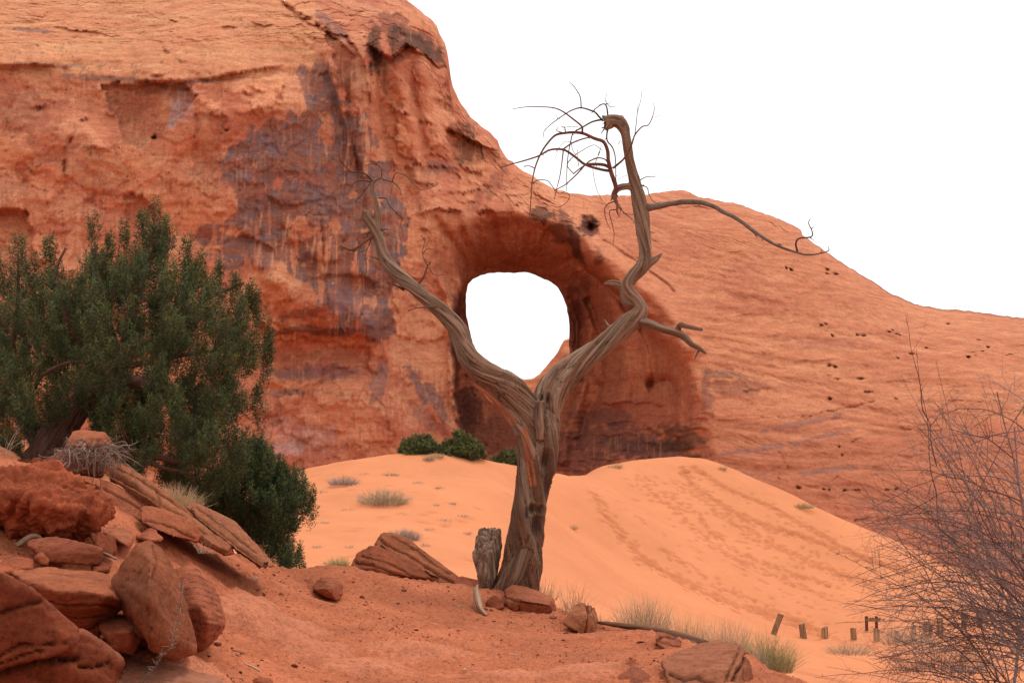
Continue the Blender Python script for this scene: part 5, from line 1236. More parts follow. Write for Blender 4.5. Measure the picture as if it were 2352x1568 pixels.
# splintered slab of the old stump
V, fl = join_geo([hull_geo(np.array([P(*q) for q in [(1086, 1268, 17.6), (1100, 1212, 17.7), (1112, 1205, 17.7), (1146, 1214, 17.7), (1150, 1230, 17.7), (1150, 1262, 17.6), (1146, 1320, 17.5), (1130, 1365, 17.4), (1102, 1355, 17.4), (1092, 1320, 17.4), (1090, 1290, 17.5), (1120, 1280, 17.32), (1118, 1330, 17.25), (1100, 1230, 18.0), (1146, 1230, 18.0), (1110, 1350, 18.0), (1140, 1350, 17.9)]]))])
V, Q = remesh(V, fl, 0.011); V = relax(V, Q, 2); N = vnormals(V, Q)
ph = V[:, 0] * 1.0 + 0.14 * V[:, 2]
q = np.stack([ph * 26, V[:, 1] * 20, V[:, 2] * 1.2], 1); gr = n3(q); gr2 = n3(q * np.array([2.4, 2.4, 1.5]))
d = -0.03 * (1 - np.abs(gr)) ** 5 + 0.012 * gr2 + 0.05 * n3(V * np.array([5, 5, 1.5])) + 0.035 * sst(1.05, 1.3, V[:, 2]) * n3(V * np.array([30, 30, 3]))
V = V + N * d[:, None]
f = np.clip(0.5 + gr + 0.3 * gr2, 0, 1)[:, None]
me = mkmesh('stump_slab', V - base, [Q]); setcol(me, np.array([.31, .195, .13]) * f + np.array([.14, .068, .038]) * (1 - f)); setvec(me, np.stack([ph, V[:, 1], V[:, 2]], 1))
link('stump_slab', me, M_WOOD, snag)['label'] = 'broken upright splintered slab of the old stump'

def T2(l): return [(1119.7 + a * .2563, 172.3 + b * .2563) for a, b in l]
def T3(l): return [(1492.9 + a * .3662, 344.5 + b * .3662) for a, b in l]
def T6(l): return [(746.5 + a * .238, 344.5 + b * .238) for a, b in l]
def T5(l): return [(746.5 + a * .34178, 516.8 + b * .34178) for a, b in l]
def taper(pts, w0, w1, dz0=0.0, dz1=0.0, wob=0.0):
    n = len(pts); o = []
    for i, q in enumerate(pts):
        t = i / max(1, n - 1)
        o.append((q[0] + random.uniform(-wob, wob), q[1] + random.uniform(-wob, wob), w0 * (1 - t) + w1 * t, dz0 * (1 - t) + dz1 * t))
    return o
BR_COL = {'dark': (.085, .046, .034), 'mid': (.13, .075, .055), 'grey': (.20, .145, .115), 'rust': (.16, .062, .038)}
def spurs(path, k, lmax):
    """short broken side twigs along a branch"""
    o = []
    for _ in range(k):
        i = random.randrange(1, len(path) - 1); p = path[i]
        t = path[i + 1][:3] - path[i - 1][:3]; t /= np.linalg.norm(t) + 1e-9
        r = RNG.normal(size=3); r -= t * (r @ t); r /= np.linalg.norm(r) + 1e-9
        L = random.uniform(.3, 1) * lmax; r0 = min(p[3] * .6, .006)
        o.append(np.array([[*p[:3], r0], [*(p[:3] + (r * .8 + t * .5) * L * .5), r0 * .7], [*(p[:3] + (r * .9 + t * .3) * L), r0 * .2]]))
    return o
def branch(main, subs=(), colr='dark', nspur=5, parent=None, name='branch', sides=6):
    mp = dpath(main, TD, 5); mp[:, :3] -= base
    V, fl = tubes([mp] + spurs(mp, nspur, .05), sides)
    me = mkmesh(name, V, fl); c = np.array(BR_COL[colr]); setcol(me, c * (1 + .25 * n3(V * 9))[:, None])
    o = link(name, me, M_TWIG, parent or snag)
    for s in subs:
        sp = dpath(s, TD, 5); sp[:, :3] -= base
        V, fl = tubes([sp] + spurs(sp, max(2, nspur // 2), .035), 5)
        m2 = mkmesh('twig', V, fl); setcol(m2, c * .9 * (1 + .25 * n3(V * 9))[:, None]); link('twig', m2, M_TWIG, o)
    return o
t = taper
# crown twigs above the right limb
branch(t(T2([(1150, 1090), (1140, 1060), (1150, 1000), (1110, 880), (1095, 820), (1082, 760), (1076, 680), (1040, 600), (960, 570), (860, 525), (770, 515), (700, 520), (610, 540), (540, 610), (480, 700), (430, 820), (400, 960), (390, 1100), (375, 1330)]), 12, 2, -.05, -.9),
       [t(T2([(850, 520), (843, 460), (760, 390), (700, 345), (640, 310), (560, 290), (400, 285), (320, 290), (225, 305)]), 5, 1.4, -.5, -1.1), t(T2([(700, 515), (690, 470), (660, 465)]), 2.5, 1.2, -.6, -.7), t(T2([(690, 470), (760, 463), (830, 470)]), 1.5, 1, -.6, -.6), t(T2([(425, 835), (370, 815), (325, 822)]), 3, 1.5, -.8, -.9), t(T2([(410, 965), (460, 940), (540, 950), (590, 1010), (640, 1060), (700, 1050), (735, 1090), (700, 1150), (630, 1185), (560, 1165)]), 2.4, 1.4, -.8, -1.0), t(T2([(670, 515), (620, 500), (632, 470)]), 2.5, 1.2, -.6, -.6)], 'rust', 12)
branch(t(T2([(1110, 840), (1040, 805), (930, 800), (870, 800), (780, 730), (680, 670), (560, 672), (460, 725), (340, 765), (230, 795), (115, 830)]), 8, 2.4, -.1, -1.0),
       [t(T2([(680, 665), (760, 610), (870, 570), (960, 560), (1030, 595)]), 4, 3, -.6, -.2), t(T2([(680, 670), (670, 760), (650, 900), (620, 1020), (600, 1110)]), 3.5, 1.3, -.6, -.8), t(T2([(870, 810), (800, 890), (700, 980), (610, 1030), (600, 1040)]), 4, 1.6, -.4, -.8), t(T2([(770, 885), (840, 830), (880, 803)]), 3, 3, -.5, -.4), t(T2([(770, 885), (715, 810), (760, 740), (830, 690), (950, 628), (1030, 680)]), 2.4, 1.4, -.5, -.3), t(T2([(820, 820), (805, 740), (810, 665)]), 1.8, 1, -.5, -.5), t(T2([(235, 795), (210, 772), (180, 770)]), 2, 1, -.9, -.9)], 'rust', 12)
branch(t(T2([(1095, 860), (1020, 848), (920, 822), (870, 803)]), 7, 5, -.05, -.4), [t(T2([(880, 803), (920, 770), (990, 745), (1050, 755), (1080, 790)]), 3.5, 3, -.4, -.1)], 'rust', 8)
branch(t(T2([(1035, 410), (1000, 375), (970, 340), (930, 320), (840, 295), (760, 315), (690, 355), (625, 400), (560, 450), (505, 510), (507, 570)]), 5, 1.2, 0, -.9), [t(T2([(840, 292), (830, 195), (780, 110), (735, 66)]), 3, 1.3, -.4, -.6), t(T2([(630, 398), (617, 362)]), 1.6, .8, -.7, -.7)], 'dark', 7)
branch(t(T2([(1030, 400), (940, 420), (850, 470), (770, 520), (745, 600), (720, 740), (710, 900), (710, 1040)]), 4.5, 1.4, 0, -.7), [t(T2([(745, 600), (770, 690), (800, 715)]), 1.6, 1, -.4, -.4), t(T2([(745, 600), (690, 600), (640, 660), (605, 755)]), 1.2, .8, -.4, -.5)], 'dark', 7)
branch(t(T2([(1125, 835), (1180, 790), (1230, 740), (1290, 630), (1320, 540), (1385, 465), (1440, 450), (1475, 385), (1495, 310), (1488, 250)]), 5.5, 1, -.1, -.5), [t(T2([(1320, 545), (1335, 420), (1345, 330), (1375, 220), (1380, 140)]), 2.2, .9, -.3, -.4), t(T2([(1475, 383), (1560, 365)]), 1, .6, -.4, -.4), t(T2([(1340, 345), (1350, 260)]), 1, .6, -.4, -.4)], 'rust', 6)
branch(t(T2([(1080, 455), (1070, 580), (1120, 650), (1145, 740), (1150, 900), (1150, 985)]), 4, 1.6, 0, -.1), [t(T2([(1085, 480), (1065, 560), (1045, 590)]), 2, 1, .1, .1)], 'dark', 5)
branch(t(T2([(1080, 370), (1065, 280), (1030, 262), (960, 310), (932, 345)]), 4, 1.6, 0, -.2), [t(T2([(1066, 265), (1060, 220), (1068, 162)]), 2, .8, 0, 0), t(T2([(1070, 255), (1100, 285), (1148, 285)]), 2, 1, 0, .1), t(T2([(1065, 262), (1110, 248)]), 1.6, .8, 0, .1)], 'dark', 5)
branch(t(T2([(1050, 420), (1050, 470), (1020, 525)]), 5, 2, 0, 0), [t(T2([(1050, 470), (1015, 478)]), 3, 1.5, 0, 0), t(T2([(1040, 395), (1026, 372)]), 3, 1, 0, 0)], 'dark', 5)
branch(t(T2([(1010, 685), (985, 740), (960, 800), (945, 850), (955, 920), (980, 1030), (1028, 1128)]), 1.6, 1.2, -.3, -.5), [t(T2([(990, 720), (1005, 680), (1027, 620)]), 1.6, 1, -.3, -.2)], 'dark', 4)
branch(t(T2([(1365, 945), (1420, 915), (1505, 912)]), 2.4, 1.2, -.1, -.3), [], 'dark', 3)
branch(t(T2([(1370, 985), (1430, 1010), (1450, 1080), (1500, 1145), (1555, 1138)]), 2.6, 1.2, -.1, -.2), [t(T2([(1395, 1000), (1400, 980)]), 4, 1, -.1, -.1)], 'dark', 4)
branch(t(T2([(1165, 1130), (1090, 1150), (1050, 1200), (1060, 1290), (1085, 1350), (1105, 1380)]), 3.6, 1, -.1, -.4), [t(T2([(1170, 1205), (1095, 1220), (1110, 1310), (1135, 1420), (1125, 1520)]), 3, 1.3, -.1, -.4)], 'rust', 6)
branch(t(T2([(1135, 1080), (1150, 1130), (1165, 1170), (1160, 1215), (1175, 1265)]), 11, 2, -.1, -.2), [t(T2([(1170, 1180), (1230, 1240), (1290, 1290), (1322, 1330)]), 3, 1, -.1, -.2), t(T2([(1180, 1160), (1215, 1225), (1280, 1255), (1310, 1250)]), 2, 1, -.1, -.1), t(T2([(1120, 1100), (1105, 1130)]), 4, 1, -.1, -.1), t(T2([(1200, 1190), (1180, 1270)]), 2, .8, -.1, -.1)], 'rust', 16)
branch(t(T2([(1460, 1408), (1500, 1412)]), 2.6, 1.6, 0, 0), [], 'dark', 0)
branch(t(T2([(1250, 905), (1210, 912), (1165, 946)]), 1.2, .7, 0, -.2), [], 'dark', 2)
branch(t(T2([(1190, 590), (1172, 625)]), 2, 1, 0, -.1), [], 'dark', 1)
# the long right-hand branch
br = dpath(T2([(1430, 1195)]) and [(*T2([(1420, 1190)])[0], 22), (*T2([(1500, 1180)])[0], 15), (*T2([(1600, 1162)])[0], 13), (*T2([(1720, 1142)])[0], 13), (*T2([(1850, 1138)])[0], 12.5, -.2), (*T2([(1980, 1158)])[0], 11, -.4), (*T3([(470, 392)])[0], 9.5, -.5), (*T3([(560, 440)])[0], 9, -.6), (*T3([(650, 508)])[0], 8.5, -.7), (*T3([(740, 568)])[0], 7, -.8), (*T3([(830, 613)])[0], 6, -.8), (*T3([(920, 642)])[0], 5.5, -.8), (*T3([(980, 657)])[0], 4.5, -.9), (*T3([(1060, 650)])[0], 3.5, -.9), (*T3([(1118, 632)])[0], 2.5, -.9), (*T3([(1119, 605)])[0], 1, -.9)], TD, 6)
br[:, :3] -= base
V, fl = tubes([br] + spurs(br, 8, .07), 9); V = V + 0.006 * np.stack([n3(V * 7), n3(V * 7 + 9), n3(V * 7 + 20)], 1)
me = mkmesh('branch', V, fl); setcol(me, np.array([.15, .098, .075]) * (1 + .5 * n3(V * np.array([4, 20, 20])))[:, None])
lb = link('branch', me, M_TWIG, snag)
lb['label'] = 'long smooth branch arching out to the right'
for s in [t(T3([(926, 640), (915, 590), (935, 555), (1010, 545), (1017, 510), (995, 460), (1006, 430)]), 5, 1.5, -.8, -1.0), t(T3([(995, 545), (1030, 567)]), 2.5, 1, -.9, -.9), t(T3([(1012, 495), (1030, 480)]), 2.5, 1, -.9, -.9), t(T3([(655, 520), (675, 556)]), 3, 1, -.7, -.6)]:
    sp = dpath(s, TD, 5); sp[:, :3] -= base; V, fl = tubes([sp], 6); m2 = mkmesh('twig', V, fl); setcol(m2, np.tile(BR_COL['dark'], (len(V), 1))); link('twig', m2, M_TWIG, lb)
# lower right broken branch
me = wood_mesh('branch', [dpath([(1462, 735, 22, 0), (1490, 742, 21, -.1), (1520, 754, 20, -.25), (1548, 762, 19, -.35), (1570, 772, 18, -.4), (1588, 790, 13, -.5), (1606, 800, 11, -.5), (1622, 812, 6, -.5)]), dpath([(1555, 765, 15, -.35), (1562, 747, 14, -.4), (1580, 750, 11, -.5), (1614, 757, 8, -.6)]), dpath([(1604, 806, 6, -.5), (1597, 820, 4, -.5), (1593, 834, 1.5, -.5)])], 0.008, WC, 0.6, 0.008)
V = np.empty(len(me.vertices) * 3, np.float32); me.vertices.foreach_get('co', V); me.vertices.foreach_set('co', (V.reshape(-1, 3) - base).astype(np.float32).ravel()); me.update()
link('branch', me, M_WOOD, snag)['label'] = 'thick broken branch low on the right fork'
# thin growth on the left limb
g = 'dark'
branch(t(T6([(470, 315), (400, 240), (330, 210), (255, 212), (190, 150), (140, 90), (128, 35)]), 4.5, 1.2, -.3, -.7), [t(T6([(255, 212), (190, 250), (165, 330), (90, 400), (0, 500)]), 2, .8, -.5, -.8), t(T6([(160, 330), (155, 400), (185, 462)]), 1.5, .8, -.6, -.6), t(T6([(88, 400), (80, 480), (130, 550)]), 1.4, .8, -.7, -.7), t(T6([(150, 95), (128, 100)]), 1.5, .8, -.6, -.6)], g, 8)
branch(t(T6([(445, 310), (370, 295), (300, 305), (255, 340), (203, 330)]), 4, 1.6, -.3, -.5), [t(T6([(255, 340), (243, 382)]), 1.2, .7, -.5, -.5), t(T6([(372, 290), (370, 220), (330, 100), (300, 30)]), 1.4, .7, -.3, -.5)], g, 5)
branch(t(T6([(440, 325), (390, 380), (350, 440), (300, 490), (310, 550), (365, 592)]), 2.4, 1.4, -.3, -.4), [t(T6([(300, 490), (235, 474)]), 1.5, .8, -.4, -.5)], g, 4)
branch(t(T6([(525, 268), (600, 295), (660, 312), (700, 350), (725, 390), (727, 430)]), 4.5, 2, -.3, -.5), [t(T6([(650, 305), (670, 240), (700, 222), (780, 250), (840, 310), (890, 360), (940, 385), (1050, 350), (1095, 325)]), 3, .8, -.4, -.9), t(T6([(662, 320), (640, 390), (625, 490)]), 1.5, .8, -.4, -.5), t(T6([(720, 225), (770, 240)]), 2.5, 1, -.5, -.5), t(T6([(930, 385), (1000, 372), (1060, 350)]), 1, .6, -.8, -.9)], 'mid', 6)
branch(t(T6([(545, 268), (545, 200), (515, 150), (455, 135), (395, 155)]), 2.8, 1.2, -.3, -.4), [t(T6([(470, 262), (435, 240), (420, 200)]), 1.5, .8, -.3, -.3), t(T6([(460, 135), (440, 115)]), 2.2, .8, -.3, -.3)], g, 4)
branch(t(T6([(515, 465), (590, 470), (620, 530), (680, 600), (750, 660)]), 3.4, 2, -.3, -.5), [t(T6([(750, 660), (730, 710), (745, 780), (757, 830)]), 1.6, .8, -.5, -.5)], g, 5)
branch(t(T6([(535, 1068), (480, 1040), (422, 1024)]), 3.5, 1.4, -.3, -.4), [], 'mid', 2)
branch(t(T6([(480, 810), (430, 850), (370, 890), (320, 935), (260, 965), (200, 948), (148, 925)]), 10, 3.5, -.3, -.6), [t(T6([(440, 800), (370, 812), (322, 845)]), 4, 1.5, -.3, -.5), t(T6([(450, 850), (390, 870), (340, 900)]), 4, 1.5, -.3, -.4), t(T6([(330, 930), (280, 985), (262, 1010)]), 3, 1, -.5, -.5), t(T6([(440, 780), (400, 830), (350, 850)]), 5, 2, -.3, -.4), t(T6([(350, 900), (330, 980)]), 3, 1, -.5, -.5)], 'rust', 26)
branch(t(T6([(445, 860), (410, 950), (385, 1030), (405, 1130), (392, 1200), (430, 1250), (487, 1255)]), 2.6, 1, -.3, -.6), [t(T6([(410, 1255), (385, 1335), (430, 1365), (480, 1390)]), 1.4, .7, -.5, -.6), t(T6([(390, 1035), (430, 1070), (475, 1070)]), 1.3, .7, -.5, -.5)], g, 6)
branch(t(T6([(400, 960), (325, 1000), (312, 1100), (298, 1180), (322, 1255)]), 1.6, .8, -.4, -.5), [], g, 3)
branch(t(T6([(540, 775), (610, 820), (690, 850), (700, 890), (750, 940)]), 2.6, .8, -.3, -.5), [t(T6([(545, 770), (605, 765)]), 5, 3.5, -.3, -.3), t(T6([(610, 755), (690, 800), (695, 850)]), 1, .6, -.3, -.4)], 'mid', 4)
branch(t(T6([(900, 1290), (950, 1230), (990, 1115)]), 6, 4, -.4, -.5), [t(T6([(990, 1120), (960, 1060), (940, 990), (960, 880), (925, 820)]), 2.8, .8, -.5, -.6), t(T6([(945, 1005), (980, 960), (1040, 955)]), 2.5, 1, -.5, -.6), t(T6([(1000, 1130), (1040, 1190), (1090, 1210), (1155, 1208), (1160, 1290), (1185, 1390), (1222, 1450)]), 2, .9, -.5, -.8), t(T6([(965, 940), (1030, 830)]), 1, .6, -.5, -.6), t(T6([(990, 1110), (1025, 1080)]), 2, 1, -.5, -.5), t(T6([(1090, 1210), (1070, 1295)]), 1, .6, -.6, -.6)], 'rust', 7)
branch(t(T6([(760, 1350), (690, 1310), (592, 1268)]), 7, 4, -.3, -.5), [t(T6([(930, 1320), (970, 1300)]), 3, 1.5, -.4, -.4)], 'mid', 3)
branch(t(T6([(1085, 1508), (980, 1515), (880, 1525), (800, 1550)]), 4.5, 2.2, -.5, -.7), [t(T6([(872, 1523), (890, 1475)]), 2, 1, -.6, -.6)], 'mid', 4)

# driftwood on the ground
def log_thing(name, label, cat, paths, D, vox, cols=WC, twist=0.5, groove=0.01):
    me = wood_mesh(name, [dpath(p, D) for p in paths], vox, cols, twist, groove)
    V = np.empty(len(me.vertices) * 3, np.float32); me.vertices.foreach_get('co', V); V = V.reshape(-1, 3).astype(float)
    c = np.array([V[:, 0].mean(), V[:, 1].mean(), V[:, 2].min()]); me.vertices.foreach_set('co', (V - c).astype(np.float32).ravel()); me.update()
    return tag(link(name, me, M_WOOD, None, c), label, cat)
PALE = ((.50, .335, .225), (.34, .20, .125), (.12, .06, .04), (.42, .20, .12))
log_thing('driftwood_stick', 'short bleached driftwood stick standing at the foot of the dead tree', 'driftwood', [[(1097, 1343, 6, .5), (1094, 1354, 14, .4), (1097, 1372, 19, .3), (1101, 1390, 18, .15), (1107, 1402, 14, .05), (1118, 1413, 6, -.05)]], 15.75, 0.007, PALE)
log_thing('driftwood_log', 'long grey weathered log lying along the edge behind the tan boulder', 'driftwood', [[(1368, 1428, 7, .5), (1410, 1433, 11, .3), (1460, 1440, 15, 0), (1520, 1450, 18, -.3), (1570, 1463, 20, -.6), (1625, 1478, 16, -.8)], [(1480, 1448, 10, -.1), (1540, 1466, 14, -.5), (1600, 1480, 10, -.8)]], 14.9, 0.009, WC)
log_thing('driftwood_branch', 'bleached twisted branch lying behind the propped block', 'driftwood', [[(28, 1250, 5, .1), (45, 1246, 10, 0), (58, 1238, 14, 0), (74, 1230, 14, 0), (88, 1230, 10, 0), (98, 1237, 5, 0)], [(60, 1240, 10, 0), (45, 1250, 8, -.1), (35, 1252, 3, -.1)]], 10.4, 0.006, PALE)
log_thing('driftwood_twig', 'small bleached stick end poking out right of the propped block', 'driftwood', [[(236, 1268, 5, 0), (250, 1274, 7, 0), (264, 1282, 6, 0), (272, 1284, 3, 0)]], 9.9, 0.004, PALE)

# ------------------------------------------------------------------ green junipers
def sprays(N, c, axis, L, W, dirs, seedcol):
    """thin pointed leaf sprays: N centres, directions -> triangles"""
    r = RNG.normal(size=(N, 3)); s = np.cross(dirs, r); s /= np.linalg.norm(s, axis=1)[:, None] + 1e-9
    l = L * RNG.uniform(.6, 1.3, (N, 1)); w = W * RNG.uniform(.7, 1.3, (N, 1))
    a = c - s * w * .5; b = c + s * w * .5; m = c + dirs * l
    V = np.stack([a, b, m], 1).reshape(-1, 3)
    f = np.arange(3 * N).reshape(N, 3)
    return V, f, np.repeat(seedcol, 3, 0)
def foliage(plumes, per, L, W, gcol, mat, base, name='crown'):
    """plumes: rows x,y,z,radius,height,lean-x,lean-z ; every plume is a tuft of upswept shoots, each shoot a bottle-brush of sprays"""
    Vs, Cs = [], []
    for (x, y, z, r, h, lx, lz) in plumes:
        n = int(max(per * (r / .2) ** 2 * (h / .3) ** .6, min(per * .35, 380)))
        ns = max(7, n // 34)
        # shoots start near the plume's heart and fan out and up
        a = RNG.random(ns) * 6.283; rr = r * np.sqrt(RNG.random(ns)); hh = h * (RNG.random(ns) * 1.0 - .45)
        tip = np.stack([np.cos(a) * rr * (1 - .55 * np.clip(hh / h, 0, 1)), np.sin(a) * rr * (1 - .55 * np.clip(hh / h, 0, 1)), hh + .30 * h * (1 - rr / r)], 1)
        root = tip * np.array([.25, .25, .4]) - np.array([0, 0, .25 * h])
        d = tip - root + np.array([lx, 0, lz + .35 * h]); dl = np.linalg.norm(d, axis=1)[:, None]; d /= dl
        slen = np.minimum(dl, .16 + .12 * RNG.random((ns, 1))) * 1.0
        k = n // ns
        t = RNG.random((ns, k, 1)) ** .8
        p = tip[:, None] - d[:, None] * slen[:, None] * (1 - t)
        rad = RNG.normal(size=(ns, k, 3)); rad /= np.linalg.norm(rad, axis=2)[..., None]
        p = p + rad * (.022 + .03 * (1 - t)) * RNG.random((ns, k, 1))
        dr = d[:, None] * .7 + rad * .9; dr /= np.linalg.norm(dr, axis=2)[..., None]
        p = p.reshape(-1, 3) + np.array([x, y, z]); dr = dr.reshape(-1, 3)
        sc = gcol * RNG.uniform(.75, 1.25, (ns, 1)) * RNG.uniform(.8, 1.2)
        yel = RNG.random((ns, 1)) < .14
        sc = np.where(yel, sc * np.array([1.5, 1.12, .75]), sc)
        sc = np.where(RNG.random((ns, 1)) < .035, np.array([[.15, .075, .035]]), sc)
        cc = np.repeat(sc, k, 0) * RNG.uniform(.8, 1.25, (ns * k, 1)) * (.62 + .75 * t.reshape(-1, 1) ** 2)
        V, f, c2 = sprays(len(p), p, None, L, W, dr, cc)
        Vs.append(V); Cs.append(c2)
    V = np.vstack(Vs) - base; me = mkmesh(name, V, [np.arange(len(V)).reshape(-1, 3)], False); setcol(me, np.vstack(Cs)); me.materials.append(mat)
    return me
kf = NT('juniper_foliage', 0.75, 0.25)
kf.base(kf.attr('col').outputs['Color'])
M_FOL = kf.m
M_BARK = m_wood('juniper_bark', (1, 1, 1))
def shift_mesh(me, b):
    V = np.empty(len(me.vertices) * 3, np.float32); me.vertices.foreach_get('co', V); me.vertices.foreach_set('co', (V.reshape(-1, 3) - b).astype(np.float32).ravel()); me.update()
BARKC = ((.20, .10, .07), (.13, .055, .035), (.03, .014, .01), (.17, .065, .04))
def juniper(label, root, outline, tips, trunkp, limbs, D, dthick, nfill, rpx, per, hang=0.0, group=None, gcol=(.070, .084, .028)):
    b = P(*root); e = empty('juniper_tree', tuple(b), label, 'tree', group)
    if trunkp:
        me = wood_mesh('trunk', [dpath(q, D, 6) for q in trunkp], 0.013, BARKC, 0.5, 0.022, noise=.02); shift_mesh(me, b); link('trunk', me, M_BARK, e)
    for lm in limbs:
        pth = dpath(lm, D, 6); pth[:, :3] -= b
        V, fl = tubes([pth] + spurs(pth, 10, .22) , 6); V = V + .012 * np.stack([n3(V * 6), n3(V * 6 + 5), n3(V * 6 + 9)], 1)
        me = mkmesh('branch', V, fl); setcol(me, np.array([.14, .062, .042]) * (1 + .4 * n3(V * 8))[:, None]); link('branch', me, M_TWIG, e)
    ol = np.array(outline, float); xs0, xs1 = ol[:, 0].min(), ol[:, 0].max(); ys0, ys1 = ol[:, 1].min(), ol[:, 1].max()
    pl = []
    cand = 0; got = 0; a = D / F
    cx, cy = ol.mean(0)
    pts = []
    while got < nfill and cand < nfill * 60:
        cand += 1
        x, y = RNG.uniform(xs0, xs1), RNG.uniform(ys0, ys1)
        sd = float(poly_sd(np.array([x]), np.array([y]), ol)[0])
        r = rpx * RNG.uniform(.65, 1.25)
        if sd < r * .55: continue
        # leave airy gaps between limbs
        if n2(np.array([x / 75.0 + 3]), np.array([y / 60.0 + root[0]]))[0] > .58: continue
        half = dthick * min(1.0, (sd / 110.0) ** .5)
        d = D + RNG.uniform(-half, half)
        if pts and min((x - q[0]) ** 2 + (y - q[1]) ** 2 + ((d - q[2]) / a * .5) ** 2 for q in pts) < (r * .6) ** 2: continue
        pts.append((x, y, d)); got += 1
        w = P(x, y, d); s = d / F
        pl.append((*w, r * s, r * s * RNG.uniform(1.3, 2.1), (x - cx) / 500 * .15, .10))
    for tx, ty, w_, h_ in tips:          # pointed leaders, three tufts tall
        d = D + RNG.uniform(-.4, .2); s = d / F
        for q, ww in ((.22, .40), (.62, .58), (1.15, .72)):
            w = P(tx + RNG.normal() * 3, ty + h_ * q, d); pl.append((*w, w_ * s * ww, h_ * s * .42, 0, .3))
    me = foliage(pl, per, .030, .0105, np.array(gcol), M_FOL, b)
    o = bpy.data.objects.new('crown', me); COL.objects.link(o); o.parent = e
    return e
JO = [(-60, 640), (-10, 630), (25, 595), (50, 590), (75, 620), (100, 615), (125, 600), (160, 620), (195, 590), (215, 560), (245, 580), (275, 555), (315, 535), (355, 505), (390, 530), (405, 580), (435, 590), (460, 610), (505, 625), (540, 655), (565, 675), (588, 700), (598, 740), (618, 790), (612, 830), (570, 858), (575, 880), (602, 900), (604, 940), (570, 970), (590, 1010), (590, 1060), (540, 1110), (470, 1140), (400, 1120), (350, 1085), (300, 1090), (225, 1085), (190, 1040), (205, 975), (185, 925), (120, 960), (70, 1010), (40, 1050), (-60, 1050)]
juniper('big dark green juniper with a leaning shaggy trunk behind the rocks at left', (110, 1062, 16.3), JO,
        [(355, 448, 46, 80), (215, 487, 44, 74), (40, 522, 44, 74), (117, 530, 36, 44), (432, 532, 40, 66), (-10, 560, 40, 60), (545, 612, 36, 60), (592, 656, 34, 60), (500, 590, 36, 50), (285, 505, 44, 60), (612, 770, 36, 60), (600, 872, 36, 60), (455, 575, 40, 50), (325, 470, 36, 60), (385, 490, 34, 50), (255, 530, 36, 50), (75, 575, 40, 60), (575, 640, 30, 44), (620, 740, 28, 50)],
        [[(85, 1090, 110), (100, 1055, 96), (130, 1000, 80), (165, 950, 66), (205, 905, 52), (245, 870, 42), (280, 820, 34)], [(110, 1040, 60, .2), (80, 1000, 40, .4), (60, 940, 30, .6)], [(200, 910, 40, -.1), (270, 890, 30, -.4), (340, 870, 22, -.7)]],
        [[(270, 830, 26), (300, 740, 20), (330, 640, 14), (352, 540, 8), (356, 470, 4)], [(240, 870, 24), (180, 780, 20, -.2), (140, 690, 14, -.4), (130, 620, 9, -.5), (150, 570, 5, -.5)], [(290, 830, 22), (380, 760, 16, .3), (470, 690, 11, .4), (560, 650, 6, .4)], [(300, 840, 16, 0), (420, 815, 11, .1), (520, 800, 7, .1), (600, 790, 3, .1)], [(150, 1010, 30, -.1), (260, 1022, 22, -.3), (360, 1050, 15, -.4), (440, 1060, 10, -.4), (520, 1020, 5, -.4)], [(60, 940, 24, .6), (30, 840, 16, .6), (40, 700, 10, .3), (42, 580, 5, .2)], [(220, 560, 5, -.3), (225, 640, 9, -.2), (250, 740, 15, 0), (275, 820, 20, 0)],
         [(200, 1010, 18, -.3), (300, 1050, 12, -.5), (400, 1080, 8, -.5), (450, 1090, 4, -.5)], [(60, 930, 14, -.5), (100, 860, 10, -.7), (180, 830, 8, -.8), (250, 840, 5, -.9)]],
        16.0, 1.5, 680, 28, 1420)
JO2 = [(470, 1080), (520, 1060), (560, 1015), (590, 1000), (625, 1020), (640, 1060), (680, 1075), (712, 1120), (716, 1160), (695, 1190), (672, 1220), (690, 1265), (690, 1292), (640, 1300), (600, 1260), (560, 1215), (520, 1185), (455, 1165), (440, 1110)]
juniper('lower juniper bush hanging down the bank beside the tilted slab', (600, 1310, 17.6), JO2,
        [(600, 992, 40, 50), (690, 1072, 30, 50), (714, 1112, 26, 46), (660, 1060, 36, 46), (690, 1240, 24, 50), (640, 1040, 34, 50)],
        [[(560, 1330, 30), (555, 1270, 24), (570, 1200, 18), (590, 1120, 12), (600, 1050, 7)]],
        [[(560, 1250, 14), (620, 1190, 10), (680, 1140, 6)], [(565, 1220, 12), (520, 1160, 9), (480, 1120, 5)], [(590, 1130, 9), (630, 1080, 6), (650, 1060, 4)]],
        17.3, .9, 200, 26, 1700, gcol=(.068, .094, .034))
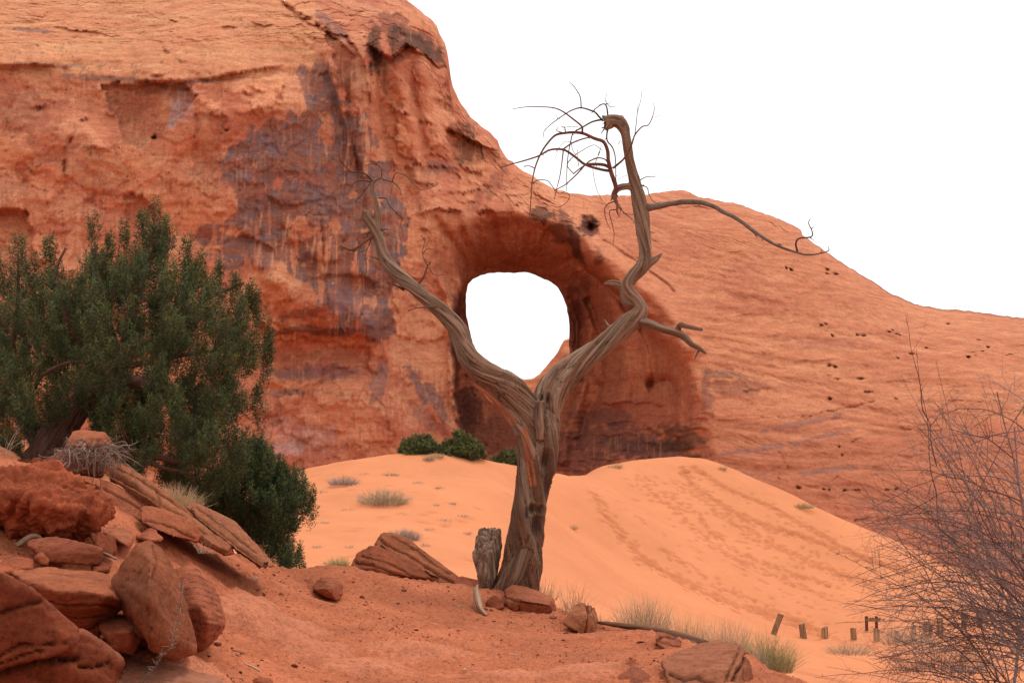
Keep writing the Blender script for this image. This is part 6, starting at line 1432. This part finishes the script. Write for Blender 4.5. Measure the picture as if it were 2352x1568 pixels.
# little junipers on the crest of the dune
def bush(label, cx, cy, w_, h_, D, n, name='juniper_bush'):
    b = P(cx, cy, D); b[2] = dune_z(b[0], b[1])[0] - .05; a = D / F
    e = empty(name, tuple(b), label, 'bush', 'green bushes on the dune crest')
    st = []
    for k in range(7):
        an = k / 7 * 6.28; st.append(np.array([[0, 0, 0, .04], [math.cos(an) * w_ * a * .22, math.sin(an) * w_ * a * .2, h_ * a * .3, .03], [math.cos(an) * w_ * a * .4, math.sin(an) * w_ * a * .35, h_ * a * .7, .012]]))
    V, fl = tubes(st, 5); me = mkmesh('stem', V, fl); setcol(me, np.tile((.12, .055, .035), (len(V), 1))); link('stem', me, M_TWIG, e)
    pl = []
    for k in range(n):
        an = RNG.random() * 6.283; r = math.sqrt(RNG.random()); q = RNG.random()
        top = h_ * a * (1 - .75 * r ** 2) * (0.72 + .6 * n2(np.array([math.cos(an) * r * 2.2]), np.array([cx * 1.3 + math.sin(an) * r * 2.2]))[0])
        rr = .17 + .22 * RNG.random()
        pl.append((b[0] + math.cos(an) * r * w_ * a * .48, b[1] + math.sin(an) * r * w_ * a * .4, b[2] + top * (.25 + .75 * q), rr, rr * 1.25, 0, .1))
    me = foliage(pl, 170, .10, .034, np.array((.095, .115, .038)), M_FOL, b); o = bpy.data.objects.new('crown', me); COL.objects.link(o); o.parent = e
bush('wide low green bush at the left of the pair on the dune crest', 962, 1048, 100, 56, 67.6, 90)
bush('taller green bush right beside it on the dune crest', 1056, 1054, 106, 62, 67.6, 110)
bush('small green bush half hidden below the crest beside the dead tree', 1164, 1076, 60, 42, 69.6, 44)

# ------------------------------------------------------------------ dry grass and shrubs
M_GRASS = m_attr('dry_grass', 0.8, 0.15)
def blades(N, spread, h, lean, wd, cols, base_pts=None, curl=.3, up=1.0, branchy=0, D=16):
    """thin stems as three-sided tapering tubes, some with side twigs"""
    paths, cl = [], []
    for i in range(N):
        r = math.sqrt(RNG.random()); a = RNG.random() * 6.283
        x0 = math.cos(a) * r * spread[0] * .45; y0 = math.sin(a) * r * spread[1] * .45
        hh = h * RNG.uniform(.3, 1.05) * (1 - .45 * r * r)
        ox, oy = math.cos(a) * r * lean * .6 + RNG.normal() * .16 * h, math.sin(a) * r * lean * .6 + RNG.normal() * .16 * h
        t = np.linspace(0, 1, 4)[:, None]
        p = np.array([[x0, y0, -.03]]) + np.concatenate([ox * t ** 1.4 + curl * .1 * h * np.sin(t * 4 + a * 3) * t * .4, oy * t ** 1.4, hh * (t - .12 * curl * t ** 2)], 1)
        rr = wd * np.array([1, .85, .6, .25])[:, None] * RNG.uniform(.7, 1.3)
        paths.append(np.hstack([p, rr])); c = np.array(cols[RNG.integers(len(cols))]) * RNG.uniform(.75, 1.25); cl.append(c)
        for _ in range(branchy):
            k = RNG.integers(1, 3); q = p[k]; d = RNG.normal(size=3) * .7 + np.array([ox, oy, hh]) / (hh + 1e-6); d /= np.linalg.norm(d) + 1e-9
            L = hh * RNG.uniform(.12, .35)
            paths.append(np.array([[*q, wd * .6], [*(q + d * L * .5 + RNG.normal(size=3) * .02 * h), wd * .5], [*(q + d * L), wd * .2]])[[0, 2]] if h < .5 else np.array([[*q, wd * .6], [*(q + d * L * .5 + RNG.normal(size=3) * .02 * h), wd * .5], [*(q + d * L), wd * .2]])); cl.append(c)
    Vs, Fs, Cs, off = [], [], [], 0
    for p, c in zip(paths, cl):
        V, fl = tubes([p], 3, False); Vs.append(V); Fs.append(fl[0] + off); off += len(V); Cs.append(np.tile(c, (len(V), 1)))
    return np.vstack(Vs), [np.vstack(Fs)], np.vstack(Cs)
STRAW, GREY, GREEN = [(.56, .39, .21), (.47, .31, .16), (.64, .47, .28)], [(.36, .29, .25), (.46, .37, .31), (.28, .21, .18)], [(.34, .32, .12), (.42, .36, .15), (.30, .25, .11)]
def tuft(label, px, py, wpx, hpx, N, cols, surf, Dr, name='dry_shrub', cat='shrub', group=None, lean=.35, wd=.0035, branchy=0, D=None, curl=.3, sink=.0):
    if D is None:
        c = hit(px, py, surf, Dr[0], Dr[1], 300)
        if c is None: c = P(px, py, sum(Dr) / 2)
    else: c = P(px, py, D)
    a = c[1] / F
    far = c[1] > 30
    V, fl, C = blades(int(N * (1.3 if far else 1.15)), (wpx * a, wpx * a * .7), hpx * a, wpx * a * lean, wd * (c[1] / 16) * (.48 if far else .55), cols, branchy=branchy, curl=curl)
    me = mkmesh(name, V, fl); setcol(me, C)
    return tag(link(name, me, M_GRASS, None, (c[0], c[1], c[2] - sink)), label, cat, group)
dz = lambda x, y: dune_z(x, y)
Gd, Ge = 'dry shrubs on the dune', 'dry grass along the edge of the slope'
tuft('grey dry shrub high on the left of the dune', 788, 1112, 66, 26, 240, GREY, dz, (40, 90), group=Gd, branchy=2)
tuft('largest dry shrub on the dune, straw coloured and bushy', 880, 1158, 104, 48, 420, STRAW + GREY + GREEN[:1], dz, (40, 90), group=Gd, branchy=3)
tuft('pale grey fluffy shrub just behind the big slanting slab', 928, 1238, 70, 32, 320, GREY, dz, (35, 90), group=Gd, branchy=3)
tuft('small straw tuft right of the pale fluffy shrub', 975, 1258, 24, 18, 90, STRAW, dz, (35, 90), group=Gd, branchy=2)
tuft('yellow green shrub on the sand left of the big slanting slab', 778, 1303, 56, 32, 260, GREEN, dz, (30, 90), group=Gd, branchy=3)
tuft('low dry tuft below the left crest bush', 985, 1056, 26, 16, 110, STRAW + GREY, dz, (40, 90), group=Gd, branchy=2)
tuft('dry tuft between the two crest bushes', 1004, 1050, 30, 16, 120, STRAW, dz, (40, 90), group=Gd, branchy=2)
tuft('small straw tuft alone on the dune right of the trunk', 1318, 1214, 18, 16, 60, STRAW, dz, (40, 90), group=Gd)
tuft('small dry tuft on the dune below the left crest bush', 898, 1090, 34, 10, 90, GREY + STRAW, dz, (40, 90), group=Gd, branchy=1)
tuft('straw tuft on the right shoulder of the dune', 1660, 1078, 20, 12, 80, STRAW, dz, (60, 95), group=Gd, branchy=1)
tuft('green grey tuft far down the right shoulder of the dune', 1846, 1166, 46, 16, 180, STRAW + GREEN, dz, (60, 95), group=Gd, branchy=2)
tuft('dry tuft on the crest of the main dune left of its top', 1415, 1074, 36, 14, 130, STRAW, dz, (60, 95), group=Gd, branchy=1)
for a, b, w_, h_ in [(735, 1130, 30, 10), (800, 1170, 34, 8), (840, 1088, 26, 8), (960, 1108, 30, 8), (1010, 1120, 26, 9), (1040, 1156, 20, 8), (920, 1180, 30, 8), (1020, 1195, 34, 10), (1060, 1185, 26, 9), (745, 1200, 26, 8), (850, 1215, 30, 8), (990, 1215, 26, 10), (1075, 1225, 20, 12), (805, 1255, 26, 8), (1000, 1160, 20, 8), (730, 1255, 26, 9)]:
    tuft('thin scattering of dead stalks on the left face of the dune', a, b, w_, h_, 34, STRAW + GREY, dz, (35, 90), name='dead_stalks', cat='dry grass', group='thin dead stalks scattered on the dune', branchy=1)
tuft('thick straw coloured dry bush behind the long leaning slab', 398, 1160, 112, 80, 620, STRAW, gz, (9, 20), branchy=3, D=14.2, sink=.05)
tuft('bundle of tall bare stalks right of the wide red boulder', 1315, 1405, 66, 90, 90, [(.30, .19, .12), (.38, .25, .16), (.45, .33, .22)], gz, (9, 20), group=Ge, D=16.6, branchy=2, wd=.003)
tuft('low golden grass right behind the foot of the dead tree', 1248, 1372, 70, 64, 150, STRAW, gz, (9, 20), 'grass_tuft', 'dry grass', Ge, D=17.6, wd=.003)
tuft('pale thicket of dry grass behind the weathered log', 1478, 1446, 130, 106, 460, STRAW + GREY[1:2], gz, (9, 20), 'grass_tuft', 'dry grass', Ge, D=16.2, branchy=1, wd=.003, lean=.22)
tuft('sparse dry grass between the log and the large tilted slab', 1580, 1478, 100, 96, 260, STRAW, gz, (9, 20), 'grass_tuft', 'dry grass', Ge, D=15.4, branchy=1, wd=.003, lean=.22)
tuft('tall greyish grass right behind the large tilted slab', 1668, 1502, 120, 112, 400, STRAW + GREY[1:2], gz, (9, 20), 'grass_tuft', 'dry grass', Ge, D=14.4, branchy=1, wd=.003, lean=.22)
tuft('yellow green bush right of the large tilted slab', 1766, 1536, 116, 112, 560, GREEN + STRAW[:1], gz, (9, 20), 'grass_tuft', 'shrub', Ge, D=13.4, branchy=3, wd=.003)
tuft('grey dead stems at the foot of the yellow green bush', 1722, 1540, 70, 70, 220, GREY, gz, (9, 20), 'grass_tuft', 'dry grass', Ge, D=13.0, branchy=3, wd=.003)
tuft('few dead stems between the boulder and the log start', 1385, 1432, 40, 40, 40, GREY + STRAW, gz, (9, 20), 'grass_tuft', 'dry grass', Ge, D=16.2, branchy=1, wd=.0028)
tuft('grey brush tangled on the ground right of the wide red boulder', 1292, 1412, 60, 22, 130, GREY, gz, (9, 20), 'grass_tuft', 'dry grass', Ge, D=16.9, branchy=2, lean=.7, wd=.003)
tuft('single long bare stem leaning right of the tan boulder', 1372, 1420, 8, 86, 2, [(.30, .17, .10)], gz, (9, 20), 'grass_tuft', 'dry grass', Ge, D=15.6, wd=.0022, lean=3.0)
tuft('low dark dead grass lying on the flat-topped slab', 70, 1308, 60, 22, 90, [(.14, .09, .07), (.2, .14, .11)], gz, (6, 12), 'grass_tuft', 'dry grass', None, D=9.4, lean=.8, wd=.004)
tuft('bare whitish twigs at the far left edge in front of the juniper', 0, 1036, 60, 110, 14, [(.46, .34, .25), (.36, .25, .18)], gz, (6, 14), 'dry_shrub', 'shrub', None, D=13.4, lean=.9, wd=.006, branchy=3)
tuft('small white dead twigs at the end of the thick reddish slab', 466, 1262, 26, 40, 10, [(.55, .42, .32)], gz, (9, 20), 'dry_shrub', 'shrub', None, D=12.1, lean=1.0, wd=.004, branchy=2)
tuft('dry grass tufts growing below the lower juniper bush', 600, 1304, 50, 60, 60, STRAW, gz, (9, 20), 'grass_tuft', 'dry grass', None, D=16.2, branchy=1, wd=.003, lean=.22)
tuft('dark brown low brush on the ground under the bare bush', 2160, 1540, 220, 90, 230, [(.24, .14, .10), (.36, .22, .15), (.3, .18, .12)], dz, (20, 90), 'dry_shrub', 'shrub', None, D=26, branchy=2, wd=.004)
tuft('tan dry grass behind the bare bush near the wooden stumps', 2080, 1478, 120, 50, 300, STRAW + GREY, dz, (20, 90), 'grass_tuft', 'dry grass', None, D=44, branchy=2, wd=.003)
tuft('grey low shrub left of the tan dry grass', 1950, 1500, 100, 36, 240, GREY + STRAW, dz, (20, 90), 'grass_tuft', 'dry grass', None, D=44, branchy=2, wd=.003)
# wispy grey weed in the foreground
def weed():
    main = dpath([(318, 1580, 3, 0), (345, 1545, 2.6, 0), (372, 1508, 2.2, -.05), (392, 1478, 2, -.1), (405, 1440, 1.6, -.1), (414, 1390, 1.2, -.1), (416, 1330, 1.0, -.1)], 7.9, 6)
    paths = [main]
    for k in range(90):
        i = RNG.integers(4, len(main) - 1); q = main[i, :3]; d = RNG.normal(size=3); d[2] = abs(d[2]) * .6 + .1; d /= np.linalg.norm(d); L = RNG.uniform(.01, .03) * (1.9 if 14 < i < 22 else 1)
        s = RNG.normal(size=3) * .35; paths.append(np.array([[*q, .0012], [*(q + d * L * .5), .0015], [*(q + (d + s) * L), .0006]]))
    for bx, by, ln in [(470, 1560, 60), (440, 1550, 50), (420, 1545, 60), (400, 1555, 50)]:
        pass
    V, fl = tubes(paths, 4); c = V[0].copy()
    me = mkmesh('wispy_weed', V - c, fl); setcol(me, np.tile((.30, .225, .18), (len(V), 1)) * (1 - .6 * (np.arange(len(V)) < 37 * 4)[:, None]))
    tag(link('wispy_weed', me, M_GRASS, None, c), 'thin grey dried weed with curly leaves standing before the pointed boulder', 'weed')
weed()
# heap of dead twigs under the capstone
def twig_pile():
    e = empty('twig_pile', tuple(P(225, 1085, 13.0)), 'tangled heap of grey dead twigs spilling from under the capstone', 'twig pile'); b = np.array(e.location)
    for k in range(170):
        a0 = RNG.uniform(150, 275); b0 = RNG.uniform(1018, 1062)
        dx = RNG.normal() * 38 + (a0 - 215) * .35; dy = RNG.normal() * 24 + 10
        d0 = 12.8 + RNG.uniform(-.25, .45)
        k1, k2 = RNG.normal(size=2) * 7
        m = [(a0, b0, 2.8), (a0 + dx * .35 + k1, b0 + dy * .3 - 6 + k2, 2.4, -.1), (a0 + dx * .7 - k2, b0 + dy * .7 + k1, 1.9, -.15), (a0 + dx, b0 + dy + 4, 1.0, -.15)]
        p = dpath(m, d0, 4); p[:, 3] *= RNG.uniform(.5, 1.15); p[:, :3] -= b
        V, fl = tubes([p] + spurs(p, 2, .09), 5); me = mkmesh('twig', V, fl); c = np.array([(.24, .16, .12), (.18, .105, .075), (.33, .24, .19), (.14, .075, .05)][RNG.integers(4)]); setcol(me, np.tile(c, (len(V), 1))); link('twig', me, M_TWIG, e)
twig_pile()

# ------------------------------------------------------------------ bare thorny bush at the right
def bare_bush():
    b = P(2350, 1690, 9.0); b[2] = gz(b[0], b[1])[0] - .05
    e = empty('bare_bush', tuple(b), 'large leafless thorny bush with purple brown twigs at the right edge', 'bush')
    R = np.random.default_rng(77)
    allp = []
    def arc(s, t, lift, d0, d1, w0, w1, n=11):
        q = []
        for k in range(n):
            u = k / (n - 1)
            x = s[0] * (1 - u) + t[0] * u; y = s[1] * (1 - u) + t[1] * u - lift * math.sin(math.pi * u) * (1 - .3 * u)
            j = 3.5 * math.sin(math.pi * u)
            q.append((x + R.normal() * j, y + R.normal() * j, w0 * (1 - u) + w1 * u, d0 * (1 - u) + d1 * u))
        return q
    def emit(q, colr, twigs, name='branch', parent=None):
        p = dpath(q, 9.0, 3); ps = [p]
        L = len(p)
        for _ in range(twigs):
            i = R.integers(int(L * .18), L - 1); a = p[i, :3]; tg = p[min(i + 1, L - 1), :3] - p[i - 1, :3]; tg /= np.linalg.norm(tg) + 1e-9
            sgn = R.choice([-1, 1]); an = R.uniform(.5, 1.05) * sgn
            side = np.array([-tg[2], R.normal() * .5, tg[0]]); side /= np.linalg.norm(side)
            d = tg * math.cos(an) + side * math.sin(an); ln = R.uniform(.10, .42) * (1.1 - .5 * i / L)
            bend = R.normal(size=3) * .10 + np.array([0, 0, -.05])
            tt = np.linspace(0, 1, 5)[:, None]
            r0 = min(p[i, 3] * .6, .0022)
            tw = np.hstack([a + d * ln * tt + bend * ln * tt ** 2 + R.normal(size=(5, 3)) * .004, r0 * (1 - .65 * tt)])
            ps.append(tw)
            for _ in range(R.integers(1, 4)):       # twiglets and thorns
                k = R.integers(1, 5); d2 = d + R.normal(size=3) * .7; d2 /= np.linalg.norm(d2); l2 = R.choice([.018, .02, .03, .1, .16])
                ps.append(np.array([[*tw[k, :3], r0 * .6], [*(tw[k, :3] + d2 * l2 * .5 + R.normal(size=3) * .004), r0 * .5], [*(tw[k, :3] + d2 * l2), r0 * .2]]))
        for _ in range(twigs):                       # thorns on the branch itself
            i = R.integers(2, L - 1); d = R.normal(size=3); d /= np.linalg.norm(d)
            ps.append(np.array([[*p[i, :3], .0022], [*(p[i, :3] + d * .018), .0012], [*(p[i, :3] + d * .028), .0004]]))
        V, fl = tubes(ps, 4, False); V = V - b
        me = mkmesh(name, V, fl); c = np.array(colr) * R.uniform(.8, 1.2); pale = sst(-.1, .4, n3(V * np.array([3, 3, 3])))[:, None]
        setcol(me, c * (1 - .6 * pale) + np.array([.25, .17, .16]) * .6 * pale)
        return link(name, me, M_TWIG, e)
    dark, grey = (.12, .058, .046), (.24, .165, .145)
    # stems from the root
    stems = []
    for t, w0 in [((2345, 1150), 7), ((2330, 980), 7), ((2290, 900), 6), ((2420, 900), 8), ((2260, 1240), 7), ((2460, 1050), 8), ((2520, 1250), 8), ((2240, 1400), 6), ((2340, 1290), 7), ((2450, 780), 6), ((2540, 1100), 7)]:
        q = arc((2440 + R.normal() * 40, 1690), t, -20 + R.normal() * 55, R.normal() * .1, R.normal() * .7, w0, 3.2, 12); emit(q, grey if R.random() < .5 else dark, 12, 'stem'); stems.append(q)
    def pick():
        q = stems[R.integers(len(stems))]; i = R.integers(3, len(q)); return q[i]
    tg = []
    for _ in range(110):
        # tips spread over the visible fan
        y = R.uniform(900, 1575); edge = np.interp(y, [700, 800, 900, 1000, 1080, 1150, 1250, 1350, 1420, 1500, 1600], [2180, 2120, 2080, 2070, 1990, 1930, 1990, 1935, 1930, 1990, 1990])
        x = edge + abs(R.normal()) * 70; tg.append((x, y))
    tg += [(2080, 722), (2150, 830), (2070, 862), (2105, 800), (1925, 1128), (1918, 1154), (1905, 1262), (1930, 1320), (1918, 1430), (1935, 1395), (1898, 1530), (1872, 1555), (1960, 1185), (2020, 1120), (2180, 900), (2130, 960), (2240, 860)]
    for x, y in tg:
        if y < 850:
            q = (x + R.uniform(50, 130), y + R.uniform(330, 480)); emit(arc(q, (x, y), -14, R.normal() * .4, R.normal() * .4, 3.0, .8), dark, 6); continue
        s = pick()
        for _ in range(6):
            if s[0] > x + 60 and s[1] > y - 90 : break
            s = pick()
        if s[0] < x + 160: s = (x + R.uniform(200, 420), y + R.uniform(20, 230), 4, R.normal() * .5)
        up = s[1] - y
        lift = R.uniform(15, 75) if up < 150 else R.uniform(0, 60)
        emit(arc((s[0], s[1]), (x, y), lift, s[3], s[3] + R.normal() * .5, 2.8 + R.random(), .9), dark if R.random() < .6 else grey, 8)
    for _ in range(48):
        y = R.uniform(950, 1560); x = R.uniform(2150, 2420); s = (x + R.uniform(80, 300), y + R.uniform(20, 260), 3.5, R.normal() * .8)
        emit(arc((s[0], s[1]), (x - R.uniform(0, 130), y), R.uniform(0, 50), s[3], s[3] + R.normal() * .4, 2.6, .8), dark if R.random() < .5 else grey, 6)
    for _ in range(14):      # low tangle
        x = R.uniform(1990, 2330); y = R.uniform(1420, 1575); s = (x + R.uniform(100, 260), y + R.uniform(-30, 70))
        emit(arc(s, (x, y), R.uniform(-10, 30), R.normal() * .5, R.normal() * .5, 3.0, .9), dark, 8)
bare_bush()

# ------------------------------------------------------------------ wooden stumps and the trail sign
def post(label, px, base_y, w_px, h_px, lean=0.0, tone=1.0, D=None, rot=0.0):
    c = hit(px, base_y, lambda x, y: dune_z(x, y), 40, 85, 300) if D is None else P(px, base_y, D)
    a = c[1] / F; w_ = w_px * a / 2; h = h_px * a
    bm = bmesh.new(); nz, ns = 7, 10; rings = []
    sd = px * .13
    for i in range(nz):
        z = -.18 + (h + .18) * i / (nz - 1); vs = []
        for k in range(ns):
            an = k / ns * 6.283; r = w_ * (1 + .12 * math.sin(an * 2 + sd) + .07 * math.sin(an * 5 + sd * 3)) * (1 - .06 * i / nz)
            zz = z + (w_ * .3 * math.sin(an + sd) * (i == nz - 1))
            vs.append(bm.verts.new((math.cos(an) * r + lean * max(z, 0), math.sin(an) * r * .9, zz)))
        rings.append(vs)
    for i in range(nz - 1):
        for k in range(ns): bm.faces.new((rings[i][k], rings[i][(k + 1) % ns], rings[i + 1][(k + 1) % ns], rings[i + 1][k]))
    bm.faces.new(rings[-1]); bm.faces.new(rings[0][::-1])
    me = bpy.data.meshes.new('wooden_stump'); bm.to_mesh(me); bm.free()
    V = np.array([v.co[:] for v in me.vertices]); ang = np.arctan2(V[:, 1], V[:, 0])
    f = (np.sin(ang * 5 + sd) * .5 + .5)[:, None]
    setcol(me, (np.array([.30, .185, .10]) * f + np.array([.15, .075, .045]) * (1 - f)) * tone * 1.25); setvec(me, V * 1.0)
    o = link('wooden_stump', me, M_WOOD, None, (c[0], c[1], c[2])); tag(o, label, 'post', 'wooden stumps in a row across the sand')
post('tall wooden stump leaning to the right, first in the row', 1776, 1457, 15, 46, .40, .75)
post('dark split stump second in the row, slightly tilted', 1846, 1463, 14, 31, -.12, .85)
post('short square-cut stump third in the row', 1895, 1462, 14, 22, 0, 1.15)
post('stump in the row just left of the brown sign', 1961, 1468, 14, 25, -.04, 1.1)
post('pale stump in front of the right leg of the brown sign', 2014, 1472, 16, 28, 0, 1.35)
post('pale stump right of the brown sign behind twigs', 2062, 1471, 14, 22, -.1, 1.3)
post('pale flat-topped stump behind twigs, two right of the sign', 2098, 1469, 12, 28, 0, 1.35)
post('tall stump in a close pair behind the bare bush', 2124, 1468, 13, 40, .12, 1.0)
post('shorter stump leaning beside the tall one of the close pair', 2136, 1464, 9, 30, .1, .9)
post('stump half hidden in the bare bush right of the close pair', 2160, 1457, 16, 36, 0, 1.2)
post('grey stump standing higher up the row inside the bare bush', 2213, 1441, 13, 34, .1, .7)
post('tall pale post near the right end of the row', 2251, 1437, 12, 34, 0, 1.1)
post('dark post at the right edge of the picture', 2318, 1428, 14, 34, 0, .55)

def sign():
    c = hit(2002, 1452, lambda x, y: dune_z(x, y), 40, 85, 300); a = c[1] / F
    e = empty('trail_sign', tuple(c), 'brown wooden trail sign with yellow lettering on two posts among the stumps', 'sign')
    def bx(name, x0, x1, y0, y1, z0, z1, mat, par):
        bm = bmesh.new(); bmesh.ops.create_cube(bm, size=1)
        for v in bm.verts: v.co = ((x0 + x1) / 2 + v.co.x * (x1 - x0), (y0 + y1) / 2 + v.co.y * (y1 - y0), (z0 + z1) / 2 + v.co.z * (z1 - z0))
        bmesh.ops.bevel(bm, geom=bm.edges[:], offset=min(x1 - x0, z1 - z0, y1 - y0) * .12, segments=1, affect='EDGES')
        me = bpy.data.meshes.new(name); bm.to_mesh(me); bm.free(); return link(name, me, mat, par)
    kb = NT('sign_brown', .7, .2); n = kb.noise(kb.mapped(kb.coord(), (8, 8, 1)), 12, 4); kb.base(kb.ramp(n, [(.3, (.085, .022, .018)), (.7, (.14, .04, .03))]))
    ky = NT('sign_yellow', .6, .2); n = ky.noise(ky.coord(), 20, 4); ky.base(ky.ramp(n, [(.3, (.42, .26, .03)), (.7, (.62, .40, .05))]))
    for x, low in ((-11, -6), (11.5, -8)):
        bx('sign_post', (x - 3) * a, (x + 3) * a, -.06, .06, low * a, 37 * a, kb.m, e)
    pn = bx('sign_board', -15 * a, 19 * a, -.115, -.07, 26.5 * a, 33 * a, kb.m, e)
    # routed yellow letters, too far away to read as words: strokes of their height and spacing
    R = random.Random(4); x = -13.2; i = 0; ps = []
    while x < 17:
        wd = R.choice([1.5, 1.9, 2.2])
        if i in (4, 9): x += 1.5
        bm = bmesh.new()
        for (x0, x1, z0, z1) in [(x, x + .6, 27.2, 32.4), (x + wd - .6, x + wd, 27.6 if R.random() < .7 else 29.8, 31.9), (x, x + wd, 31.2, 31.9) if R.random() < .6 else (x, x + wd, 29.4, 30.1), (x, x + wd, 27.6, 28.3)]:
            q = bmesh.ops.create_cube(bm, size=1)
            for v in q['verts']: v.co = ((x0 + x1) / 2 * a + v.co.x * (x1 - x0) * a, -.119 + v.co.y * .010 , (z0 + z1) / 2 * a + v.co.z * (z1 - z0) * a)
        me = bpy.data.meshes.new('letter'); bm.to_mesh(me); bm.free(); link('letter', me, ky.m, pn)
        x += wd + .65; i += 1
sign()
